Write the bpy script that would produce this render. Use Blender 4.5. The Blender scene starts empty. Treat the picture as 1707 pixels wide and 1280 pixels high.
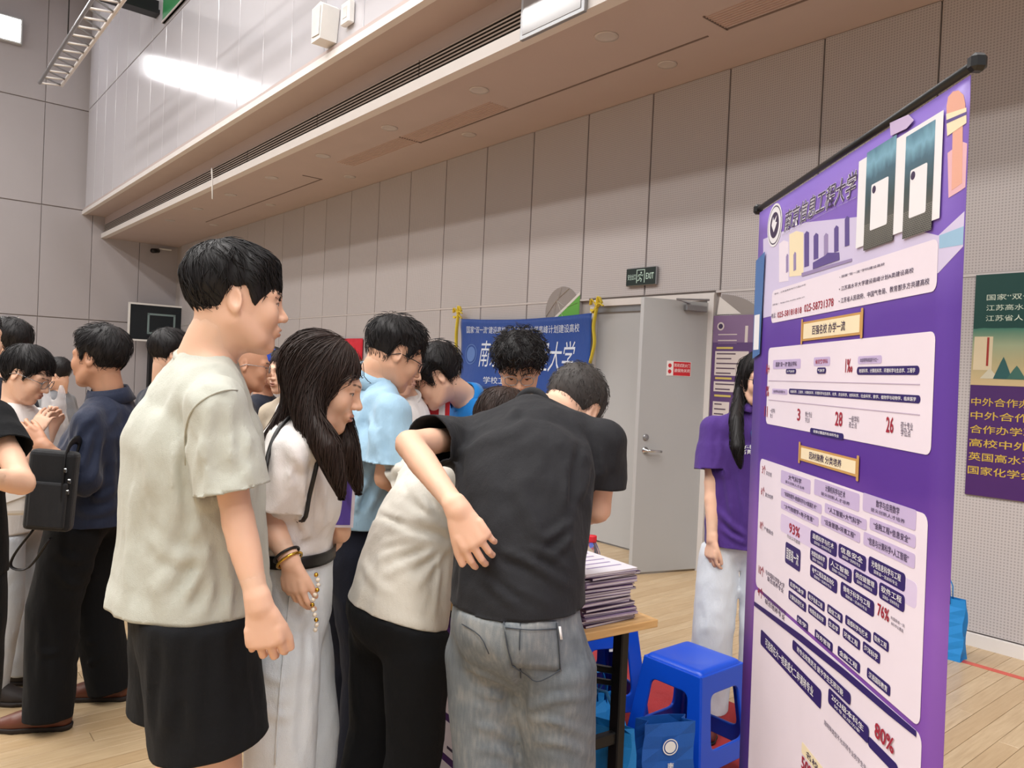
import bpy, math, random
import numpy as np
from mathutils import Matrix, Vector

# ------------------------------------------------------------------ camera
SC = bpy.context.scene
COL = SC.collection
F_PX, CX, CY = 1280.0, 853.5, 640.0
CAM_Z = 1.5
PITCH, ROLL = math.atan(16.6 / 1280.0), 0.045
_f = np.array([0, math.cos(PITCH), -math.sin(PITCH)])
_r0 = np.array([1.0, 0, 0]); _u0 = np.array([0, math.sin(PITCH), math.cos(PITCH)])
_r = _r0 * math.cos(ROLL) + _u0 * math.sin(ROLL)
_u = -_r0 * math.sin(ROLL) + _u0 * math.cos(ROLL)
CAM = np.array([0, 0, CAM_Z])

def ray(x, y):
    return _f + _r * ((x - CX) / F_PX) - _u * ((y - CY) / F_PX)

def px(x, y, depth):
    """a point of the place: the direction it is seen in and its distance in metres along the floor"""
    d = ray(x, y)
    return CAM + d * (depth / d[1])

def to_px(p):
    q = np.asarray(p, float) - CAM
    z = q @ _f
    return CX + F_PX * (q @ _r) / z, CY - F_PX * (q @ _u) / z

def build_camera():
    cd = bpy.data.cameras.new('camera'); cd.sensor_width = 36.0; cd.lens = 36.0 * F_PX / 1707.0
    cd.clip_start = 0.05; cd.clip_end = 200
    o = bpy.data.objects.new('camera', cd); COL.objects.link(o)
    m = Matrix(((_r[0], _u[0], -_f[0], CAM[0]), (_r[1], _u[1], -_f[1], CAM[1]), (_r[2], _u[2], -_f[2], CAM[2]), (0, 0, 0, 1)))
    o.matrix_world = m
    SC.camera = o
build_camera()
SC.view_settings.view_transform = 'Standard'
SC.view_settings.look = 'None'
SC.view_settings.exposure = -0.12
SC.view_settings.gamma = 1.0
SC.view_settings.use_curve_mapping = False

W = bpy.data.worlds.new('world'); SC.world = W; W.use_nodes = True
W.node_tree.nodes['Background'].inputs[0].default_value = (0.95, 0.97, 1.0, 1)
W.node_tree.nodes['Background'].inputs[1].default_value = 0.45

LAMP_POWER = 150.0      # each ceiling lamp of the hall
WALL_LAMP = 26.0        # emission of the lamps high on the end wall
random.seed(7); RNG = np.random.default_rng(7)

# the hall's own frame: a = to the right along the long wall, b = into that wall (the room is b < 0)
HO = np.array([2.86, 4.54, 0.0])
EA = np.array([0.6402, -0.7682, 0.0]); EB = np.array([0.7682, 0.6402, 0.0])
HYAW = math.atan2(EA[1], EA[0])
def H(a, b, z=0.0):
    return HO + EA * a + EB * b + np.array([0, 0, z])
A_END = -16.3           # the end wall with the hoop

# ------------------------------------------------------------------ mesh tools
class MB:
    """collects shapes for ONE mesh"""
    def __init__(s): s.v = []; s.f = []
    def add(s, v, f):
        n = len(s.v); s.v += [tuple(map(float, q)) for q in v]; s.f += [tuple(i + n for i in q) for q in f]; return s
    def box(s, c, size, R=None, bev=0.0):
        x, y, z = [q / 2.0 for q in size]
        if bev > 0:
            b = min(bev, x * .95, y * .95, z * .95)
            pts = []
            for sx in (-1, 1):
                for sy in (-1, 1):
                    for sz in (-1, 1):
                        pts += [(sx * x, sy * (y - b), sz * (z - b)), (sx * (x - b), sy * y, sz * (z - b)), (sx * (x - b), sy * (y - b), sz * z)]
            def I(sx, sy, sz, k): return (((sx > 0) * 2 + (sy > 0)) * 2 + (sz > 0)) * 3 + k
            F = []
            for sg in (-1, 1):
                F.append([I(sg, -1, -1, 0), I(sg, 1, -1, 0), I(sg, 1, 1, 0), I(sg, -1, 1, 0)][::sg])
                F.append([I(-1, sg, -1, 1), I(-1, sg, 1, 1), I(1, sg, 1, 1), I(1, sg, -1, 1)][::sg])
                F.append([I(-1, -1, sg, 2), I(1, -1, sg, 2), I(1, 1, sg, 2), I(-1, 1, sg, 2)][::sg])
            for a in (-1, 1):
                for b2 in (-1, 1):
                    g = a * b2
                    F.append([I(a, b2, -1, 0), I(a, b2, -1, 1), I(a, b2, 1, 1), I(a, b2, 1, 0)][::g])
                    F.append([I(a, -1, b2, 0), I(a, 1, b2, 0), I(a, 1, b2, 2), I(a, -1, b2, 2)][::g])
                    F.append([I(-1, a, b2, 1), I(-1, a, b2, 2), I(1, a, b2, 2), I(1, a, b2, 1)][::g])
                    for c2 in (-1, 1):
                        F.append([I(a, b2, c2, 0), I(a, b2, c2, 1), I(a, b2, c2, 2)][::a * b2 * c2])
        else:
            pts = [(sx * x, sy * y, sz * z) for sx in (-1, 1) for sy in (-1, 1) for sz in (-1, 1)]
            F = [(0, 1, 3, 2), (4, 6, 7, 5), (0, 4, 5, 1), (2, 3, 7, 6), (0, 2, 6, 4), (1, 5, 7, 3)]
        P = np.array(pts)
        if R is not None: P = P @ np.asarray(R).T
        return s.add(P + np.asarray(c), F)
    def tube(s, pts, rad, seg=8, caps=True, flat=None, closed=False):
        P = np.array(pts, float); n = len(P)
        rad = np.full(n, rad) if np.isscalar(rad) else np.asarray(rad, float)
        T = np.gradient(P, axis=0)
        if closed: T = np.roll(P, -1, 0) - np.roll(P, 1, 0)
        T /= np.linalg.norm(T, axis=1)[:, None] + 1e-12
        up = np.array([0, 0, 1.0]) if abs(T[0][2]) < .9 else np.array([1.0, 0, 0])
        N = np.cross(up, T[0]); N /= np.linalg.norm(N)
        V = []
        for i in range(n):
            N = N - T[i] * (N @ T[i]); N /= np.linalg.norm(N) + 1e-12
            B = np.cross(T[i], N)
            for k in range(seg):
                a = 2 * math.pi * k / seg
                V.append(P[i] + rad[i] * (N * math.cos(a) + B * math.sin(a) * (flat or 1.0)))
        Fc = []
        for i in range(n if closed else n - 1):
            j = (i + 1) % n
            for k in range(seg):
                k2 = (k + 1) % seg
                Fc.append((i * seg + k, i * seg + k2, j * seg + k2, j * seg + k))
        if caps and not closed:
            Fc.append(tuple(range(seg))[::-1]); Fc.append(tuple((n - 1) * seg + k for k in range(seg)))
        return s.add(V, Fc)
    def lathe(s, prof, c=(0, 0, 0), seg=24, R=None):
        V = []; Fc = []
        n = len(prof)
        for r, z in prof:
            for k in range(seg):
                a = 2 * math.pi * k / seg; V.append((r * math.cos(a), r * math.sin(a), z))
        for i in range(n - 1):
            for k in range(seg):
                k2 = (k + 1) % seg
                Fc.append((i * seg + k, i * seg + k2, (i + 1) * seg + k2, (i + 1) * seg + k))
        Fc.append(tuple(range(seg))[::-1]); Fc.append(tuple((n - 1) * seg + k for k in range(seg)))
        P = np.array(V)
        if R is not None: P = P @ np.asarray(R).T
        return s.add(P + np.asarray(c), Fc)
    def prism(s, poly, y0, y1, R=None, c=(0, 0, 0)):
        """polygon in x,z (counter-clockwise from the -y side) extruded along y"""
        n = len(poly)
        V = [(x, y0, z) for x, z in poly] + [(x, y1, z) for x, z in poly]
        Fc = [tuple(range(n)), tuple(range(2 * n - 1, n - 1, -1))]
        for i in range(n):
            j = (i + 1) % n; Fc.append((i, i + n, j + n, j))
        P = np.array(V)
        if R is not None: P = P @ np.asarray(R).T
        return s.add(P + np.asarray(c), Fc)
    def grid(s, G):
        """G: n x m x 3 points"""
        n, m = G.shape[:2]
        return s.add(G.reshape(-1, 3), [(i * m + j, (i + 1) * m + j, (i + 1) * m + j + 1, i * m + j + 1) for i in range(n - 1) for j in range(m - 1)])
    def mesh(s, name, smooth=False):
        me = bpy.data.meshes.new(name); me.from_pydata(s.v, [], s.f)
        if smooth: me.polygons.foreach_set('use_smooth', [True] * len(me.polygons))
        me.update(); return me
    def build(s, name, m, parent=None, smooth=False, loc=None, rot=None):
        return obj(name, s.mesh(name, smooth), m, parent, loc, rot)

def obj(name, me, m, parent=None, loc=None, rot=None):
    if m is not None and len(me.materials) == 0: me.materials.append(m)
    o = bpy.data.objects.new(name, me); COL.objects.link(o)
    if parent is not None: o.parent = parent
    if loc is not None: o.location = loc
    if rot is not None: o.rotation_euler = rot
    return o

def tag(o, label=None, cat=None, group=None, kind=None):
    if label: o['label'] = label
    if cat: o['category'] = cat
    if group: o['group'] = group
    if kind: o['kind'] = kind
    return o

def thing(name, label, cat, loc=(0, 0, 0), rz=0.0, group=None):
    o = bpy.data.objects.new(name, None); COL.objects.link(o)
    o.empty_display_size = .05
    o.location = loc; o.rotation_euler = (0, 0, rz)
    return tag(o, label, cat, group)

def bevel(o, w=.004, seg=2):
    md = o.modifiers.new('bevel', 'BEVEL'); md.width = w; md.segments = seg; md.limit_method = 'ANGLE'; md.angle_limit = .6
    return o
def solid(o, t, off=0):
    md = o.modifiers.new('thickness', 'SOLIDIFY'); md.thickness = t; md.offset = off
    return o
def subsurf(o, n=1):
    md = o.modifiers.new('smooth', 'SUBSURF'); md.levels = n; md.render_levels = n
    return o

def rotz(a):
    c, s = math.cos(a), math.sin(a); return np.array([[c, -s, 0], [s, c, 0], [0, 0, 1.0]])
def rotx(a):
    c, s = math.cos(a), math.sin(a); return np.array([[1.0, 0, 0], [0, c, -s], [0, s, c]])
def roty(a):
    c, s = math.cos(a), math.sin(a); return np.array([[c, 0, s], [0, 1.0, 0], [-s, 0, c]])
def unit(v):
    v = np.asarray(v, float); return v / (np.linalg.norm(v) + 1e-12)

# ------------------------------------------------------------------ materials
def srgb(r, g, b):
    f = lambda c: c / 12.92 if c <= .04045 else ((c + .055) / 1.055) ** 2.4
    return (f(r / 255.), f(g / 255.), f(b / 255.), 1)

class N:
    """small node helper"""
    def __init__(s, name):
        s.m = bpy.data.materials.new(name); s.m.use_nodes = True
        s.t = s.m.node_tree; s.p = s.t.nodes['Principled BSDF']
    def n(s, typ, **kw):
        q = s.t.nodes.new(typ)
        for k, v in kw.items(): setattr(q, k, v)
        return q
    def l(s, a, b): s.t.links.new(a, b)
    def math(s, op, a, b=None, c=None):
        q = s.n('ShaderNodeMath', operation=op)
        for i, v in enumerate((a, b, c)):
            if v is None: continue
            if hasattr(v, 'default_value'): s.l(v, q.inputs[i])
            else: q.inputs[i].default_value = v
        return q.outputs[0]
    def mix(s, fac, a, b, blend='MIX'):
        q = s.n('ShaderNodeMix', data_type='RGBA', blend_type=blend)
        for sock, v in ((q.inputs[0], fac), (q.inputs[6], a), (q.inputs[7], b)):
            if hasattr(v, 'default_value'): s.l(v, sock)
            else: sock.default_value = v
        return q.outputs[2]
    def coord(s, out='Object', scale=(1, 1, 1)):
        tc = s.n('ShaderNodeTexCoord'); mp = s.n('ShaderNodeMapping'); mp.inputs['Scale'].default_value = scale
        s.l(tc.outputs[out], mp.inputs[0]); return mp.outputs[0]
    def noise(s, vec, scale=5, detail=4, rough=.5):
        q = s.n('ShaderNodeTexNoise'); q.inputs['Scale'].default_value = scale; q.inputs['Detail'].default_value = detail
        q.inputs['Roughness'].default_value = rough; s.l(vec, q.inputs['Vector']); return q.outputs[0]
    def ramp(s, fac, stops):
        q = s.n('ShaderNodeValToRGB'); e = q.color_ramp.elements
        while len(e) < len(stops): e.new(.5)
        for i, (p, c) in enumerate(stops): e[i].position = p; e[i].color = c
        s.l(fac, q.inputs[0]); return q.outputs[0]
    def bump(s, h, strength=.3, dist=.01):
        q = s.n('ShaderNodeBump'); q.inputs['Strength'].default_value = strength; q.inputs['Distance'].default_value = dist
        s.l(h, q.inputs['Height']); s.l(q.outputs[0], s.p.inputs['Normal'])
    def base(s, c):
        if hasattr(c, 'default_value'): s.l(c, s.p.inputs['Base Color'])
        else: s.p.inputs['Base Color'].default_value = c
    def set(s, **kw):
        for k, v in kw.items(): s.p.inputs[k.replace('_', ' ')].default_value = v
        return s

def scale_c(c, k): return (min(c[0] * k, 1), min(c[1] * k, 1), min(c[2] * k, 1), 1)

def plain(name, c, rough=.5, var=.12, vs=14, metallic=0.0, bump=0.0, bs=60, spec=.5, stretch=(1, 1, 1)):
    m = N(name); v = m.coord('Object', stretch)
    f = m.noise(v, vs, 4)
    m.base(m.mix(f, scale_c(c, 1 - var), scale_c(c, 1 + var)))
    m.set(Roughness=rough, Metallic=metallic); m.p.inputs['Specular IOR Level'].default_value = spec
    if bump: m.bump(m.noise(v, bs, 3), bump, .004)
    return m.m

def fabric(name, c, rough=.85, var=.1, weave=700, wb=.12, sheen=.15, fold=.25):
    m = N(name); v = m.coord('Object')
    big = m.noise(v, 6, 3)
    m.base(m.mix(big, scale_c(c, 1 - var), scale_c(c, 1 + var)))
    m.set(Roughness=rough); m.p.inputs['Specular IOR Level'].default_value = .25
    m.p.inputs['Sheen Weight'].default_value = sheen
    a = m.noise(v, weave, 2); b = m.noise(m.coord('Object', (1, 1, .45)), 16, 4, .55)
    m.bump(m.math('ADD', m.math('MULTIPLY', a, wb), m.math('MULTIPLY', b, fold * 4)), .55, .014)
    return m.m

def printed(name, c, rough=.45):
    m = N(name); v = m.coord('Object')
    m.base(m.mix(m.noise(v, 9, 2), scale_c(c, .95), scale_c(c, 1.05))); m.set(Roughness=rough)
    return m.m

def glow(name, c, s):
    m = N(name); m.base(c); m.p.inputs['Emission Color'].default_value = c
    # the lit face of a lamp, a little uneven
    f = m.noise(m.coord('Object'), 3, 2)
    m.l(m.math('MULTIPLY', m.math('ADD', f, .5), s), m.p.inputs['Emission Strength'])
    return m.m

# ------------------------------------------------------------------ lettering
_txt = {}
def text_mesh(s, name='lettering', bold=0.0, shear=0.0, spacing=1.0):
    """a flat mesh of the words, x from 0 to 1 and y from 0 to 1 over its own box; also width/height"""
    k = (s, bold, shear, spacing)
    if k in _txt: return _txt[k]
    cu = bpy.data.curves.new('words', 'FONT'); cu.body = s; cu.size = 1.0; cu.offset = bold; cu.shear = shear; cu.resolution_u = 2
    cu.space_character = spacing
    o = bpy.data.objects.new('words', cu); COL.objects.link(o)
    dg = bpy.context.evaluated_depsgraph_get(); dg.update()
    me = bpy.data.meshes.new_from_object(o.evaluated_get(dg))
    n = len(me.vertices); co = np.zeros(n * 3); me.vertices.foreach_get('co', co); co = co.reshape(-1, 3)
    F = [tuple(p.vertices) for p in me.polygons]
    bpy.data.objects.remove(o); bpy.data.curves.remove(cu); bpy.data.meshes.remove(me)
    if n == 0: _txt[k] = (np.zeros((0, 3)), [], 1); return _txt[k]
    lo, hi = co.min(0), co.max(0); w, h = max(hi[0] - lo[0], 1e-6), max(hi[1] - lo[1], 1e-6)
    Q = (co - lo) / np.array([w, h, 1.0]); Q[:, 2] = 0
    _txt[k] = (Q, F, w / h)
    return _txt[k]

# ================================================================== THE HALL
def panel_mat(name, c, rough, dots=True, spec=.5, pitch=.018):
    m = N(name); v = m.coord('Object')
    f = m.noise(v, 1.6, 3)
    oi = m.n('ShaderNodeObjectInfo')
    k = m.math('ADD', m.math('MULTIPLY', oi.outputs['Random'], .5), m.math('MULTIPLY', f, .5))
    col = m.mix(k, scale_c(c, .94), scale_c(c, 1.06))
    if dots:
        sx = m.n('ShaderNodeSeparateXYZ'); m.l(v, sx.inputs[0])
        def cell(s):
            return m.math('SUBTRACT', m.math('FRACT', m.math('DIVIDE', s, pitch)), .5)
        a, b = cell(sx.outputs[0]), cell(sx.outputs[2])
        r2 = m.math('ADD', m.math('MULTIPLY', a, a), m.math('MULTIPLY', b, b))
        hole = m.math('LESS_THAN', r2, .085)
        col = m.mix(m.math('MULTIPLY', hole, .40), col, scale_c(c, .25))
        m.bump(m.math('SUBTRACT', 1.0, hole), .25, .002)
    else:
        m.bump(m.noise(m.coord('Object', (1, 1, .05)), 30, 3), .05, .003)
    m.base(col); m.set(Roughness=rough); m.p.inputs['Specular IOR Level'].default_value = spec
    return m.m

M = {}
M['wall'] = panel_mat('perforated_wall_panel', srgb(185, 178, 177), .5)
M['wall_end'] = panel_mat('end_wall_panel', srgb(174, 168, 170), .42, dots=False)
M['wall_gloss'] = panel_mat('glossy_wall_panel', srgb(196, 193, 198), .13, dots=False, spec=.8)
M['joint'] = plain('wall_joint', srgb(170, 160, 154), .5, .1)
M['trim'] = plain('aluminium_trim', srgb(206, 198, 194), .35, .06, metallic=.3)
M['soffit'] = plain('soffit_plaster', srgb(188, 172, 168), .6, .05, 2)
M['white_paint'] = plain('white_paint', srgb(222, 216, 212), .5, .04, 5)
M['metal_grey'] = plain('grey_metal', srgb(150, 150, 152), .35, .06, metallic=.7)
M['metal_dark'] = plain('black_steel', srgb(22, 22, 25), .45, .15, metallic=.3)
M['chrome'] = plain('brushed_chrome', srgb(200, 200, 200), .22, .04, metallic=1.0)
M['black'] = plain('black_plastic', srgb(16, 16, 18), .4, .1)
M['white_plastic'] = plain('white_plastic', srgb(228, 226, 222), .4, .04)

def hbox(mb, a0, a1, b0, b1, z0, z1, bev=0):
    return mb.box(((a0 + a1) / 2, (b0 + b1) / 2, (z0 + z1) / 2), (abs(a1 - a0), abs(b1 - b0), abs(z1 - z0)), bev=bev)
def hall_obj(name, mb, m, parent=None, smooth=False):
    """mesh laid out in hall coordinates (a,b,z)"""
    o = mb.build(name, m, parent, smooth)
    if parent is None: o.location = HO; o.rotation_euler = (0, 0, HYAW)
    return o

def S(name, mb, m, label=None):
    o = hall_obj(name, mb, m); o['kind'] = 'structure'
    if label: o['label'] = label
    return o

# ---- floor: sub-floor and maple planks
def floor_mat():
    m = N('maple_plank'); v = m.coord('Object')
    oi = m.n('ShaderNodeObjectInfo'); ge = m.n('ShaderNodeNewGeometry')
    r = m.math('FRACT', m.math('ADD', oi.outputs['Random'], ge.outputs['Random Per Island']))
    off = m.n('ShaderNodeVectorMath', operation='ADD'); m.l(v, off.inputs[0])
    cx = m.n('ShaderNodeCombineXYZ'); m.l(m.math('MULTIPLY', r, 37.0), cx.inputs[0]); m.l(cx.outputs[0], off.inputs[1])
    mp = m.n('ShaderNodeMapping'); mp.inputs['Scale'].default_value = (22, 1.6, 5); m.l(off.outputs[0], mp.inputs[0])
    g = m.noise(mp.outputs[0], 3, 5, .6)
    a = m.ramp(g, [(.3, srgb(174, 148, 114)), (.55, srgb(192, 168, 134)), (.8, srgb(204, 183, 150))])
    m.base(m.mix(m.math('MULTIPLY', r, .5), a, srgb(168, 138, 100)))
    m.set(Roughness=.3); m.bump(g, .04, .002)
    return m.m
M['floor'] = floor_mat()
fb = S('floor', hbox(MB(), -16.6, 12.2, -14, 2.2, -.12, -.012), plain('sub_floor', srgb(120, 92, 62), .7), 'light maple sports floor of narrow planks')
PW, PL = .085, 1.5
pm = MB().box((0, 0, -.006), (PW - .0016, PL - .0016, .012), bev=.0012).mesh('plank')
pm.materials.append(M['floor'])
spots = []
for i in range(int(28.4 / PW)):
    a = -16.5 + (i + .5) * PW
    o0 = (i * .618 % 1) * PL
    for j in range(12):
        b = -14.2 + o0 + (j + .5) * PL
        if -14 < b - PL / 2 and b + PL / 2 < 2.1: spots.append((a, b))
        elif b - PL / 2 < 2.1 < b + PL / 2: spots.append((a, b))
def seen(a, b):
    best = None
    for t in (-.5, -.2, .1, .4):
        p = H(a, b + t * PL)
        if p[1] < .8: continue
        x, y = to_px(p)
        if (0 < x < 260 and 1080 < y < 1285) or (1055 < x < 1265 and 930 < y < 1285) or (1605 < x < 1710 and 1070 < y < 1285) or (955 < x < 1066 and 885 < y < 960):
            best = p[1] if best is None else min(best, p[1])
    return best
vis = sorted([(seen(a, b), a, b) for a, b in spots if seen(a, b) is not None])[:300]
near = {(a, b) for _, a, b in vis}
for _, a, b in vis:
    o = bpy.data.objects.new('plank', pm); COL.objects.link(o); o.parent = fb; o.location = (a, b, 0)
rest = MB()
for a, b in spots:
    if (a, b) not in near: rest.box((a, b, -.006), (PW - .0016, PL - .0016, .012))
ro = rest.build('planking', M['floor'], fb); ro['kind'] = 'stuff'
# painted court line near the right
cl = MB(); hbox(cl, -.6, 4.6, -.375, -.325, .0002, .0012)
cl.build('court_line', plain('red_court_line', srgb(196, 74, 58), .35), fb)

# ---- long wall
wb = S('wall_back', hbox(MB(), -16.3, -3.36, .034, .2, 0, 4.0), M['joint'], 'tall wall of beige perforated acoustic panels')
hbox_mb = MB(); hbox(hbox_mb, -2.02, 12.0, .034, .2, 0, 4.0); hbox_mb.build('backing', M['joint'], wb)
lm = MB(); hbox(lm, -3.36, -2.02, .034, .2, 2.2, 4.0); lm.build('backing', M['joint'], wb)
PP = .775
pan_hi = MB().box((0, 0, 0), (PP - .016, .034, 1.735), bev=.003).mesh('wall_panel'); pan_hi.materials.append(M['wall'])
pan_lo = MB().box((0, 0, 0), (PP - .016, .034, 2.13), bev=.003).mesh('wall_panel'); pan_lo.materials.append(M['wall'])
rail = MB().box((0, 0, 0), (.006, .02, 1.74)).mesh('joint_strip'); rail.materials.append(M['trim'])
jts = [-1.19 - PP * k for k in range(-16, 20)]
for a in jts:
    c = a + PP / 2
    for hi in (0, 1):
        if c < -16.2: continue
        if hi == 0 and -3.45 < c < -2.0: continue
        o = bpy.data.objects.new('wall_panel', pan_hi if hi else pan_lo); COL.objects.link(o); o.parent = wb
        o.location = (c, .017, 3.1 if hi else 1.148)
    o = bpy.data.objects.new('joint_strip', rail); COL.objects.link(o); o.parent = wb; o.location = (a + .003, .022, 3.1)
ft = MB(); hbox(ft, -4.29 + 0.0, -3.37, 0.0, .034, .083, 2.213)
tr = S('trim_1', hbox(MB(), -16.3, -3.4, -.004, .03, 2.214, 2.232), M['trim'], 'thin pale rail across the long wall')
tr2 = MB(); hbox(tr2, -2.0, 12.0, -.004, .03, 2.214, 2.232); tr2.build('rail', M['trim'], tr)
bs = S('baseboard_back', hbox(MB(), -16.3, -3.36, -.02, .034, 0, .075), M['white_paint'], 'low white skirting along the long wall')
b2 = MB(); hbox(b2, -2.0, 12.0, -.02, .034, 0, .075); b2.build('skirting_length', M['white_paint'], bs)

# ---- end wall with the hoop
we = S('wall_left', hbox(MB(), -16.5, -16.334, -14, .2, 0, 9.0), M['joint'], 'end wall of tall pale grey panels')
EP = .92
for z0, z1 in ((0.08, 2.22), (2.24, 4.46), (4.48, 6.5), (6.52, 8.98)):
    pmz = MB().box((0, 0, 0), (.034, EP - .010, z1 - z0), bev=.003).mesh('wall_panel'); pmz.materials.append(M['wall_end'])
    for k in range(15):
        o = bpy.data.objects.new('wall_panel', pmz); COL.objects.link(o); o.parent = we
        o.location = (-16.317, -.4 - EP * k + EP * .12, (z0 + z1) / 2)
bl = S('baseboard_left', hbox(MB(), -16.334, -16.29, -14, 0, 0, .075), M['white_paint'], 'low white skirting under the end wall')

# ---- soffit with grille, and the glossy wall above it
so = S('ceiling_soffit', hbox(MB(), -16.3, 12.0, -1.44, .2, 3.97, 4.42), M['soffit'], 'long pinkish plaster soffit over the wall')
mb = MB(); hbox(mb, -16.3, 12.0, -1.5, -1.40, 3.955, 4.05); mb.build('fascia_lip', M['white_paint'], so)
mb = MB(); hbox(mb, -16.3, 12.0, -1.86, -1.44, 4.40, 4.5); mb.build('recess_board', M['soffit'], so)
mb = MB(); hbox(mb, -16.28, 12.0, -1.446, -1.436, 4.05, 4.24); mb.build('grille_void', plain('grille_void', srgb(60, 54, 52), .8), so)
sl = MB().box((0, 0, 0), (2.0, .03, .011), R=rotx(.5)).mesh('grille_slat'); sl.materials.append(plain('grille_slat_metal', srgb(176, 164, 158), .4, .05, metallic=.2))
for k in range(13):
    for j in range(6):
        o = bpy.data.objects.new('grille_slat', sl); COL.objects.link(o); o.parent = so; o.location = (-15.28 + 2.02 * k, -1.462, 4.068 + j * .031)
# shallow slots and access hatches in the underside
for a0, a1 in ((-5.5, -1.75), (-1.6, 3.0), (-12.5, -7.9)):
    mb = MB(); hbox(mb, a0, a1, -.60, -.585, 3.964, 3.9705); mb.build('slot_line', plain('slot_shadow_gap', srgb(120, 104, 96), .7), so)
for a0 in (-5.5, -1.6, -7.9):
    mb = MB(); hbox(mb, a0, a0 + .012, -.86, -.58, 3.964, 3.9705); mb.build('hatch_edge', plain('hatch_edge_gap', srgb(110, 96, 90), .7), so)
hm = plain('vent_slat_soffit', srgb(190, 164, 154), .6)
vs_ = MB().box((0, 0, 0), (1.5, .008, .008)).mesh('vent_slat'); vs_.materials.append(hm)
for a0 in (-.85, 0.7, -4.7, -6.2):
    for j in range(8):
        o = bpy.data.objects.new('vent_slat', vs_); COL.objects.link(o); o.parent = so; o.location = (a0, -.84 + j * .03, 3.968)

wu = S('wall_upper', hbox(MB(), -16.3, 12.0, -1.8, -1.2, 4.5, 9.0), M['joint'], 'glossy pale panelled wall above the soffit')
for z0, z1 in ((4.46, 6.5), (6.52, 8.98)):
    pu = MB().box((0, 0, 0), (PP - .012, .04, z1 - z0), bev=.004).mesh('wall_panel'); pu.materials.append(M['wall_gloss'])
    for k in range(-16, 20):
        c = -1.05 - PP * k
        if c < -16.0: continue
        o = bpy.data.objects.new('wall_panel', pu); COL.objects.link(o); o.parent = wu; o.location = (c, -1.82, (z0 + z1) / 2)
t3 = S('trim_2', hbox(MB(), -16.3, 12.0, -1.872, -1.80, 4.385, 4.455), M['white_paint'], 'bright metal edge under the glossy upper wall')
ce = S('ceiling', hbox(MB(), -16.5, 12.2, -14, .2, 9.0, 9.2), plain('ceiling_grey', srgb(150, 150, 152), .8, .05), 'high plain hall ceiling')

# ---- doorway: one leaf shut, one standing open
M['door'] = plain('grey_door_paint', srgb(172, 172, 172), .38, .03, 3)
M['frame'] = plain('door_frame_paint', srgb(212, 206, 202), .4, .04)
dr = S('door_1', hbox(MB(), -3.31, -2.70, .03, .075, .015, 2.14, .002), M['door'], 'closed grey leaf of the double door')
mb = MB(); hbox(mb, -2.705, -2.69, .028, .06, .015, 2.14); mb.build('meeting_edge', M['metal_grey'], dr)
fr = S('trim_3', hbox(MB(), -3.37, -3.31, -.015, .2, 0, 2.2), M['frame'], 'pale painted frame of the double door')
for q in ((-2.065, -2.005, -.02, .2, 0, 2.2), (-3.37, -2.005, -.015, .2, 2.155, 2.215)):
    mb = MB(); hbox(mb, *q); mb.build('frame_member', M['frame'], fr)
mb = MB(); hbox(mb, -3.30, -2.07, .01, .2, 2.10, 2.155); mb.build('head_stop', M['metal_grey'], fr)
pd = S('wall_passage', hbox(MB(), -3.6, -1.8, 1.6, 1.7, 0, 2.6), plain('passage_paint', srgb(150, 148, 146), .7), 'dim wall of the passage beyond the door')
d2 = S('door_2', MB().box((-.30, .0, 1.075), (.60, .045, 2.12), bev=.002), M['door'], 'grey door leaf standing open with lever handle')
d2.location = H(-2.075, -.01); d2.rotation_euler = (0, 0, HYAW + math.radians(73))
mb = MB(); mb.lathe([(.0, 0), (.024, 0), (.026, .006), (.018, .012), (0, .012)], (0, 0, 0), 20, rotx(math.pi / 2)); mb.lathe([(.005, .012), (.005, .014), (0, .0145)], (0, 0, 0), 10, rotx(math.pi / 2))
lk = mb.build('lock_cylinder', M['metal_grey'], d2, True, (-.53, -.0225, 1.06))
mb = MB(); mb.lathe([(0, 0), (.026, 0), (.027, .008), (.012, .012), (.011, .045), (0, .046)], (0, 0, 0), 20, rotx(math.pi / 2))
mb.tube([(0, -.042, 0), (.02, -.048, 0), (.07, -.048, -.002), (.125, -.044, -.006)], [.011, .0115, .0105, .009], 10)
hd = mb.build('lever_handle', M['chrome'], d2, True, (-.53, -.0225, .96))
mb = MB(); mb.box((-.14, -.045, 2.08), (.2, .045, .05), bev=.006); mb.tube([(-.2, -.05, 2.11), (-.36, -.1, 2.13), (-.1, -.16, 2.14)], .008, 6)
mb.build('door_closer', M['metal_grey'], d2)
pl = MB().box((0, 0, 0), (.225, .002, .115), bev=.0005).build('door_plate', printed('plate_white', srgb(230, 224, 222)), d2, False, (-.255, -.0242, 1.60))
def flat_text(parent, s, x0, x1, z0, z1, y, m, name='lettering', face=-1, bold=0.0, shear=0.0, spacing=1.0):
    """words lying on a plane y = const of the parent; face -1 reads from -y, +1 reads from +y"""
    Q, Fc, asp = text_mesh(s, name, bold, shear, spacing)
    if not len(Q): return None
    V = np.zeros_like(Q); V[:, 0] = (x0 + Q[:, 0] * (x1 - x0)) if face < 0 else (x1 - Q[:, 0] * (x1 - x0))
    V[:, 1] = y; V[:, 2] = z0 + Q[:, 1] * (z1 - z0)
    mb = MB(); mb.add(V, Fc)
    return mb.build(name, m, parent)
M['red_print'] = printed('red_print', srgb(196, 36, 46)); M['white_print'] = printed('white_print', srgb(236, 234, 232))
MB().box((0, 0, 0), (.16, .0006, .108)).build('red_field', M['red_print'], pl, False, (.028, -.0015, 0))
flat_text(pl, '常闭式防火门', -.045, .1, .012, .04, -.0022, M['white_print'])
flat_text(pl, '请保持关闭', -.045, .1, -.028, .0, -.0022, M['white_print'])
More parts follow.
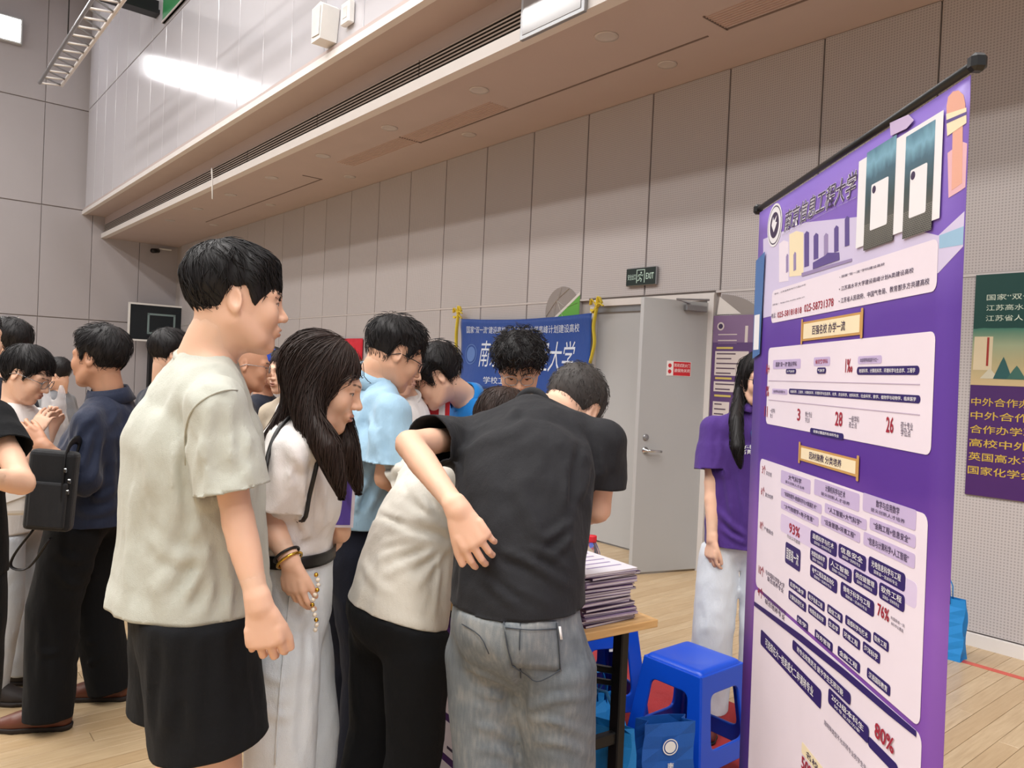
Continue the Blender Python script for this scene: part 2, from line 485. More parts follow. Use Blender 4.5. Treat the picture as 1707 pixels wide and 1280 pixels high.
mb = MB(); mb.lathe([(0, 0), (.016, 0), (.016, .0012), (0, .0012)], (-.085, -.001, .022), 16, rotx(math.pi / 2)); mb.lathe([(0, 0), (.016, 0), (.016, .0012), (0, .0012)], (-.085, -.001, -.024), 16, rotx(math.pi / 2))
mb.build('pictogram', M['red_print'], pl)

# ---- lamps of the hall
ORD = ('first second third fourth fifth sixth seventh eighth ninth tenth eleventh twelfth thirteenth fourteenth fifteenth sixteenth seventeenth eighteenth nineteenth twentieth').split() + ['twenty-first', 'twenty-second']
M['lamp_face'] = glow('lamp_diffuser', (1, .98, .95, 1), 4.0)
M['lamp_body'] = plain('lamp_housing', srgb(190, 190, 190), .4, .04, metallic=.4)
lamp_body = MB().box((0, 0, .05), (2.5, .9, .1), bev=.01).mesh('housing'); lamp_body.materials.append(M['lamp_body'])
lamp_face = MB().box((0, 0, -.004), (2.4, .8, .008)).mesh('diffuser'); lamp_face.materials.append(M['lamp_face'])
for i, a in enumerate((-13, -9.5, -6, -2.5, 1.0, 4.5, 8.0)):
    for j, b in enumerate((-4.6, -7.6, -10.6)):
        if j == 0 and i < 2: continue      # no lamp hangs beside the truss
        t = thing('ceiling_lamp', 'rectangular ceiling lamp panel, %s from the end wall, %s row from the glossy wall' % (ORD[i], ORD[j]), 'lamp', H(a, b, 8.6), HYAW, 'lamp panels under the hall ceiling')
        obj('housing', lamp_body, None, t); obj('diffuser', lamp_face, None, t)
        ld = bpy.data.lights.new('lamp_light', 'AREA'); ld.shape = 'RECTANGLE'; ld.size = 2.4; ld.size_y = .8; ld.energy = LAMP_POWER; ld.color = (1, .98, .955)
        lo = bpy.data.objects.new('lamp_light', ld); COL.objects.link(lo); lo.parent = t; lo.location = (0, 0, -.02)
# floodlights high on the end wall, whose glare lies on the glossy panels
M['flood_face'] = glow('floodlight_face', (1, .99, 1, 1), WALL_LAMP)
fl_b = MB().box((0, 0, 0), (.12, .84, .5), bev=.01).mesh('housing'); fl_b.materials.append(M['lamp_body'])
fl_f = MB().box((.064, 0, 0), (.008, .76, .42)).mesh('lit_face'); fl_f.materials.append(M['flood_face'])
for k, nm in enumerate(('nearest the glossy wall', 'in the middle of the row', 'farthest from the glossy wall')):
    t = thing('wall_floodlight', 'bright floodlight high on the end wall, ' + nm, 'floodlight', H(-16.235, -3.45 - .95 * k, 7.72), HYAW, 'floodlights on the end wall')
    obj('housing', fl_b, None, t); obj('lit_face', fl_f, None, t)

# ================================================================== ROLL-UP BANNER
BANX = .547; B_FAR, B_NEAR = 1.757, .950; B_LEAN = 0.012
def b_plane(x, y):
    """where a sight line meets the banner: u from its far edge, z"""
    d = ray(x, y); n_ = np.array([1.0, 0, B_LEAN]); p0 = np.array([BANX, 0, 1.9])
    t = ((p0 - CAM) @ n_) / (d @ n_); p = CAM + d * t
    return B_FAR - p[1], p[2]
BW = B_FAR - B_NEAR; BTOP = 1.903
banner = thing('rollup_banner', 'tall purple roll-up banner with white text panels on its stand', 'banner', (BANX, B_FAR, 0.0), -math.pi / 2)
def blx(z): return (1.9 - z) * B_LEAN          # how far the sheet leans at height z (local +y)
def bquad(name, pts, off, m, parent, thick=.0002):
    """flat shape on the sheet from (u, z) points, raised by off in front"""
    mb = MB(); n = len(pts); off += LAY * 1.1
    V = [(u, blx(z) - off, z) for u, z in pts] + [(u, blx(z) - off + thick, z) for u, z in pts]
    mb.add(V, [tuple(range(n)), tuple(range(2 * n - 1, n - 1, -1))] + [(i, i + n, (i + 1) % n + n, (i + 1) % n) for i in range(n)])
    return mb.build(name, m, parent)
def rrect(u0, z0, u1, z1, r=.012, n=4):
    u0, u1 = min(u0, u1), max(u0, u1); z0, z1 = min(z0, z1), max(z0, z1)
    r = min(r, (u1 - u0) / 2.01, (z1 - z0) / 2.01); P = []
    for cx, cz, a0 in ((u1 - r, z0 + r, -90), (u1 - r, z1 - r, 0), (u0 + r, z1 - r, 90), (u0 + r, z0 + r, 180)):
        for i in range(n + 1):
            a = math.radians(a0 + 90 * i / n); P.append((cx + r * math.cos(a), cz + r * math.sin(a)))
    return P
def sheet_mat():
    m = N('printed_purple_vinyl'); tc = m.n('ShaderNodeTexCoord'); sx = m.n('ShaderNodeSeparateXYZ'); m.l(tc.outputs['Object'], sx.inputs[0])
    f = m.noise(m.coord('Object', (1.5, 1, 3)), 3, 3)
    z = m.math('ADD', m.math('MULTIPLY', sx.outputs[2], .5), m.math('MULTIPLY', m.math('SUBTRACT', f, .5), .05))
    m.base(m.ramp(z, [(.0, srgb(72, 38, 118)), (.38, srgb(84, 44, 132)), (.50, srgb(120, 70, 162)), (.60, srgb(132, 84, 176)), (.68, srgb(88, 50, 146)), (.80, srgb(92, 58, 156)), (.86, srgb(122, 92, 186)), (.96, srgb(140, 112, 198))]))
    m.set(Roughness=.38); return m.m
mb = MB(); zs = np.linspace(.04, BTOP - .01, 40); us = np.linspace(0, BW, 14)
G = np.array([[(u, blx(z), z) for u in us] for z in zs])
mb.grid(G[:, ::1]); sheet = mb.build('printed_sheet', sheet_mat(), banner, True); solid(sheet, .0008, 0)
mb = MB(); mb.tube([(-.012, 0, BTOP), (BW + .012, 0, BTOP)], .0062, 10); mb.build('top_rail', M['black'], banner, True)
for u in (-.012, BW + .012):
    MB().box((u, 0, BTOP), (.018, .020, .022), bev=.005).build('rail_cap', M['black'], banner)
mb = MB(); mb.tube([(BW / 2, .06, .06), (BW / 2, .035, BTOP - .01)], .008, 8); mb.build('support_pole', M['metal_grey'], banner, True)
mb = MB(); mb.box((BW / 2, .03, .035), (BW + .04, .09, .07), bev=.012); mb.build('base_case', M['metal_grey'], banner)
for u in (.12, BW - .12):
    MB().box((u, .03, .006), (.035, .34, .012), bev=.004).build('foot', M['black'], banner)
PR = lambda n, *c: printed(n, srgb(*c))
M['p_white'] = PR('print_pale_lilac', 232, 220, 232); M['p_lilac'] = PR('print_lilac', 196, 178, 216); M['p_navy'] = PR('print_navy', 44, 28, 98)
M['p_red'] = PR('print_dark_red', 158, 34, 56); M['p_ink'] = PR('print_ink', 60, 46, 78); M['p_cream'] = PR('print_cream', 238, 222, 188); M['p_gold'] = PR('print_gold', 196, 150, 88)
M['p_sky'] = PR('print_sky', 150, 186, 214); M['p_pink'] = PR('print_pink', 224, 176, 186); M['p_mist'] = PR('print_mist', 206, 196, 226); M['p_photo'] = PR('print_photo_teal', 58, 86, 102); M['p_blue'] = PR('print_blue', 74, 112, 168)
M['p_stone'] = PR('print_stone', 150, 134, 176); M['p_deep'] = PR('print_deep_violet', 92, 76, 140); M['p_peach'] = PR('print_peach', 226, 168, 148); M['p_line'] = PR('print_hairline', 186, 168, 190); M['p_card'] = PR('paper_white', 232, 230, 234)
M['p_brick'] = PR('print_brick_dark', 62, 66, 74)
LAY = .00045
def bpanel(name, tl, br, layer, m, parent, r=.012):
    u0, z1 = b_plane(*tl); u1, z0 = b_plane(*br); return bquad(name, rrect(u0, z0, u1, z1, r), LAY * layer, m, parent), (u0, z0, u1, z1)
def bwords(s, u0, u1, z0, z1, layer, m, parent, bold=0.0, shear=0.0, name='lettering'):
    Q, Fc, asp = text_mesh(s, name, bold, shear)
    if not len(Q): return
    V = np.zeros_like(Q); V[:, 0] = u0 + Q[:, 0] * (u1 - u0); V[:, 2] = z0 + Q[:, 1] * (z1 - z0)
    V[:, 1] = [blx(z) for z in V[:, 2]]; V[:, 1] -= LAY * (layer + 1.1) + .0002
    return MB().add(V, Fc).build(name, m, parent)
def btext(s, bl, tr, m, parent, layer=2, bold=0.0, shear=0.0):
    u0, z0 = b_plane(*bl); u1, z1 = b_plane(*tr); return bwords(s, u0, u1, z0, z1, layer, m, parent, bold, shear)
def bpill(s, tl, br, m, mt, parent, layer=2, r=.01, s2=None, pad=.12):
    o, (u0, z0, u1, z1) = bpanel('label_pill', tl, br, layer, m, parent, r)
    w, h = u1 - u0, z1 - z0
    if s2:
        bwords(s, u0 + w * pad, u1 - w * pad, z0 + h * .50, z1 - h * .14, layer + 1, mt, o, .008)
        bwords(s2, u0 + w * .2, u1 - w * .2, z0 + h * .14, z0 + h * .38, layer + 1, mt, o)
    elif s: bwords(s, u0 + w * pad, u1 - w * pad, z0 + h * .24, z1 - h * .24, layer + 1, mt, o, .008)
    return o
def btl(s, C, x0, yt, yb, x1, m, parent, layer=2.6, bold=0.0):
    """words whose left end spans yt..yb and which run to x1"""
    u0, z1 = b_plane(*C(x0, yt)); _, z0 = b_plane(*C(x0, yb)); p0, p1 = C(x0, 0)[0], C(x1, 0)[0]; py = C(x0, (yt + yb) / 2)[1]
    vy = 623; py2 = py + (py - vy) / (p0 - 834.) * (p1 - p0); u1, _z2 = b_plane(p1, py2)
    return bwords(s, u0, u1, z0, z1, layer, m, parent, bold)
def bpl(s, C, x0, yt, yb, x1, m, mt, parent, layer=2.6, r=.004, s2=None, pad=.1):
    u0, z1 = b_plane(*C(x0, yt)); _, z0 = b_plane(*C(x0, yb)); p0, p1 = C(x0, 0)[0], C(x1, 0)[0]; py = C(x0, yt)[1]
    u1, _z2 = b_plane(p1, py + (py - 623) / (p0 - 834.) * (p1 - p0)); w, h = u1 - u0, z1 - z0
    o = bquad('label_pill', rrect(u0, z0, u1, z1, r), LAY * layer, m, parent)
    if s2:
        bwords(s, u0 + w * pad, u1 - w * pad, z0 + h * .46, z1 - h * .14, layer + 1, mt, o, .008); bwords(s2, u0 + w * .18, u1 - w * .18, z0 + h * .14, z0 + h * .36, layer + 1, mt, o)
    elif s: bwords(s, u0 + w * pad, u1 - w * pad, z0 + h * .22, z1 - h * .22, layer + 1, mt, o, .008)
    return o
c1 = lambda x, y: (1240 + x / 3.2, 80 + y / 3.2); c2 = lambda x, y: (1240 + x / 3.555, 400 + y / 3.555)
c3 = lambda x, y: (1240 + x / 3.88, 730 + y / 3.88); c4 = lambda x, y: (1240 + x / 4.2675, 1000 + y / 4.2675)
# -- printed scenery at the head of the sheet
art = banner
def bpoly(name, pts, layer, m): return bquad(name, [(min(max(u, .001), BW - .001), z) for u, z in (b_plane(*p) for p in pts)][::-1], LAY * layer, m, art)
bpoly('mist_band', [c1(105, 1020), c1(330, 930), c1(620, 900), c1(1040, 1000), c1(1238, 850), c1(1238, 1040), c1(1040, 1200), c1(560, 1330), c1(105, 1440)], .5, M['p_mist'])
bpoly('water_band', [c1(1045, 1000), c1(1238, 930), c1(1238, 1030), c1(1045, 1070)], .8, M['p_sky'])
bpoly('cloud', [c1(1090, 560), c1(1170, 500), c1(1232, 490), c1(1238, 720), c1(1160, 760), c1(1095, 800)], .8, M['p_pink'])
for k, (x0, x1, yt, yb, mm) in enumerate(((190, 240, 1040, 1250, 'p_white'), (245, 320, 990, 1220, 'p_cream'), (325, 350, 990, 1170, 'p_deep'), (375, 400, 1000, 1130, 'p_deep'), (430, 452, 1000, 1110, 'p_stone'), (485, 508, 960, 1090, 'p_deep'), (542, 566, 910, 1060, 'p_deep'), (228, 240, 1110, 1200, 'p_stone'), (268, 282, 1100, 1190, 'p_stone'))):
    bpoly('printed_tower', [c1(x0, yt + 4), c1((x0 + x1) / 2, yt - 14), c1(x1, yt - 6), c1(x1, yb - 8), c1(x0, yb)], 1 + .1 * k, M[mm])
bpoly('printed_gate', [c1(372, 1145), c1(440, 1105), c1(450, 1092), c1(475, 1092), c1(512, 1090), c1(514, 1130), c1(372, 1180)], 2.2, M['p_deep'])
bpoly('printed_terrace', [c1(312, 1200), c1(580, 1122), c1(580, 1138), c1(312, 1220)], 2.3, M['p_stone'])
bpoly('printed_shaft', [c1(1118, 420), c1(1172, 395), c1(1168, 720), c1(1112, 760)], 1.2, M['p_peach'])
bpoly('printed_dome', [c1(1086, 310), c1(1094, 262), c1(1120, 232), c1(1150, 226), c1(1176, 250), c1(1186, 300), c1(1186, 330), c1(1086, 350)], 1.5, M['p_peach'])
bpoly('printed_cornice', [c1(1084, 352), c1(1192, 318), c1(1192, 400), c1(1090, 470)], 1.7, M['p_cream'])
bpoly('printed_shadow', [c1(1086, 385), c1(1192, 340), c1(1192, 356), c1(1086, 404)], 2.0, M['p_deep'])
# emblem
uc, zc = b_plane(*c1(168, 945)); R1 = .046
def bdisc(name, r, layer, m, n=28): return bquad(name, [(uc + r * math.cos(2 * math.pi * i / n), zc + r * math.sin(2 * math.pi * i / n)) for i in range(n)], LAY * layer, m, banner)
em = bdisc('emblem', R1, 2.4, M['p_card']); bdisc('emblem_ring', R1 * .90, 2.8, M['p_ink']); bdisc('emblem_field', R1 * .84, 3.2, M['p_card']); bdisc('emblem_core', R1 * .60, 3.6, M['p_ink'])
bquad('emblem_mark', [(uc + R1 * x, zc + R1 * z) for x, z in ((-.38, .05), (-.05, -.32), (.36, .08), (.12, .12), (.3, .4), (-.1, .22), (-.2, .42))], LAY * 4, M['p_card'], banner)
# university name
btext('南京信息工程大学', c1(218, 985), c1(612, 640), M['p_card'], banner, 2.4, .03, .25); btext('南京信息工程大学', c1(219, 982), c1(611, 643), M['p_ink'], banner, 2.9, .002, .25)
btext('Nanjing University of Information Science & Technology', c1(208, 1000), c1(610, 790), M['p_card'], banner, 2.4, .045); btext('Nanjing University of Information Science & Technology', c1(208, 1000), c1(610, 790), M['p_ink'], banner, 2.9)
# taped sheet with two photographs
def photo_mat(k, z0, z1):
    m = N('photo_print_%d' % k); tc = m.n('ShaderNodeTexCoord'); sx = m.n('ShaderNodeSeparateXYZ'); m.l(tc.outputs['Object'], sx.inputs[0])
    t = m.math('DIVIDE', m.math('SUBTRACT', sx.outputs[2], z0), z1 - z0); f = m.noise(m.coord('Object', (2, 1, 1)), 26, 4)
    col = m.ramp(m.math('ADD', t, m.math('MULTIPLY', m.math('SUBTRACT', f, .5), .25)), [(.0, srgb(58, 58, 56)), (.25, srgb(84, 84, 80)), (.45, srgb(60, 78, 82)), (.72, srgb(70, 104, 122)), (.86, srgb(120, 168, 190)), (1.0, srgb(84, 128, 150))])
    br_ = m.n('ShaderNodeTexBrick'); br_.inputs['Scale'].default_value = 90; m.l(m.coord('Object', (1, 1, 1)), br_.inputs[0]); mp = m.n('ShaderNodeCombineXYZ'); m.l(sx.outputs[0], mp.inputs[0]); m.l(sx.outputs[2], mp.inputs[1]); m.l(mp.outputs[0], br_.inputs[0])
    low = m.math('LESS_THAN', t, .26); m.base(m.mix(m.math('MULTIPLY', m.math('MULTIPLY', low, br_.outputs['Fac']), .8), col, srgb(170, 168, 160))); m.set(Roughness=.35); return m.m
u0, z0 = b_plane(*c1(605, 1090)); u1, z1 = b_plane(*c1(1078, 330))
sheet2 = bquad('taped_sheet', rrect(u0, z0 + .006, u1, z1, .001), LAY * 5.5, M['p_card'], banner)
for q, (tl, br) in enumerate(((c1(668, 560), c1(805, 1028)), (c1(878, 475), c1(1012, 968)))):
    ph, (a, b, c, d) = bpanel('photograph', tl, br, 6.2, photo_mat(q, *[b_plane(*w)[1] for w in (br, tl)]), sheet2, .001)
    bquad('pictured_card', rrect(a + (c - a) * .22, b + (d - b) * .18, a + (c - a) * .80, b + (d - b) * .64, .003), LAY * 7.2, M['p_card'], ph)
    bquad('pictured_badge', [(a + (c - a) * .32 + .006 * math.cos(t), b + (d - b) * .58 + .006 * math.sin(t)) for t in np.linspace(0, 6.28, 13)[:-1]], LAY * 7.8, M['p_ink'], ph)
bpoly('tape', [c1(790, 400), c1(890, 355), c1(920, 385), c1(880, 430), c1(795, 470)], 6.4, PR('clear_tape', 196, 176, 214))
# slip of blue paper stuck over the far edge
ua, za = b_plane(1281, 418); ub, zb = b_plane(1293, 596)
slip = bquad('paper_slip', [(.0, zb), (.05, zb + .01), (.06, za), (.0, za - .012)], LAY * 9, M['p_blue'], banner)
bquad('slip_text_field', rrect(.006, zb + .02, .042, zb + (za - zb) * .42, .001), LAY * 10, M['p_card'], slip)
# -- panel 1
u0 = b_plane(*c2(165, 480))[0]; u1, z0 = b_plane(*c2(1146, 302)); _q, z1 = b_plane(*c2(1152, -10))
P1 = bquad('text_panel', rrect(u0, z0, u1, z1, .012), LAY * 1.6, M['p_white'], banner)
I = M['p_ink']
btext('• 国家“双一流”学科建设高校', c2(572, 228), c2(842, 132), I, P1, 2.6, .006); btext('• 江苏高水平大学建设高峰计划A类建设高校', c2(570, 305), c2(1014, 160), I, P1, 2.6, .006)
btext('• 江苏省人民政府、中国气象局、教育部多方共建高校', c2(568, 378), c2(1108, 222), I, P1, 2.6, .006)
btext('地址：江苏省南京市宁六路219号', c2(186, 325), c2(372, 258), I, P1, 2.6); btext('网址：http://zs.nuist.edu.cn', c2(176, 392), c2(365, 330), I, P1, 2.6)
btext('电话：', c2(168, 465), c2(196, 430), I, P1, 2.6); btext('025-58181818', c2(203, 462), c2(348, 395), M['p_red'], P1, 2.6, .01); btext('025-58731378', c2(362, 428), c2(538, 342), M['p_red'], P1, 2.6, .01)
def scroll(tl, br, s):
    o, (u0, z0, u1, z1) = bpanel('scroll_label', tl, br, 3.0, M['p_gold'], banner, .002); e = .004
    bquad('scroll_face', rrect(u0 + e * 2, z0 + e, u1 - e * 2, z1 - e, .001), LAY * 3.5, M['p_cream'], o)
    bwords(s, u0 + (u1 - u0) * .2, u1 - (u1 - u0) * .24, z0 + (z1 - z0) * .26, z1 - (z1 - z0) * .26, 4.2, I, o, .008)
    for u in (u0, u1): bquad('scroll_rod', rrect(u - .004, z0 - .006, u + .004, z1 + .006, .002), LAY * 4.2, M['p_gold'], o)
scroll(c2(352, 488), c2(704, 560), '百强名校 办学一流'); scroll(c3(368, 45), c3(742, 255), '因材施教 分类培养')
# -- panel 2
P2, _ = bpanel('text_panel', c2(150, 640), c2(1112, 1278), 1.6, M['p_white'], banner)
NV, WT, LI, RD = M['p_navy'], M['p_card'], M['p_lilac'], M['p_red']
btext('A+', c2(134, 795), c2(158, 732), RD, P2, 2.6, .02); bpill('国家“双一流”建设学科', c2(178, 712), c2(340, 762), LI, I, P2, 2.4, .004); bpill('大气科学', c2(255, 765), c2(314, 793), NV, WT, P2, 3.2, .008)
bpill('省优势学科', c2(420, 696), c2(515, 745), LI, RD, P2, 2.4, .004); bpill('气象学', c2(440, 756), c2(492, 792), NV, WT, P2, 3.2, .008)
btext('1‰', c2(606, 786), c2(652, 702), RD, P2, 2.6, .02); bpill('ESI全球学科排名前千分之一', c2(682, 690), c2(822, 732), LI, I, P2, 2.4, .004)
bpill('地球科学、计算机科学、环境科学与生态学、工程学', c2(676, 752), c2(1046, 800), NV, WT, P2, 2.6, .02, pad=.05)
btext('1%', c2(134, 926), c2(154, 866), RD, P2, 2.6, .02); bpill('ESI学科全球前1%', c2(172, 880), c2(262, 918), LI, I, P2, 2.4, .004)
bpill('地球科学、工程学、计算机科学、环境科学与生态学、化学、农业科学、材料科学、社会科学、数学、植物学与动物学、临床医学', c2(272, 880), c2(1052, 970), NV, WT, P2, 2.6, .02, pad=.02)
for s_, a, b, t1, t2, ta, tb in (('11', (126, 1046), (146, 986), '一级学科', '博士点', (160, 1052), (190, 1000)), ('3', (320, 1070), (341, 1000), '博士专业', '学位点', (368, 1080), (410, 1020)), ('28', (545, 1100), (592, 1020), '一级学科', '硕士点', (628, 1112), (690, 1046)), ('26', (848, 1140), (896, 1050), '硕士专业', '学位点', (936, 1160), (1010, 1084))):
    btext(s_, c2(*a), c2(*b), RD, P2, 2.6, .02); m_ = ((ta[1] + tb[1]) / 2)
    btext(t1, c2(ta[0], m_ - 2), c2(tb[0], tb[1]), I, P2, 2.6); btext(t2, c2(ta[0], ta[1]), c2(tb[0] - 14, m_ + 4), I, P2, 2.6)
bpill('硕博点覆盖所有本科专业', c2(398, 1112), c2(596, 1186), NV, WT, P2, 2.6, .012)
for q in ((c2(150, 838), c2(1050, 850)), (c2(150, 962), c2(1050, 1014))):
    u0, za = b_plane(*q[0]); u1, zb = b_plane(*q[1]); bquad('rule', rrect(u0, (za + zb) / 2 - .0008, u1, (za + zb) / 2 + .0008, .0002), LAY * 2.4, M['p_line'], P2)
# -- panel 3
u0, z1 = b_plane(*c3(110, 130)); u1, zz_ = b_plane(*c3(1200, 440)); uu_, z0 = b_plane(*c4(1268, 920))
P3 = bquad('text_panel', rrect(u0, z0, u1, z1, .014), LAY * 1.6, M['p_white'], banner)
for s_, q in (('大气科学', (246, 205, 290, 438)), ('计算机科学与技术', (462, 262, 365, 756)), ('数学与应用数学', (778, 352, 470, 1124))): bpl(s_, c3, *q, LI, I, P3, 2.4, .004, '拔尖创新人才培养', .28)
for s_, q in (('“地球物理学+数据科学与大数据技术”', (246, 322, 375, 510)), ('“人工智能+大气科学”', (530, 418, 482, 802)), ('“金融工程+信息安全”', (822, 512, 590, 1120)), ('“大气物理学+电子信息”', (246, 402, 455, 490)), ('“应急管理+环境工程”', (506, 498, 560, 760)), ('“信息与计算科学+人工智能”', (782, 604, 690, 1116))): bpl(s_, c3, *q, LI, I, P3, 2.6)
u0, z1 = b_plane(*c3(244, 485)); u1, z0 = b_plane(*c3(1110, 1400)); bquad('tinted_block', rrect(u0, z0 + .06, u1, z1, .008), LAY * 2.0, PR('print_light_lilac', 214, 198, 228), P3)
btl('93%', c3, 300, 545, 612, 368, RD, P3, 3, .02); btl('行业认可度高', c3, 286, 620, 644, 370, I, P3, 3); bpl('国家级一流', c3, 276, 668, 806, 374, NV, WT, P3, 2.8, .006)
for s_, q in (('遥感科学与技术', (438, 592, 680, 610)), ('信息安全', (620, 678, 772, 800)), ('光电信息科学与工程', (815, 760, 870, 1054)), ('地理信息科学', (436, 706, 790, 545)), ('人工智能', (557, 768, 855, 706)), ('供应链管理', (718, 842, 935, 872)), ('软件工程', (884, 928, 1035, 1050)), ('电气工程及其自动化', (436, 812, 895, 612)), ('微电子科学与工程', (634, 924, 1020, 852))):
    bpl(s_, c3, *q, NV, WT, P3, 2.8, .006, '国家级一流本科专业')
btl('76%', c3, 874, 1064, 1148, 948, RD, P3, 3, .02); btl('的国家级一流', c3, 960, 1150, 1172, 1048, I, P3, 3); btl('本科专业覆盖', c3, 960, 1186, 1208, 1040, I, P3, 3)
for s_, t1, n_, w_ in (('3个', '实验班', (124, 232), (175, 250)), ('6个', '复合培养', (118, 370), (184, 390)), ('18个', '产教融合', (110, 590), (186, 630))):
    btl(s_, c3, n_[0], n_[1] - 62, n_[1], n_[0] + 22, M['p_red'], P3, 2.6, .01); btl(t1, c3, n_[0] + 26, n_[1] - 20, n_[1] + 8, w_[0] + 10, I, P3)
for s_, t1, t2, n_, tb in (('10个', '与中国科学院大学', '联合培养专业', (102, 880), (146, 268, 930)), ('4个', '与中国社会科学院大学', '联合培养专业', (96, 1020), (130, 276, 1075))):
    btl(s_, c3, n_[0], n_[1] - 70, n_[1], n_[0] + 34, RD, P3, 2.6, .01); btl(t1, c3, tb[0], tb[2] - 82, tb[2] - 48, tb[1], I, P3, 2.6, .006); btl(t2, c3, tb[0] + 12, tb[2] - 38, tb[2] - 6, tb[1] - 6, I, P3, 2.6, .006)
for s_, q in (('应用气象学', (298, 905, 960, 408)), ('电子信息工程', (420, 986, 1045, 530)), ('通信工程', (547, 1070, 1130, 646)), ('遥感科学与技术', (664, 1140, 1205, 830)), ('软件工程', (846, 1250, 1318, 946)), ('计算机科学技术', (296, 982, 1040, 410)), ('地理信息科学', (424, 1072, 1130, 538)), ('生态学', (553, 1160, 1220, 628)), ('环境工程', (648, 1225, 1290, 760)), ('海洋科学', (778, 1310, 1380, 890)),
              ('法学', (350, 1140, 1195, 422)), ('财务管理', (466, 1232, 1290, 582)), ('金融工程', (615, 1340, 1405, 760)), ('汉语国际教育', (805, 1480, 1550, 956))): bpl(s_, c3, *q, NV, WT, P3, 3.0)
bpoly('violet_swoosh', [c4(80, 10), c4(420, 250), c4(720, 490), c4(1060, 780), c4(1235, 930), c4(1235, 975), c4(1040, 820), c4(700, 530), c4(400, 290), c4(80, 40)], 3.6, M['p_navy'])
# -- the lower panel
bpl('可选择在大一结束或大二申请转专业', c4, 128, 206, 318, 560, NV, WT, P3, 3.4, .006); bpl('转专业政策灵活 赋予学生无限可能', c4, 355, 278, 352, 770, NV, WT, P3, 4.0, .006)
bpl('2023级本科生', c4, 612, 622, 735, 900, NV, WT, P3, 4.2, .006, '转专业成功率')
u0 = b_plane(*c4(60, 480))[0]; u1, z1 = b_plane(*c4(1272, 965))
P4 = bquad('text_panel', rrect(u0, .22, u1, z1, .014), LAY * 1.2, M['p_white'], banner)
btl('除特殊类型不允许转专业的学生外', c4, 580, 850, 890, 880, I, P4); bpl('名校 层次卓越', c4, 420, 1005, 1090, 800, M['p_cream'], I, P4, 3.0, .004)
btl('50%', c4, 420, 1100, 1195, 505, RD, P4, 4, .02); bpill('', c4(890, 960), c4(1104, 1260), NV, WT, P4, 2.8, .01); btl('80%', c4, 945, 860, 975, 1080, RD, P4, 4.5, .02)

# ================================================================== FIGURES
# Bodies, clothes and hair are grown from distance fields and turned into closed smooth meshes.
f32 = np.float32
def smin(a, b, k):
    if k <= 0: return np.minimum(a, b)
    h = np.maximum(k - np.abs(a - b), 0) / k
    return np.minimum(a, b) - h * h * (k * .25)
def smax(a, b, k): return -smin(-a, -b, k)

def d_ell(P, c, r, R=None):
    q = P - np.asarray(c, f32)
    if R is not None: q = q @ np.asarray(R, f32)      # columns of R are the local axes
    r = np.asarray(r, f32)
    a = q / r; k0 = np.sqrt(np.einsum('ij,ij->i', a, a)) + 1e-6; b = a / r
    k1 = np.sqrt(np.einsum('ij,ij->i', b, b)) + 1e-6
    return k0 * (k0 - 1) / k1

def d_tube(P, C, rx, ry=None, X=None):
    """tapered tube through the points C; rx across X (given, or any), ry across the other way"""
    C = np.asarray(C, f32); n = len(C)
    rx = np.full(n, rx, f32) if np.isscalar(rx) else np.asarray(rx, f32)
    d = None
    if ry is not None:
        ry = np.full(n, ry, f32) if np.isscalar(ry) else np.asarray(ry, f32)
        X = np.asarray(X, f32)
        if X.ndim == 1: X = np.repeat(X[None], n, 0)
    for i in range(n - 1):
        s = C[i + 1] - C[i]; L2 = float(s @ s) + 1e-9
        q = P - C[i]
        t = np.clip((q @ s) / L2, 0, 1)
        q = q - t[:, None] * s
        R = rx[i] + t * (rx[i + 1] - rx[i])
        if ry is None:
            e = np.sqrt(np.einsum('ij,ij->i', q, q)) - R
        else:
            T = s / math.sqrt(L2)
            xa = X[i] - T * float(X[i] @ T); xa /= np.linalg.norm(xa) + 1e-9
            xb = X[i + 1] - T * float(X[i + 1] @ T); xb /= np.linalg.norm(xb) + 1e-9
            xm = xa + xb; xm /= np.linalg.norm(xm) + 1e-9
            ym = np.cross(T, xm)
            Ry = ry[i] + t * (ry[i + 1] - ry[i])
            x = q @ xm; y = q @ ym; z = q @ T
            mn = np.minimum(R, Ry)
            rr = np.sqrt((x / R) ** 2 + (y / Ry) ** 2 + (z / mn) ** 2)
            e = (rr - 1) * mn
        d = e if d is None else np.minimum(d, e)
    return d

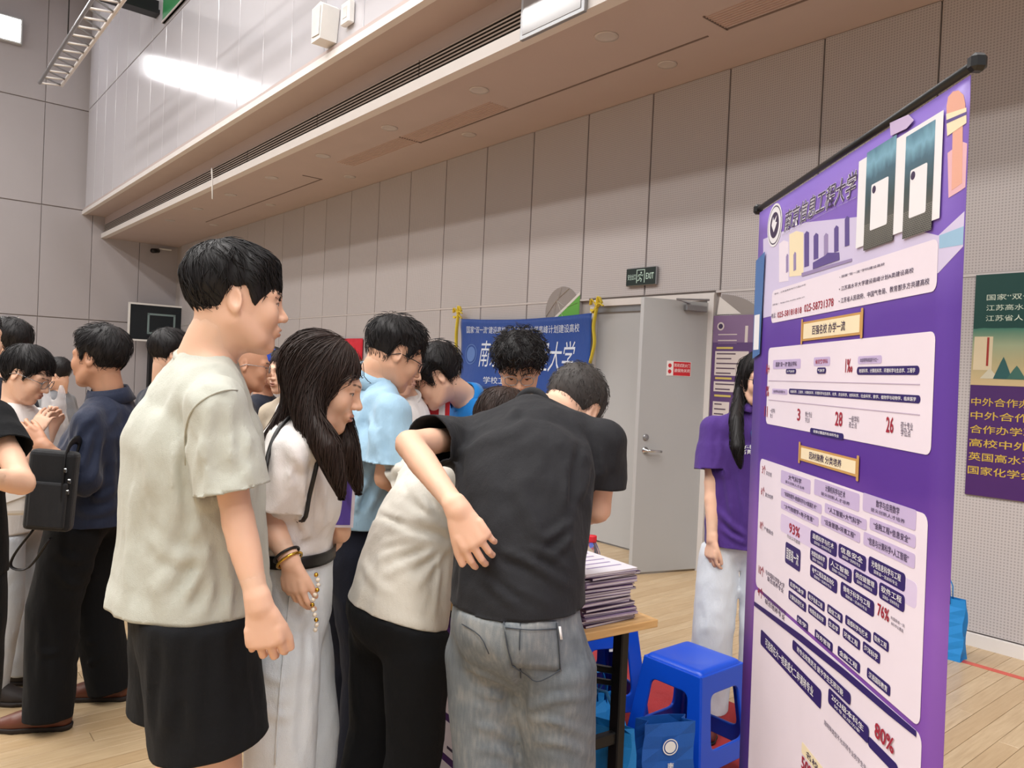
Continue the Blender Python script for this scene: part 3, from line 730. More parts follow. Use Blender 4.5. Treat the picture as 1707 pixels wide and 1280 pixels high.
class Fld:
    """ordered list of shapes: each joins (+), cuts (-) or clips (&) what came before"""
    def __init__(s): s.ops = []; s.cuts = []
    def ell(s, c, r, R=None, k=.02, op='+'): s.ops.append((op, k, lambda P: d_ell(P, c, r, R))); return s
    def tube(s, C, rx, ry=None, X=None, k=.02, op='+'): s.ops.append((op, k, lambda P: d_tube(P, C, rx, ry, X))); return s
    def fn(s, f, k=0.0, op='+'): s.ops.append((op, k, f)); return s
    def limb(s, C, rx, cut=None, ry=None, X=None, k=.02, reach=.17):
        """a tube later trimmed square at a plane (point, outward normal): a sleeve, trouser leg or hem"""
        if cut is None: f = lambda P: d_tube(P, C, rx, ry, X)
        else:
            cp, cn = np.asarray(cut[0], f32), unit(cut[1]).astype(f32)
            f = lambda P: np.maximum(d_tube(P, C, rx, ry, X), (P - cp) @ cn - .016)
        s.ops.append(('+', k, f))
        if cut is not None: s.cuts.append((np.asarray(cut[0]), unit(cut[1]), len(s.ops) - 1, reach))
        return s
    def bump(s, a, b, w, amp):
        """a fold: a soft ridge (amp > 0) or crease (amp < 0) along the line a-b"""
        a = np.asarray(a, f32); b = np.asarray(b, f32)
        def f(P, d):
            sg = b - a; t = np.clip(((P - a) @ sg) / (float(sg @ sg) + 1e-9), 0, 1)
            q = P - a - t[:, None] * sg; e = (q * q).sum(1) / (w * w)
            return d - amp * np.exp(-e) * np.sin(np.pi * np.clip(t * .9 + .05, 0, 1)) ** .5
        s.ops.append(('f', 0, f)); return s
    def trace(s, x, y, t0=.8):
        """where the sight line through (x, y) meets this shape"""
        d = unit(ray(x, y)); t = t0
        for _ in range(90):
            e = float(s((CAM + d * t)[None])[0])
            if e < .0015: return CAM + d * t
            t += max(e * .75, .002)
            if t > 8: return None
    def crease(s, pts, w=.012, amp=.008, valley=.55):
        """a fold lying on the surface along the seen line pts: a ridge with a hollow on each side"""
        P = [s.trace(*p) for p in pts]; P = [p for p in P if p is not None]
        if len(P) < 2: return s
        P = catmull(P, 3) if len(P) > 2 else np.array(P)
        lo, hi = P.min(0) - 4 * w, P.max(0) + 4 * w
        L = np.linspace(0, 1, len(P))
        def f(Q, d):
            m = ((Q > lo) & (Q < hi)).all(1)
            if not m.any(): return d
            q = Q[m]; best = np.full(len(q), 9.0, f32); tt = np.zeros(len(q), f32)
            for i in range(len(P) - 1):
                a, b = P[i].astype(f32), P[i + 1].astype(f32); sg = b - a; t = np.clip(((q - a) @ sg) / (float(sg @ sg) + 1e-9), 0, 1)
                e = q - a - t[:, None] * sg; e = np.sqrt((e * e).sum(1)); c = e < best; best[c] = e[c]; tt[c] = (L[i] + t * (L[i + 1] - L[i]))[c]
            k = np.sin(np.pi * np.clip(tt * .94 + .03, 0, 1)) ** .6
            d = d.copy(); d[m] -= amp * k * (np.exp(-(best / w) ** 2) - valley * np.exp(-((best - 1.9 * w) / w) ** 2)); return d
        s.ops.append(('f', 0, f)); return s
    def creases(s, lst, w=.012, amp=.008):
        base = Fld(); base.ops = list(s.ops)
        for q in lst:
            n = len(s.ops); tmp = Fld(); tmp.ops = list(base.ops); tmp.crease(q[0], q[1] if len(q) > 1 else w, q[2] if len(q) > 2 else amp); s.ops += tmp.ops[len(base.ops):]
        return s
    def warp(s, f): s.ops.append(('f', 0, f)); return s
    def __call__(s, P):
        P = np.asarray(P, f32); d = None
        for op, k, f in s.ops:
            if op == 'f': d = f(P, d); continue
            e = f(P)
            if d is None: d = e
            elif op == '+': d = smin(d, e, k)
            elif op == '-': d = smax(d, -e, k)
            else: d = smax(d, e, k)
        return d

def polygonize(f, lo, hi, h):
    """surface nets over the box lo..hi with cell size h, evaluated only near the surface"""
    lo = np.asarray(lo, float); B = 6
    n = (np.ceil((np.asarray(hi, float) - lo) / h / B).astype(int) + 1) * B
    nb = n // B
    ib = np.stack(np.meshgrid(*[np.arange(q) for q in nb], indexing='ij'), -1).reshape(-1, 3)
    ctr = (lo + (ib * B + (B - 1) / 2.0) * h).astype(f32)
    dc = f(ctr)
    D = np.empty(tuple(nb) + (B, B, B), f32)
    D.reshape(-1, B * B * B)[:] = np.where(dc > 0, 1.0, -1.0)[:, None]
    keep = np.where(np.abs(dc) < h * B * 1.05 + min(.012, .35 * h * B))[0]
    loc = np.stack(np.meshgrid(*[np.arange(B)] * 3, indexing='ij'), -1).reshape(-1, 3) * h
    DR = D.reshape(-1, B * B * B)
    for k0 in range(0, len(keep), 3000):
        kk = keep[k0:k0 + 3000]
        P = (lo + ib[kk][:, None, :] * (B * h) + loc[None]).reshape(-1, 3).astype(f32)
        DR[kk] = f(P).reshape(len(kk), -1)
    D = D.transpose(0, 3, 1, 4, 2, 5).reshape(tuple(n))
    S_ = D < 0
    nx, ny, nz = n
    c8 = [S_[i:nx - 1 + i, j:ny - 1 + j, k:nz - 1 + k] for i in (0, 1) for j in (0, 1) for k in (0, 1)]
    cnt = sum(c.astype(np.int8) for c in c8)
    mix = (cnt > 0) & (cnt < 8)
    I = np.argwhere(mix)
    if not len(I): return np.zeros((0, 3)), np.zeros((0, 4), int)
    idx = np.full(mix.shape, -1, np.int64); idx[mix] = np.arange(len(I))
    cv = np.stack([D[I[:, 0] + i, I[:, 1] + j, I[:, 2] + k] for i in (0, 1) for j in (0, 1) for k in (0, 1)], 1)
    off = np.array([(i, j, k) for i in (0, 1) for j in (0, 1) for k in (0, 1)], float)
    acc = np.zeros((len(I), 3)); w = np.zeros(len(I))
    for a in range(8):
        for b in range(a + 1, 8):
            if bin(a ^ b).count('1') != 1: continue
            va, vb = cv[:, a], cv[:, b]; m = (va < 0) != (vb < 0)
            t = np.where(m, va / np.where(m, va - vb, 1), 0)
            acc[m] += (off[a] + t[:, None] * (off[b] - off[a]))[m]; w[m] += 1
    V = lo + (I + acc / w[:, None]) * h
    Q = []
    for ax in range(3):
        o1, o2 = [(1, 2), (2, 0), (0, 1)][ax]
        sl = [slice(1, q - 1) for q in n]; sl[ax] = slice(0, n[ax] - 1)
        A = S_[tuple(sl)]; sl2 = list(sl); sl2[ax] = slice(1, n[ax]); Bq = S_[tuple(sl2)]
        E = np.argwhere(A != Bq)
        if not len(E): continue
        inside = A[tuple(E.T)]
        base = E.copy()
        for q in range(3):
            if q != ax: base[:, q] += 1
        def cell(d1, d2):
            c = base.copy(); c[:, o1] += d1; c[:, o2] += d2
            return idx[c[:, 0], c[:, 1], c[:, 2]]
        q4 = np.stack([cell(-1, -1), cell(0, -1), cell(0, 0), cell(-1, 0)], 1)
        q4[~inside] = q4[~inside][:, ::-1]
        Q.append(q4)
    Q = np.concatenate(Q); Q = Q[(Q >= 0).all(1)]
    return V, Q

def np_mesh(name, V, Q, smooth=True):
    me = bpy.data.meshes.new(name)
    me.vertices.add(len(V)); me.vertices.foreach_set('co', np.ascontiguousarray(V, f32).ravel())
    k = Q.shape[1]
    me.loops.add(len(Q) * k); me.loops.foreach_set('vertex_index', np.ascontiguousarray(Q, np.int32).ravel())
    me.polygons.add(len(Q)); me.polygons.foreach_set('loop_start', np.arange(len(Q), dtype=np.int32) * k)
    me.update(calc_edges=True)
    if smooth: me.polygons.foreach_set('use_smooth', np.ones(len(Q), bool))
    return me

def relax(V, Q, it=1, lam=.5):
    E = np.concatenate([Q[:, [i, (i + 1) % 4]] for i in range(4)]); Es = np.sort(E, 1)
    key = Es[:, 0].astype(np.int64) * (len(V) + 1) + Es[:, 1]
    u, c = np.unique(key, return_counts=True)
    u1 = u[c == 1]; fixed = np.zeros(len(V), bool); fixed[u1 // (len(V) + 1)] = True; fixed[u1 % (len(V) + 1)] = True
    a = np.concatenate([u // (len(V) + 1), u % (len(V) + 1)]); b = np.concatenate([u % (len(V) + 1), u // (len(V) + 1)])
    w = np.maximum(np.bincount(a, minlength=len(V)), 1)[:, None]
    for _ in range(it):
        acc = np.stack([np.bincount(a, V[b, k], len(V)) for k in range(3)], 1) / w
        V = np.where(fixed[:, None], V, V + lam * (acc - V))
    return V

def open_cuts(V, Q, fld, h):
    """trim sleeves, legs and hems square so that they are open"""
    for p, n_, oi, reach in fld.cuts:
        own = fld.ops[oi][2](V.astype(f32)); oth = None
        for i, (op, k, f) in enumerate(fld.ops):
            if op != '+' or i == oi: continue
            e = f(V.astype(f32)); oth = e if oth is None else np.minimum(oth, e)
        mine = np.ones(len(V), bool) if oth is None else own < oth
        e = (V - p) @ n_
        out = mine & (e > 0) & (((V - p) ** 2).sum(1) < reach * reach)
        oq = out[Q]; Q = Q[~oq.all(1)]; oq = out[Q]
        edge = np.unique(Q[oq]); V = V.copy(); V[edge] -= e[edge][:, None] * n_
        used = np.unique(Q); mp = np.full(len(V), -1); mp[used] = np.arange(len(used))
        V, Q = V[used], mp[Q]
    return V, Q

def grow(name, fld, lo, hi, h, m, parent, thick=0.0, smooth_it=1):
    V, Q = polygonize(fld, lo, hi, h)
    V, Q = open_cuts(V, Q, fld, h)
    if smooth_it: V = relax(V, Q, smooth_it)
    me = np_mesh(name, V, Q); o = obj(name, me, m, parent)
    if thick: solid(o, thick, -1)
    return o

def bounds(pts, pad):
    P = np.array(pts); return P.min(0) - pad, P.max(0) + pad

# waves used for cloth folds and hair
def waves(P, freq, seed, n=5, aniso=(1, 1, 1)):
    r = np.random.default_rng(seed); out = 0
    for i in range(n):
        k = r.normal(size=3) * np.asarray(aniso); k *= freq * (1 + .7 * i / n) / (np.linalg.norm(k) + 1e-9)
        ph = r.uniform(0, 6.28); k2 = r.normal(size=3) * freq * .45
        out = out + np.sin(P @ k.astype(f32) + ph + 1.3 * np.sin(P @ k2.astype(f32))) / n
    return out

# ------------------------------------------------------------------ head
def head_field(g=0.0, female=False, ears=True, lids=.0045, mouth=0.0):
    """face in its own frame: x to the person's right, y forward, z up, origin between the ears"""
    F = Fld(); fm = 1.0 if female else 0.0
    F.ell((0, -.014, .034), (.0755, .096, .087), k=0)
    F.ell((0, .022, -.012), (.066 - .002 * fm, .072, .082), k=.03)
    F.ell((0, .026, -.068), (.054 - .004 * fm, .060, .046), k=.03)
    F.ell((0, .072, -.100), (.021 - .003 * fm, .019, .016), k=.03)
    for s in (-1, 1):
        F.tube([(s * .058, -.002, -.045), (s * .042, .045, -.085)], .016, k=.03)       # jaw line
        F.ell((s * .040, .066, -.026), (.024, .022, .026), k=.025)                      # cheek
        F.tube([(s * .012, .089, .021), (s * .046, .072, .022)], [.010, .010], k=.018)   # brow
        F.ell((s * .032, .100, .002), (.019, .016, .011), k=.012, op='-')                # socket
        F.ell((s * .031, .0775, .002), (.0165, .0150, .0138), k=.004)                     # lids
    F.tube([(0, .088, .014), (0, .100, -.012), (0, .110, -.028)], [.0075, .009, .0105], k=.012)
    for s in (-1, 1):
        F.ell((s * .0115, .100, -.032), (.0085, .010, .0075), k=.006)
        F.ell((s * .0065, .106, -.0395), (.004, .005, .003), k=.002, op='-')
    F.ell((0, .0905, -.060), (.026, .012, .014), k=.012)                                 # mouth mound
    F.ell((0, .0985, -.0565), (.020, .0085, .0052), k=.004)                              # upper lip
    F.ell((0, .0970, -.0675), (.017, .0090, .0058), k=.004)                              # lower lip
    F.ell((0, .105, -.0618 - mouth), (.021, .011, .0013 + mouth), k=.003, op='-')        # parting of the lips
    for s in (-1, 1):
        F.ell((s * .031, .094, .0005), (.0125, .012, lids * .55), k=.003, op='-')          # opening of the eye
        if ears:
            Re = rotz(s * -.45) @ roty(s * -.12) @ rotx(.18)
            F.ell((s * .0765, -.012, -.002), (.0075, .0175, .031), Re, k=.006)
            F.ell((s * .0855, -.010, .002), (.007, .0105, .020), Re, k=.004, op='-')
            F.ell((s * .074, -.006, -.029), (.0065, .009, .009), Re, k=.006)
    return F

def hair_short(zline, top=.022, side=.010, front=.02, seed=1, wave=.004, freq=90, fringe=None, fl=.05):
    """hair as a thickness over the skull, ending along a hairline given as (y, z) pairs"""
    ys = np.array([p[0] for p in zline], f32); zs = np.array([p[1] for p in zline], f32)
    def f(P):
        d = d_ell(P, (0, -.014, .036), (.076, .097, .088))
        d2 = d_ell(P, (0, .018, -.005), (.0675, .074, .083))
        d = smin(d, d2, .03)
        zc = np.clip((P[:, 2] + .02) / .12, 0, 1); fy = np.clip((P[:, 1] - .0) / .09, 0, 1)
        t = side + (top - side) * zc * zc * (3 - 2 * zc) + front * fy * zc
        t = t + wave * waves(P * np.array([1, .45, .8], f32), freq, seed, 6)
        zl = np.interp(P[:, 1], ys, zs)
        zl = zl + .004 * np.sin(P[:, 0] * 260 + seed) + .003 * np.sin(P[:, 1] * 190)
        fade = np.clip((P[:, 2] - zl) / fl, 0, 1)
        d = d - t * (.10 + .90 * fade) - .0012
        return smax(d, (zl - P[:, 2]) * .8, .008)
    F = Fld().fn(f)
    if fringe: fringe(F)
    return F

def strands(fld, n, length, flow, seed, rad=.0011, steps=7, lift=.004, jit=.3, V=None, keep=None):
    """many fine tapering locks that lie along the hair surface; returns verts, quads"""
    r = np.random.default_rng(seed)
    P = V[r.integers(0, len(V), n)].astype(f32) + r.normal(size=(n, 3)).astype(f32) * .002
    if keep is not None: P = P[keep(P)]; n = len(P)
    L = length * r.uniform(.5, 1.25, n); st = (L / steps)[:, None].astype(f32)
    off = r.uniform(-.0015, lift, n).astype(f32)
    jv = r.normal(size=(n, 3)).astype(f32) * jit
    pts = []; e = .003
    def grad(P):
        g = np.stack([fld(P + np.eye(3, dtype=f32)[i] * e) - fld(P - np.eye(3, dtype=f32)[i] * e) for i in range(3)], 1)
        return g / (np.linalg.norm(g, axis=1)[:, None] + 1e-9)
    for s_ in range(steps + 1):
        g = grad(P); d = fld(P)
        P = P - g * (d - off * (1 + s_ * .25))[:, None] * .85
        pts.append(P.copy())
        w = flow(P) + jv; w = w - g * (w * g).sum(1)[:, None] * .9
        w /= np.linalg.norm(w, axis=1)[:, None] + 1e-9
        P = P + w * st
    A = np.stack(pts, 1)                       # n, steps+1, 3
    T = np.gradient(A, axis=1); T /= np.linalg.norm(T, axis=2)[:, :, None] + 1e-9
    ref = r.normal(size=(n, 1, 3)); Nn = np.cross(T, ref); Nn /= np.linalg.norm(Nn, axis=2)[:, :, None] + 1e-9
    Bn = np.cross(T, Nn)
    prof = np.sin(np.linspace(.35, 3.05, steps + 1)) * rad
    prof[-1] = rad * .05
    VV = []
    for k in range(3):
        a = 2 * math.pi * k / 3
        VV.append(A + (Nn * math.cos(a) + Bn * math.sin(a)) * prof[None, :, None])
    VV = np.stack(VV, 2).reshape(-1, 3)        # n,(steps+1),3
    ii = np.arange(n)[:, None, None] * (steps + 1) * 3 + np.arange(steps)[None, :, None] * 3
    q = []
    for k in range(3):
        k2 = (k + 1) % 3
        q.append(np.stack([ii + k, ii + k2, ii + 3 + k2, ii + 3 + k], -1))
    return VV, np.concatenate(q, 2).reshape(-1, 4)

# ------------------------------------------------------------------ hands
def hand_field(F, wrist, R, right, curl=(.35, .4, .45, .5), thumb=(.5, .35), spread=.06, s=1.0, splay=.5):
    """R columns: x towards the thumb side, y along the fingers, z out of the back of the hand"""
    W = np.asarray(wrist, float); R = np.asarray(R, float)
    L = lambda x, y, z: W + R @ (np.array([x, y, z]) * s)
    F.tube([L(0, -.02, 0), L(.002, .03, 0), L(0, .082, -.002)], [.026 * s, .036 * s, .040 * s], [.019 * s, .015 * s, .0125 * s], R[:, 0], k=.012)
    base = [(.030, .086), (.010, .092), (-.011, .088), (-.030, .078)]
    lens = [(.043, .026, .021), (.047, .030, .022), (.044, .028, .021), (.034, .021, .019)]
    rad = [.0088, .009, .0086, .0076]
    for i in range(4):
        x, y = base[i]; a = 0.0; sp = (x / .03) * spread
        p = np.array([x, y - .01, 0.0]); C = [L(*(p - np.array([0, .02, -.001]))), L(*p)]; rr = [rad[i], rad[i] * 1.05]
        for j, l in enumerate(lens[i]):
            a += curl[i] * (1.0, 1.15, .8)[j]
            d = np.array([math.sin(sp) * math.cos(a), math.cos(sp) * math.cos(a), -math.sin(a)])
            p = p + d * l; C.append(L(*p)); rr.append(rad[i] * (1.0, .92, .78)[j])
        F.tube(C, np.array(rr) * s, k=.005)
    t0, t1 = thumb
    p = np.array([.022, .022, -.004]); C = [L(*p)]; rr = [.014]
    d = np.array([math.sin(splay), math.cos(splay), 0.0]); d = np.array([d[0] * math.cos(t0), d[1], -abs(math.sin(t0)) * .6])
    for j, l in enumerate((.040, .032, .026)):
        if j: d = unit(d + np.array([-.28 * t1 * 2, .12, -.35 * t1]))
        else: d = unit(d)
        p = p + d * l; C.append(L(*p)); rr.append((.0118, .0105, .0085)[j])
    F.tube(C, np.array(rr) * s, k=.009)

def frame_yz(y, z):
    y = unit(y); z = np.asarray(z, float); z = unit(z - y * (z @ y)); x = np.cross(y, z)
    return np.stack([x, y, z], 1)

def head_R(yaw, pitch=0.0, roll=0.0):
    """yaw: 0 looks away from the photographer, 90 to the right; pitch > 0 looks down; roll > 0 tips to the person's right"""
    a = math.radians(yaw)
    Rz = rotz(-a)
    return Rz @ rotx(-math.radians(pitch)) @ roty(math.radians(roll))

# ------------------------------------------------------------------ skin
def skin_mat(name, c, freckle=.05):
    m = N(name); v = m.coord('Object')
    at = m.n('ShaderNodeAttribute', attribute_name='tint')
    f = m.noise(v, 30, 4); f2 = m.noise(v, 6, 3)
    col = m.mix(f2, scale_c(c, .93), (min(c[0] * 1.06, 1), c[1] * 1.02, c[2] * 1.0, 1))
    col = m.mix(m.math('MULTIPLY', f, .25), col, (c[0] * .95, c[1] * .78, c[2] * .7, 1))
    sep = m.n('ShaderNodeSeparateColor'); m.l(at.outputs['Color'], sep.inputs[0])
    col = m.mix(sep.outputs[0], col, (.40, .15, .12, 1))      # lips
    col = m.mix(sep.outputs[1], col, (.018, .013, .011, 1))    # brows and lashes
    m.base(col); m.set(Roughness=.48); m.p.inputs['Specular IOR Level'].default_value = .4
    m.p.inputs['Subsurface Weight'].default_value = .12
    m.p.inputs['Subsurface Radius'].default_value = (.012, .005, .003); m.p.inputs['Subsurface Scale'].default_value = .5
    m.bump(m.noise(v, 260, 3), .06, .002)
    return m.m

def hair_mat(name, c, rough=.52):
    m = N(name); v = m.coord('Object')
    ge = m.n('ShaderNodeNewGeometry')
    f = m.noise(v, 45, 3)
    k = m.math('ADD', m.math('MULTIPLY', ge.outputs['Random Per Island'], .6), m.math('MULTIPLY', f, .4))
    m.base(m.mix(k, scale_c(c, .6), scale_c(c, 1.7))); m.set(Roughness=rough); m.p.inputs['Specular IOR Level'].default_value = .32
    return m.m

def eye_mat():
    m = N('eye'); tc = m.n('ShaderNodeTexCoord')
    sx = m.n('ShaderNodeSeparateXYZ'); m.l(tc.outputs['Object'], sx.inputs[0])
    m.base(m.ramp(m.math('MULTIPLY', sx.outputs[1], 70.0), [(0.0, (.62, .58, .55, 1)), (.80, (.62, .58, .55, 1)), (.82, (.03, .017, .01, 1)), (.95, (.006, .005, .005, 1))]))
    m.set(Roughness=.08)
    return m.m
M['eye'] = eye_mat()
SKIN = {'light': skin_mat('skin_light', srgb(230, 188, 162)), 'mid': skin_mat('skin_mid', srgb(214, 168, 140)), 'tan': skin_mat('skin_tan', srgb(196, 148, 120))}
HAIR = {'black': hair_mat('hair_black', srgb(24, 21, 22)), 'brown': hair_mat('hair_brown', srgb(46, 33, 28)), 'grey': hair_mat('hair_grey', srgb(62, 58, 56), .6)}

UP = np.array([0, 0, 1.0])
def W3(q):
    """(x, y, depth) as seen, or a ready 3-D point marked ('w', point)"""
    if isinstance(q, np.ndarray): return q
    return px(*q)

def catmull(P, n=4):
    P = np.array(P, float); A = np.vstack([2 * P[0] - P[1], P, 2 * P[-1] - P[-2]]); out = []
    for i in range(1, len(A) - 2):
        for t in np.arange(n) / n:
            a, b, c, d = A[i - 1:i + 3]
            out.append(.5 * ((2 * b) + (-a + c) * t + (2 * a - 5 * b + 4 * c - d) * t * t + (-a + 3 * b - 3 * c + d) * t ** 3))
    out.append(A[-2]); return np.array(out)

class Person:
    def __init__(s, label, pel, neck, head, yaw, hypr, H=1.72, syaw=None, female=False, skin='light', build=1.0, hs=1.0,
                 arms=None, feet=None, tilt=0.0, q=1.0, group='people at the stand', cat='person', bow=0.0, armk=.9):
        s.armk = armk; s.H = H; s.q = q; s.female = female; s.build = build; s.hs = hs * H / 1.74
        s.pel, s.neck, s.hc = W3(pel), W3(neck), W3(head)
        s.root = thing('person', label, cat, (float(s.pel[0]), float(s.pel[1]), 0.0), 0.0, group)
        s.O = np.array([s.pel[0], s.pel[1], 0.0])
        s.skin = SKIN[skin]; k = H / 1.72; s.k = k
        lat = lambda y: np.array([math.cos(math.radians(y)), -math.sin(math.radians(y)), 0.0])
        s.yaw = yaw; s.Rh = lat(yaw); s.Fh = np.cross(UP, s.Rh)
        syaw = yaw if syaw is None else syaw
        T = unit(s.neck - s.pel); s.T = T
        Rs = lat(syaw); Rs = unit(Rs + UP * math.tan(tilt)); Rs = unit(Rs - T * (Rs @ T) * .7); s.Rs = Rs
        s.Fs = unit(np.cross(T, Rs))
        L = np.linalg.norm(s.neck - s.pel)
        w = s.pel + unit(T + UP * .7) * L * .30
        c = s.pel + T * L * .66 - s.Fs * (.012 + bow) * 1.0
        s.spine = [s.pel, w - s.Fs * bow * .5, c, s.neck]
        sw = (.101 if female else .110) * H * build ** .5
        s.sh = {'R': s.neck + Rs * sw - T * .042 * H, 'L': s.neck - Rs * sw - T * .042 * H}
        hw = (.054 if female else .052) * H
        s.hip = {'R': s.pel + s.Rh * hw, 'L': s.pel - s.Rh * hw}
        s.HR = head_R(*hypr)
        s.el, s.wr, s.hand = {}, {}, {}
        arms = arms or {}
        for d, sg in (('R', 1), ('L', -1)):
            a = arms.get(d, {})
            out = s.Rs * sg
            e = W3(a['el']) if 'el' in a else s.sh[d] + unit(-UP + out * .18 - s.Fs * .10) * .172 * H
            wv = W3(a['wr']) if 'wr' in a else e + unit(-UP + out * .04 + s.Fs * .25) * .150 * H
            s.el[d], s.wr[d] = e, wv
            hd = a.get('dir'); hd = unit(wv - e) if hd is None else unit(W3(hd) - wv if not isinstance(hd, np.ndarray) else hd)
            back = a.get('back'); back = (out if back is None else np.asarray(back, float))
            s.hand[d] = dict(dir=hd, back=back, curl=a.get('curl', (.35, .4, .45, .5)), thumb=a.get('thumb', (.5, .35)), spread=a.get('spread', .05), show=a.get('show', True))
        s.kn, s.an, s.toe = {}, {}, {}
        feet = feet or {}
        for d, sg in (('R', 1), ('L', -1)):
            f = feet.get(d)
            if f is None: fxy = s.hip[d] + s.Rh * sg * .02; ft = s.Fh
            else:
                fxy = np.array([f[0], f[1], 0.0]); a = math.radians(f[2] if len(f) > 2 else yaw); ft = np.array([math.sin(a), math.cos(a), 0.0])
            an = np.array([fxy[0], fxy[1], .075 * k]); hp = s.hip[d]
            D = np.linalg.norm(an - hp); dirv = unit(an - hp); l1 = l2 = min(.247 * H, D / 2 * 1.006)
            if D < l1 + l2:
                h_ = math.sqrt(max(l1 * l1 - (D / 2) ** 2, 0)); pole = s.Fh * .8 + ft * .4; pole = unit(pole - dirv * (pole @ dirv))
                kn = (hp + an) / 2 + pole * h_
            else: kn = (hp + an) / 2 + s.Fh * .01
            s.kn[d], s.an[d], s.toe[d] = kn, an, ft
    # -- helpers
    def part(s, name, V, Q, m, thick=0.0, parent=None, smooth=True):
        me = np_mesh(name, np.asarray(V) - s.O, np.asarray(Q), smooth); o = obj(name, me, m, parent or s.root)
        if thick: solid(o, thick, -1)
        return o
    def mbpart(s, name, mb, m, parent=None, smooth=True):
        mb.v = [tuple(np.array(v) - s.O) for v in mb.v]; return mb.build(name, m, parent or s.root, smooth)
    def grow(s, name, fld, lo, hi, h, m, thick=0.0, it=1, parent=None):
        h *= s.q
        V, Q = polygonize(fld, lo, hi, h); V, Q = open_cuts(V, Q, fld, h)
        if it: V = relax(V, Q, it)
        return s.part(name, V, Q, m, thick, parent)
    def h2w(s, p): return s.hc + s.HR @ (np.asarray(p, float) * s.hs)
    def w2h(s, P): return ((P - s.hc.astype(f32)) @ s.HR.astype(f32)) / f32(s.hs)
    # -- skin
    def arm_field(s, F, d, r=1.0):
        k = s.k * s.build ** .5 * r * s.armk; sh, e, w = s.sh[d], s.el[d], s.wr[d]
        F.tube([sh, sh + (e - sh) * .4, sh + (e - sh) * .62, e], np.array([.036, .037, .041, .036]) * k, k=.02)
        F.tube([e, e + (w - e) * .28, e + (w - e) * .7, w], np.array([.037, .040, .031, .025]) * k, k=.015)
    def body(s, hres=.0030, legs=False, hands='RL', lids=.0045, ears=True, mouth=0.0, scalp=True):
        k = s.k; b = s.build
        VS, QS, TS = [], [], []; n0 = 0
        def take(V, Q, tint=None):
            nonlocal n0
            VS.append(V); QS.append(Q + n0); TS.append(np.zeros((len(V), 2)) if tint is None else tint); n0 += len(V)
        # trunk, arms and legs
        F = Fld(); sp = catmull(s.spine, 2)
        n = len(sp); t = np.linspace(0, 1, n)
        rx = np.interp(t, [0, .33, .66, .85, 1], [.128, .118, .138, .115, .052]) * k * b; ry = np.interp(t, [0, .33, .66, .85, 1], [.080, .080, .092, .07, .048]) * k * b
        F.tube(sp, rx, ry, np.linspace(0, 1, n)[:, None] * s.Rs + np.linspace(1, 0, n)[:, None] * s.Rh, k=0)
        nk = s.h2w((0, -.028, -.055))
        F.tube([s.neck - s.T * .02, (s.neck + nk) / 2 - s.Fs * .004, nk], [.062 * k, (.050 if s.female else .057) * k, (.048 if s.female else .055) * k], k=.03)
        F.tube([s.sh['L'], s.neck - s.T * .005, s.sh['R']], [.034 * k, .046 * k, .034 * k], k=.03)
        for d in 'RL': s.arm_field(F, d)
        pts = [s.pel, s.neck, nk] + [q for d in 'RL' for q in (s.sh[d], s.el[d], s.wr[d])]
        for d in 'RL':
            if legs:
                F.tube([s.hip[d], s.kn[d], s.kn[d] * .65 + s.an[d] * .35 - s.Fh * .012, s.an[d]], np.array([.080, .053, .055, .036]) * k, k=.03)
                pts += [s.kn[d], s.an[d]]
            else:
                F.tube([s.hip[d], s.hip[d] * .6 + s.kn[d] * .4], np.array([.058, .055]) * k, k=.03)
        lo, hi = bounds(pts, .13)
        V, Q = polygonize(F, lo, hi, .0125 * max(s.q, 1)); take(relax(V, Q, 1), Q)
        # head and neck, fine
        HF = head_field(female=s.female, ears=ears, lids=lids, mouth=mouth)
        nl = ((s.neck - s.hc) @ s.HR) / s.hs; fr = ((s.neck - s.T * .03 - s.hc) @ s.HR) / s.hs
        nr = (.050 if s.female else .057) / s.hs * k
        HF.tube([(0, -.026, -.045), (np.array([0, -.028, -.055]) + nl) / 2, nl, fr], [nr * .96, nr, nr * 1.1, nr * 1.15], k=.025)
        lo, hi = bounds([(-.098, -.128, -.125), (.098, .128, .13), nl], .012); lo[2] -= .01
        V, Q = polygonize(HF, lo, hi, hres * s.q)
        V = relax(V, Q, 1, .35)
        lips = np.minimum(d_ell(V, (0, .0985, -.0565), (.0205, .0095, .0058)), d_ell(V, (0, .0970, -.0675), (.0175, .0095, .0065)))
        tint = np.zeros((len(V), 2)); tint[:, 0] = np.clip(1 - lips / .002, 0, 1) * (.75 if s.female else .45)
        br = 9.0
        for sg in (-1, 1):
            e = d_tube(V.astype(f32), [(sg * .013, .102, .0235), (sg * .034, .094, .0285), (sg * .052, .076, .0235)], [.0034, .0036, .0016] if not s.female else [.0024, .0026, .001])
            l = d_tube(V.astype(f32), [(sg * .0165, .094, .001), (sg * .031, .0955, .0050), (sg * .0475, .084, .002)], [.0011, .0016, .0014])
            br = np.minimum(br, np.minimum(e, l))
        tint[:, 1] = np.clip(.9 - br / .0022, 0, 1) * .92
        take(s.hc + (V * s.hs) @ s.HR.T, Q, tint)
        # hands with wrists, fine
        for d in 'RL':
            fine = d in hands and s.hand[d]['show']
            hd = s.hand[d]; Fh = Fld(); w, e = s.wr[d], s.el[d]
            R = frame_yz(hd['dir'], hd['back'])
            # thumb side: x axis; for a right hand with its back up the thumb lies to the left
            if d == 'R': R[:, 0] *= -1
            kk = s.k * s.build ** .5 * s.armk
            Fh.tube([e + (w - e) * .68, w], np.array([.0295, .0250]) * kk, k=0)
            hand_field(Fh, w, R, d == 'R', hd['curl'], hd['thumb'], hd['spread'], s=(.93 if s.female else 1.0) * s.k * (.4 + .6 * s.armk))
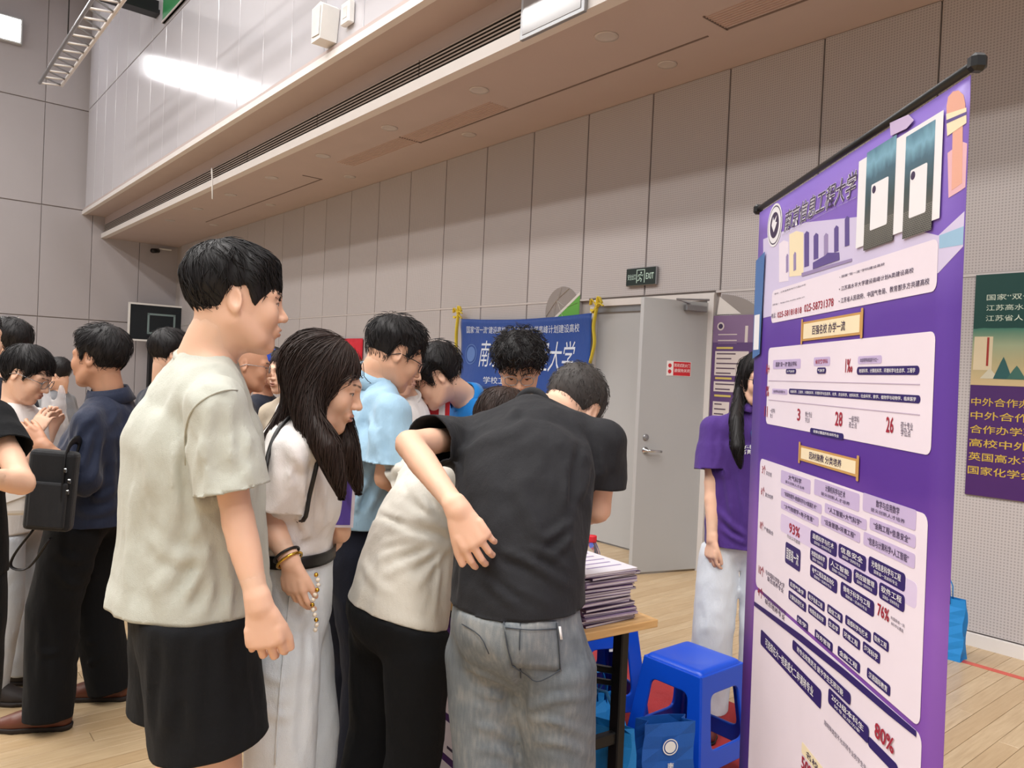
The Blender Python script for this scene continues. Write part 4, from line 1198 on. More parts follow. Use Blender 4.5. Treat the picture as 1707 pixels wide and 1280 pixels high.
            c = w + hd['dir'] * .07; lo, hi = bounds([w - unit(w - e) * .05, w + hd['dir'] * .19], .075)
            V, Q = polygonize(Fh, lo, hi, .0030 * s.q if fine else .0055); take(relax(V, Q, 1, .4), Q)
        V = np.concatenate(VS); Q = np.concatenate(QS); TT = np.concatenate(TS)
        o = s.part('body', V, Q, s.skin)
        at = o.data.color_attributes.new('tint', 'FLOAT_COLOR', 'POINT')
        c4 = np.zeros((len(V), 4), f32); c4[:, :2] = TT; c4[:, 3] = 1; at.data.foreach_set('color', c4.ravel())
        s.bodyo = o
        em = bpy.data.meshes.get('eyeball')
        if em is None:
            mb = MB(); mb.lathe([(.0138 * math.sin(a) + 1e-5, -.0138 * math.cos(a)) for a in np.linspace(0, math.pi, 10)], (0, 0, 0), 16, rotx(-math.pi / 2))
            em = mb.mesh('eyeball', True); em.materials.append(M['eye'])
        for sg in (-1, 1):
            eo = obj('eye', em, None, o)
            mt = Matrix(np.vstack([np.hstack([s.HR * s.hs, (s.h2w((sg * .031, .0775, .002)) - s.O)[:, None]]), [[0, 0, 0, 1]]]).tolist())
            eo.matrix_local = mt
        return o
    # -- clothes
    def folds(s, F, amp, seed, freq=40, aniso=(1, 1, .2)):
        def f(P, d):
            near = np.abs(d) < .06
            if not near.any(): return d
            Q = P[near]
            w = waves(Q, freq, seed, 3, aniso); w2 = waves(Q, freq * 2.3, seed + 9, 3, aniso)
            r = 1 - np.abs(w) * 2.4
            d = d.copy(); d[near] -= amp * (r * .6 + w2 * .22); return d
        F.warp(f); return F
    def top(s, m, name='t_shirt', hem=.10, loose=1.0, sleeve=.62, flare=1.0, amp=.004, seed=1, hemw=None, hemd=None, waist=None, collar=True, extra=None, h=.0085,
            sleeve_r=.070, chestd=1.0, belly=0.0, cutdir=None, sleeves='RL', hem_pt=None, sh_r=.043):
        k = s.k; b = s.build; F = Fld()
        sp_ = s.spine[:3] + [s.neck - s.T * .030]
        dn = unit(-s.T * .35 - UP) if cutdir is None else unit(cutdir)
        hp = s.pel + dn * hem if hem_pt is None else hem_pt
        C = catmull([hp] + sp_, 2) if hem > -.04 or hem_pt is not None else catmull([hp, hp * .66 + s.spine[2] * .34, hp * .33 + s.spine[2] * .67, s.spine[2], sp_[3]], 2)
        n = len(C)
        t = np.linspace(0, 1, n)
        hw = hemw or .178; hd_ = hemd or .128; ww = waist or .160
        rx = np.interp(t, [0, .25, .5, .75, .9, 1], [hw, (hw + ww) / 2, ww, .172, .15, .075]) * k * b * loose
        ry = np.interp(t, [0, .25, .5, .75, .9, 1], [hd_, hd_, .118 + belly, .126 * chestd, .10, .062]) * k * b * loose
        s.hem_r = (hw * loose, hd_ * loose) if hem > -.04 else None
        X = t[:, None] ** 1.2 * s.Rs + (1 - t[:, None] ** 1.2) * s.Rh
        F.limb(C, rx, (hp, dn), ry, X, reach=.5); s.hemcut = (hp, dn)
        F.tube([s.sh['L'], s.neck - s.T * .012, s.sh['R']], np.array([sh_r, .058, sh_r]) * k * loose ** .5, k=.05)
        for d in sleeves:
            v = s.el[d] - s.sh[d]; L = np.linalg.norm(v); v = v / L
            e = s.sh[d] + v * L * min(sleeve, 1.0)
            r0, r1 = (sh_r + .008) * k * loose ** .5, sleeve_r * k * flare
            if sleeve <= 1.0:
                F.limb([s.sh[d], s.sh[d] + v * L * sleeve * .5, e + v * .05], [r0, (r0 + r1) / 2 + .002, r1], (e, v), k=.035)
            else:
                v2 = unit(s.wr[d] - s.el[d]); L2 = np.linalg.norm(s.wr[d] - s.el[d]); e2 = s.el[d] + v2 * L2 * (sleeve - 1)
                F.tube([s.sh[d], s.el[d]], [r0, r1 * .92], k=.035); F.limb([s.el[d], e2 + v2 * .05], [r1 * .92, r1 * .8], (e2, v2), k=.02)
        if amp: s.folds(F, amp, seed)
        if extra: extra(F)
        pts = [hp, s.pel, s.neck] + [q for d in 'RL' for q in (s.sh[d], s.el[d])]
        if sleeve > 1: pts += [s.wr['R'], s.wr['L']]
        lo, hi = bounds(pts, .24 * b); hi[2] = max(s.neck[2], s.sh['R'][2], s.sh['L'][2]) + .10
        o = s.grow(name, F, lo, hi, h, m, .004, 1)
        s.topF = F; s.topO = o
        if collar:
            ax = unit(s.h2w((0, -.028, -.055)) - s.neck); ring = []
            u_ = unit(np.cross(ax, s.Fs)); v_ = np.cross(u_, ax)
            c0 = s.neck - ax * .004 + s.Fs * .004
            for i in range(28):
                a = 2 * math.pi * i / 28; ring.append(c0 + u_ * math.cos(a) * .064 * k + v_ * math.sin(a) * .062 * k - v_ * 0 + ax * (.012 * -math.sin(a) if False else 0))
            mb = MB(); mb.tube(ring, .0085, 8, closed=True, flat=1.5); s.mbpart('neckband', mb, m, o)
        return o
    def collar(s, m, parent, hgt=.042, r=.066, open_=.5, lift=.012, z=0.012):
        """a turned-down shirt collar standing round the neck, open in front"""
        ax = unit(s.h2w((0, -.03, -.06)) - s.neck); u_ = unit(np.cross(ax, s.Fs)); v_ = np.cross(u_, ax); k = s.k
        G = []
        for i in range(25):
            a = -math.pi / 2 + open_ * .5 + (2 * math.pi - open_) * i / 24
            # a = -90 deg is the back; start at the front
            a += math.pi
            dr = u_ * math.cos(a) + v_ * math.sin(a)
            row = []
            for rr, zz in ((r * .93, -.012), (r * .98, hgt * .9), (r * 1.03, hgt), (r * 1.16, hgt * .55), (r * 1.34, -.004)):
                row.append(s.neck + ax * (zz + z) * k + dr * rr * k)
            G.append(row)
        mb = MB(); mb.grid(np.array(G)); o = s.mbpart('collar', mb, m, parent); solid(o, .0025, 0); return o
    def trousers(s, m, name='trousers', cut=.055, waist_up=.10, r_hip=(.165, .122), rad=(.098, .078, .070), amp=.004, seed=3, h=.0100, extra=None, knee_cut=None, flare=None, up_dir=None, seat=.0):
        k = s.k; b = s.build; F = Fld(); upd = unit(s.T * .5 + UP * .5) if up_dir is None else unit(up_dir)
        wp = s.pel + upd * waist_up
        if getattr(s, 'hem_r', None): r_hip = (min(r_hip[0], s.hem_r[0] - .010), min(r_hip[1], s.hem_r[1] - .010))
        Fb = np.cross(upd, s.Rh)
        F.limb([s.pel - UP * .03 - Fb * seat, s.pel + upd * .05 - Fb * seat * .5, wp + upd * .06], np.array([r_hip[0], r_hip[0] * .99, r_hip[0] * .93]) * k * b, (wp, upd), np.array([r_hip[1], r_hip[1], r_hip[1] * .92]) * k * b, s.Rh, reach=.4)
        for d in 'RL':
            hp, kn, an = s.hip[d], s.kn[d], s.an[d]
            if knee_cut is None:
                v = unit(an - kn); e = an - v * (cut - .075 * 0) ; e = np.array([an[0], an[1], cut]) if abs(v[2]) > .9 else an
                C = [hp, hp + (kn - hp) * .3, hp + (kn - hp) * .6, kn, (kn + an) / 2, an + v * .06]
                R_ = np.array([min(rad[0], max(r_hip[0] - .085, .06)), rad[0] * .96, (rad[0] * .5 + rad[1] * .5), rad[1], (rad[1] + rad[2]) / 2, rad[2]]) * k
                F.limb(C, R_, (e, v), k=.035)
            else:
                v = unit(kn - hp); L = np.linalg.norm(kn - hp); e = hp + v * L * knee_cut
                F.limb([hp, hp + v * L * .5, e + v * .06], np.array([rad[0], (rad[0] + rad[1]) / 2, rad[1]]) * k, (e, v), k=.035)
        if amp: s.folds(F, amp, seed, 38)
        if extra: extra(F)
        if hasattr(s, 'topF'):
            hp_, dn_ = s.hemcut; tf = s.topF
            def under(P, d):
                a = (P - hp_.astype(f32)) @ dn_.astype(f32); near = (a < .015) & (d < .03)
                if near.any():
                    d = d.copy(); d[near] = np.maximum(d[near], np.minimum(tf(P[near]) + .010, .03) - np.maximum(a[near] + .0, 0) * 4)
                return d
            F.warp(under)
        pts = [s.pel, wp] + [q for d in 'RL' for q in (s.hip[d], s.kn[d])]
        if knee_cut is None: pts += [s.an['R'], s.an['L']]
        lo, hi = bounds(pts, .2 * b); lo[2] = max(lo[2], .0) if knee_cut is None else lo[2]
        s.botF = F
        o = s.grow(name, F, lo, hi, h, m, .004, 1); s.botO = o; return o
    def shoes(s, m, sole, length=.26, h=.006, name='shoe'):
        k = s.k
        for d in 'RL':
            an, ft = s.an[d], s.toe[d]; lat = np.cross(ft, UP); g = np.array([an[0], an[1], 0.0])
            F = Fld(); b = g - ft * .055 * k
            F.tube([b + UP * .045, g + ft * .04 * k + UP * .048, g + ft * .115 * k + UP * .036, g + ft * .165 * k + UP * .028], np.array([.034, .040, .046, .036]) * k, np.array([.045, .050, .036, .026]) * k, lat, k=0)
            F.tube([g + UP * .05, an + UP * .03], np.array([.038, .036]) * k, k=.02)
            F.fn(lambda P: (.016 - P[:, 2]), 0, '&'); F.fn(lambda P: (P[:, 2] - .105 * k), .01, '&')
            lo, hi = bounds([b, g + ft * .2 * k, an + UP * .06], .07); lo[2] = -.01
            so_ = s.grow(name, F, lo, hi, h, m, 0, 1)
            F2 = Fld(); F2.tube([b + UP * .03, g + ft * .04 * k + UP * .03, g + ft * .115 * k + UP * .03, g + ft * .168 * k + UP * .03], np.array([.038, .040, .050, .040]) * k, np.array([.06, .06, .06, .045]) * k, lat, k=0)
            F2.fn(lambda P: np.abs(P[:, 2] - .011) - .0105, 0, '&')
            s.grow('sole', F2, lo, hi, h, sole, 0, 0, so_)
    # -- hair
    def hair(s, local=None, world=None, m=None, n=2200, length=.05, flow=None, lift=.005, rad=.0011, seed=1, h=.0045, jit=.35, cutf=None, name='hair', it=1, keep=None):
        F = Fld()
        if local is not None: F.fn(lambda P: local(s.w2h(P)) * f32(s.hs))
        pts = [s.h2w(p) for p in ((-.12, -.14, -.11), (.12, .14, .17), (-.12, .14, .17), (.12, -.14, -.11), (.12, .14, -.11), (-.12, -.14, .17), (.12, -.14, .17), (-.12, .14, -.11))]
        if world:
            for C, r_, k_ in world:
                C = [W3(c) for c in C]; F.tube(C, r_, k=k_); pts += [np.array(c) + d_ for c in C for d_ in (.04, -.04)]
        if cutf: cutf(F)
        lo, hi = bounds(pts, .01)
        V, Q = polygonize(F, lo, hi, h * s.q)
        if it: V = relax(V, Q, it)
        o = s.part(name, V, Q, m)
        if flow is None:
            crown = s.h2w((0, -.045, .12)); fw = s.HR[:, 1]
            def flow(P):
                g = P - crown; g /= np.linalg.norm(g, axis=1)[:, None] + 1e-6
                return g + np.array([0, 0, -.5]) + fw * .25
        if n:
            SV, SQ = strands(F, n, length, flow, seed, rad, 5, lift, jit, V, keep)
            s.part('strands', SV, SQ, m, 0, o)
        return o
    def glasses(s, m, r=(.024, .019), square=.5, y=.106, lens=None):
        mb = MB()
        for sg in (-1, 1):
            ring = []
            for i in range(24):
                a = 2 * math.pi * i / 24; c, si = math.cos(a), math.sin(a); e = 1 - .5 * square
                ring.append(s.h2w((sg * (.0325 + 0) + r[0] * math.copysign(abs(c) ** e, c), y - abs(sg * .0325 + r[0] * c) * .10, .000 + r[1] * math.copysign(abs(si) ** e, si))))
            mb.tube(ring, .0017 * s.hs, 6, closed=True)
            mb.tube([s.h2w((sg * (.0325 + r[0]), y - .006, .006)), s.h2w((sg * .074, .06, .007)), s.h2w((sg * .082, -.005, .004)), s.h2w((sg * .082, -.03, -.012))], .0016 * s.hs, 6)
        mb.tube([s.h2w((-.0095, y - .001, .004)), s.h2w((0, y + .002, .006)), s.h2w((.0095, y - .001, .004))], .0016 * s.hs, 6)
        o = s.mbpart('glasses', mb, m); return o
    def patch(s, name, fld, corners, m, parent, off=.004, n=7, thick=.003):
        """a piece of cloth lying on a garment, given by its seen outline (4 corners, clockwise from top left)"""
        tl, tr, br, bl = [np.array(c, float) for c in corners]; G = []
        for i in range(n):
            u = i / (n - 1); row = []
            for j in range(n):
                v = j / (n - 1); q = (tl * (1 - v) + tr * v) * (1 - u) + (bl * (1 - v) + br * v) * u; p = fld.trace(*q)
                if p is None: return None
                row.append(p + unit(CAM - p) * off)
            G.append(row)
        o = s.mbpart(name, MB().grid(np.array(G)), m, parent); solid(o, thick, 0); return o
    def seam(s, name, fld, pts, m, parent, r=.0016, off=.002):
        P = [fld.trace(*p) for p in pts]; P = [p + unit(CAM - p) * off for p in P if p is not None]
        if len(P) < 2: return None
        return s.mbpart(name, MB().tube(catmull(P, 3) if len(P) > 2 else P, r, 5), m, parent)
    def on_top(s, p, off=.004, fld=None):
        """push points onto the surface of the garment"""
        fld = fld or s.topF; one = np.ndim(p) == 1
        p = np.asarray(p, float).reshape(-1, 3); e = .004; I = np.eye(3) * e
        for _ in range(6):
            d = fld(p); g = np.stack([fld(p + I[i]) - fld(p - I[i]) for i in range(3)], 1); g = g / (np.linalg.norm(g, axis=1)[:, None] + 1e-9)
            p = p - g * (d - off)[:, None]
        return p[0] if one else p

# ---- the young man in the sage T-shirt
M['sage'] = fabric('sage_cotton', srgb(186, 187, 176), .9, .05, 500, .1)
M['black_short'] = fabric('black_shorts_cloth', srgb(17, 18, 21), .9, .15, sheen=.02)
ZL = {'short': [(-.13, -.05), (-.07, -.066), (-.035, -.05), (-.022, -.012), (.0, .020), (.016, .016), (.028, -.012), (.040, .004), (.052, .045), (.075, .062), (.13, .066)]}
def person_sage():
    p = Person('young man in sage green T-shirt and black shorts, hand at his side', (318, 1000, 1.74), (342, 608, 1.72), (394, 503, 1.72), 60, (64, 2, 0), H=1.80, armk=.80, hs=.93, q=1.0,
               arms={'R': dict(el=(397, 868, 1.55), wr=(432, 1010, 1.52), dir=(444, 1090, 1.52), back=np.array([.2, -1, 0]), curl=(.55, .6, .62, .66), thumb=(.35, .35)), 'L': dict(show=False)},
               feet={'R': (-.64, 1.66, 70), 'L': (-.86, 1.86, 60)})
    p.body(legs=True, hands='R')
    def ex(F):
        F.creases([([(310, 712), (305, 780), (316, 870)], .010, -.010), ([(262, 690), (248, 800), (240, 930)], .020, .008), ([(290, 760), (280, 880), (262, 1000)], .018, .008), ([(228, 800), (215, 900), (205, 1000)], .016, .007),
                   ([(330, 870), (300, 940), (262, 985)], .014, .008), ([(345, 900), (330, 960), (300, 1010)], .013, .008), ([(352, 930), (350, 990), (335, 1030)], .011, .007), ([(375, 900), (385, 970), (380, 1030)], .011, .007), ([(400, 940), (405, 1000), (402, 1035)], .010, .006),
                   ([(352, 668), (340, 740), (345, 830)], .012, .007), ([(385, 680), (388, 760), (380, 840)], .012, .007), ([(412, 720), (416, 790), (412, 835)], .010, .006), ([(318, 700), (330, 760), (338, 850)], .010, .006), ([(310, 620), (290, 660), (262, 720)], .016, .005), ([(345, 630), (352, 645), (392, 652)], .008, .004), ([(250, 900), (300, 930), (340, 925)], .014, .006)])
    p.top(M['sage'], hem=-.005, loose=1.0, sleeve=.72, flare=.92, amp=.006, seed=4, hemw=.190, hemd=.165, waist=.178, chestd=1.12, belly=.03, extra=ex, sleeve_r=.080)
    for q in ([(396, 650), (376, 650), (352, 658), (328, 674), (314, 696), (308, 730), (309, 775)],): p.seam('shoulder_seam', p.topF, q, M['sage'], p.topO, .0022, .001)
    p.shoes(plain('white_trainer', srgb(214, 212, 208), .5), M['white_plastic'], h=.008)
    p.trousers(M['black_short'], 'shorts', waist_up=.06, rad=(.115, .118), knee_cut=.64, r_hip=(.16, .118), extra=lambda F: F.creases([([(262, 1060), (258, 1140), (256, 1220)], .010, -.010), ([(330, 1070), (322, 1150), (320, 1230)], .014, .007), ([(400, 1080), (412, 1160), (420, 1225)], .014, .007), ([(290, 1060), (284, 1150), (280, 1220)], .012, .006)]))
    hl = hair_short([(-.13, -.04), (-.08, -.062), (-.05, -.050), (-.032, .0), (-.02, .030), (.012, .032), (.024, .0), (.034, -.020), (.044, -.004), (.056, .018), (.075, .024), (.14, .026)], top=.017, side=.005, front=.006, seed=3, wave=.004, freq=70, fl=.085)
    p.hair(hl, None, HAIR['black'], n=2200, length=.05, seed=2, lift=.003, keep=lambda P: (lambda q: (q[:, 2] > .045) | (q[:, 1] < -.05) | (q[:, 1] > .06))(p.w2h(P)))
    return p
person_sage()

# ---- the woman in the white T-shirt with a shoulder bag
M['white_tee'] = fabric('white_cotton', srgb(236, 231, 228), .9, .03, 500, .1)
M['jeans_pale'] = fabric('pale_denim', srgb(222, 228, 234), .9, .06, 600, .2)
M['gold'] = plain('gold', srgb(212, 168, 70), .25, .05, metallic=1.0)
M['belt'] = plain('black_leather', srgb(20, 18, 18), .45, .15, bump=.1)
def person_white():
    p = Person('woman with long dark hair in white T-shirt and pale jeans, bending to look', (482, 1000, 2.03), (502, 694, 2.0), (537, 640, 1.95), 80, (86, 16, 0), H=1.64, female=True, hs=1.02,
               arms={'R': dict(el=(441, 856, 1.88), wr=(484, 936, 1.83), dir=(494, 1030, 1.83), back=np.array([-.4, -1, .1]), curl=(.3, .4, .5, .55), thumb=(.4, .3)),
                     'L': dict(el=(545, 905, 2.1), wr=(571, 884, 2.06), dir=(562, 830, 2.02), back=np.array([.9, -.4, .2]), curl=(.75, .75, .75, .75), thumb=(.7, .5))},
               feet={'R': (-.62, 1.92, 75), 'L': (-.56, 2.12, 75)})
    p.body(hres=.0026, hands='RL', lids=.0050)
    def ex(F):
        F.creases([([(478, 735), (500, 770), (520, 800)], .012, .007), ([(455, 740), (458, 780), (462, 815)], .011, .006), ([(480, 760), (484, 800), (488, 825)], .010, .006), ([(530, 760), (522, 820), (515, 890)], .012, .008), ([(545, 790), (540, 840), (535, 890)], .010, .007), ([(505, 800), (508, 850), (505, 895)], .011, .007), ([(490, 830), (500, 870), (520, 898)], .010, .006)])
    t = p.top(M['white_tee'], hem=-.135, loose=1.0, sleeve=.72, flare=1.3, amp=.006, seed=14, hemw=.150, hemd=.112, waist=.160, belly=.015, extra=ex, sleeve_r=.070)
    p.trousers(M['jeans_pale'], 'jeans', waist_up=.145, rad=(.100, .092, .100), r_hip=(.156, .116), amp=.004, seed=21, extra=lambda F: F.creases([([(512, 1040), (508, 1120), (500, 1260)], .012, -.010), ([(470, 1020), (490, 1040), (515, 1035)], .010, .007), ([(440, 1120), (460, 1135), (485, 1125)], .010, .007), ([(440, 1180), (462, 1195), (488, 1190)], .010, .007), ([(525, 1000), (530, 1080), (528, 1180)], .010, .006)]))
    p.seam('side_seam', p.botF, [(486, 960), (476, 1060), (466, 1160), (458, 1275)], M['jeans_pale'], p.botO, .0022, .0015)
    p.shoes(M['white_plastic'], M['white_plastic'], h=.008)
    wp = p.pel + unit(p.T * .5 + UP * .5) * .135; ring = []
    ua = p.Rh; va = np.cross(unit(p.T * .5 + UP * .5), ua)
    for i in range(32):
        a = 2 * math.pi * i / 32; ring.append(wp + ua * math.cos(a) * .156 * p.k + va * math.sin(a) * .118 * p.k)
    wu_ = unit(p.T * .5 + UP * .5); ring.append(ring[0]); bo = p.mbpart('belt', MB().grid(np.array([[q + wu_ * z_ for q in ring] for z_ in (-.016, -.006, .006, .016)])), M['belt']); solid(bo, .004, 0)
    hl = hair_short([(-.13, -.10), (-.05, -.10), (.0, -.09), (.03, -.06), (.05, .0), (.066, .050), (.09, .070), (.14, .078)], top=.009, side=.009, front=.0, seed=8, wave=.002, freq=60)
    wt = [([(515, 600, 1.92), (508, 650, 1.88), (516, 700, 1.85), (546, 745, 1.82), (560, 785, 1.82), (570, 822, 1.82)], [.045, .036, .030, .027, .017, .003], .03),
          ([(522, 590, 1.95), (505, 660, 1.95), (478, 706, 1.93), (452, 735, 1.93), (434, 778, 1.95), (428, 812, 1.96)], [.044, .036, .028, .020, .012, .003], .03),
          ([(545, 590, 2.0), (560, 680, 2.02), (578, 745, 1.98), (590, 785, 1.98), (598, 815, 1.98)], [.045, .030, .026, .015, .003], .03)]
    top_ = p.h2w((0, .03, .13))
    def flow(P):
        g = P - top_; g = g / (np.linalg.norm(g, axis=1)[:, None] + 1e-6)
        w = np.clip((top_[2] - P[:, 2]) / .16, 0, 1)[:, None]
        return g * (1 - w) + np.array([-.05, 0, -1.0]) * (.35 + w)
    p.hair(hl, wt, HAIR['brown'], n=3400, length=.17, flow=flow, lift=.006, rad=.0013, seed=5, jit=.16)
    # bracelets on the wrist nearest us
    for f, r_, m_, nm in ((.97, .031, M['gold'], 'gold_bangle'), (.86, .031, M['belt'], 'black_wristband')):
        c = p.el['R'] + (p.wr['R'] - p.el['R']) * f; ax = unit(p.wr['R'] - p.el['R']); a1 = unit(np.cross(ax, UP)); a2 = np.cross(ax, a1)
        p.mbpart(nm, MB().tube([c + (a1 * math.cos(a) + a2 * math.sin(a)) * r_ for a in np.linspace(0, 2 * math.pi, 25)[:-1]], .0036, 8, closed=True), m_)
    return p
P_WHITE = person_white()

# ---- the man in the light blue shirt
M['sky_shirt'] = fabric('light_blue_cotton', srgb(150, 182, 204), .8, .04, 600, .08)
M['navy_cloth'] = fabric('navy_wool', srgb(16, 19, 32), .9, .12, sheen=.02)
M['black_cloth'] = fabric('black_twill', srgb(13, 14, 17), .88, .15, sheen=.02)
def person_sky():
    p = Person('man in light blue short sleeved shirt and navy trousers, seen from behind', (588, 925, 2.62), (622, 642, 2.60), (657, 592, 2.60), 58, (64, 24, 0), hs=.93, H=1.76, skin='mid',
               arms={'R': dict(el=(642, 796, 2.42), wr=(705, 830, 2.6), show=False), 'L': dict(show=False)})
    p.body(hres=.0034, hands='')
    def ex(F):
        F.creases([([(612, 690), (622, 740), (640, 790)], .014, .009), ([(600, 700), (600, 770), (592, 845)], .016, .010), ([(585, 720), (580, 790), (578, 850)], .012, .008), ([(640, 800), (625, 830), (612, 855)], .012, .009), ([(650, 700), (655, 740), (650, 785)], .011, .007), ([(635, 690), (632, 740), (636, 780)], .010, .007), ([(620, 790), (605, 815), (590, 850)], .011, .008), ([(615, 650), (600, 690), (590, 720)], .014, .006)])
    t = p.top(M['sky_shirt'], 'shirt', hem=-.12, loose=1.03, sleeve=.78, flare=1.2, amp=.007, seed=31, hemw=.165, hemd=.125, waist=.172, extra=ex, collar=False)
    p.collar(M['sky_shirt'], t)
    p.trousers(M['navy_cloth'], waist_up=.135, rad=(.105, .088, .082), seed=33); p.shoes(M['belt'], M['black'], h=.008)
    hl = hair_short([(-.13, -.02), (-.075, -.045), (-.04, -.035), (-.028, .01), (-.015, .032), (.012, .032), (.026, .0), (.038, .01), (.055, .05), (.075, .064), (.14, .07)], top=.018, side=.002, front=.008, seed=13, wave=.003, freq=80)
    p.hair(hl, None, HAIR['black'], n=1600, length=.04, seed=12, lift=.008, h=.005)
    p.glasses(M['black'])
person_sky()

# ---- the woman in the white blouse, bending over the table
M['blouse'] = fabric('cream_blouse_cloth', srgb(216, 211, 200), .85, .05, 500, .12)
def person_blouse():
    p = Person('woman in cream blouse and black trousers bending over the table', (668, 1000, 2.12), (785, 748, 2.32), (834, 712, 2.46), 48, (45, 40, 0), H=1.62, female=True, skin='mid',
               arms={'L': dict(el=(672, 800, 2.42), wr=(720, 860, 2.6), show=False), 'R': dict(el=(830, 860, 2.25), wr=(850, 900, 2.5), show=False)},
               feet={'R': (-.28, 2.02, 50), 'L': (-.42, 2.18, 40)}, bow=.02)
    p.body(hres=.005, hands='')
    def ex(F):
        F.creases([([(628, 858), (680, 878), (745, 898)], .012, -.012), ([(640, 905), (690, 898), (748, 893)], .010, .009), ([(632, 930), (685, 912), (748, 900)], .010, .009), ([(640, 960), (700, 930), (750, 908)], .011, .009), ([(690, 985), (720, 945), (750, 915)], .010, .008),
                   ([(680, 800), (712, 845), (746, 885)], .011, .009), ([(655, 835), (700, 860), (745, 888)], .010, .008), ([(715, 790), (732, 835), (750, 880)], .010, .008), ([(735, 785), (745, 830), (755, 875)], .009, .007), ([(605, 940), (620, 965), (650, 990)], .012, .006), ([(735, 930), (730, 980), (722, 1030)], .009, .008)])
    t = p.top(M['blouse'], 'blouse', hem=.030, loose=1.0, sleeve=.8, flare=1.35, amp=.006, seed=41, hemw=.172, hemd=.142, waist=.150, belly=.01, extra=ex, cutdir=np.array([-.25, -.1, -1.0]), h=.0078)
    # frilled cuff
    c = p.sh['L'] + (p.el['L'] - p.sh['L']) * .82; ax = unit(p.el['L'] - p.sh['L']); a1 = unit(np.cross(ax, UP)); a2 = np.cross(ax, a1)
    G = [[c + ax * z + (a1 * math.cos(a) + a2 * math.sin(a)) * (r_ + .008 * math.sin(a * 9)) for a in np.linspace(0, 2 * math.pi, 73)] for z, r_ in ((-.03, .072), (-.01, .082), (.008, .076), (.02, .066), (.035, .078))]
    o = p.mbpart('cuff', MB().grid(np.array(G)), M['blouse'], t); solid(o, .003, 0)
    p.trousers(M['black_cloth'], waist_up=.08, rad=(.102, .080, .074), r_hip=(.160, .125), seed=43, seat=.025)
    p.shoes(M['belt'], M['black'], h=.008)
    hl = hair_short([(-.13, -.09), (-.05, -.09), (.0, -.05), (.03, -.02), (.05, .02), (.066, .055), (.14, .07)], top=.012, side=.010, front=.0, seed=9, wave=.002)
    p.hair(hl, None, HAIR['brown'], n=1500, length=.07, seed=15, h=.006)
person_blouse()

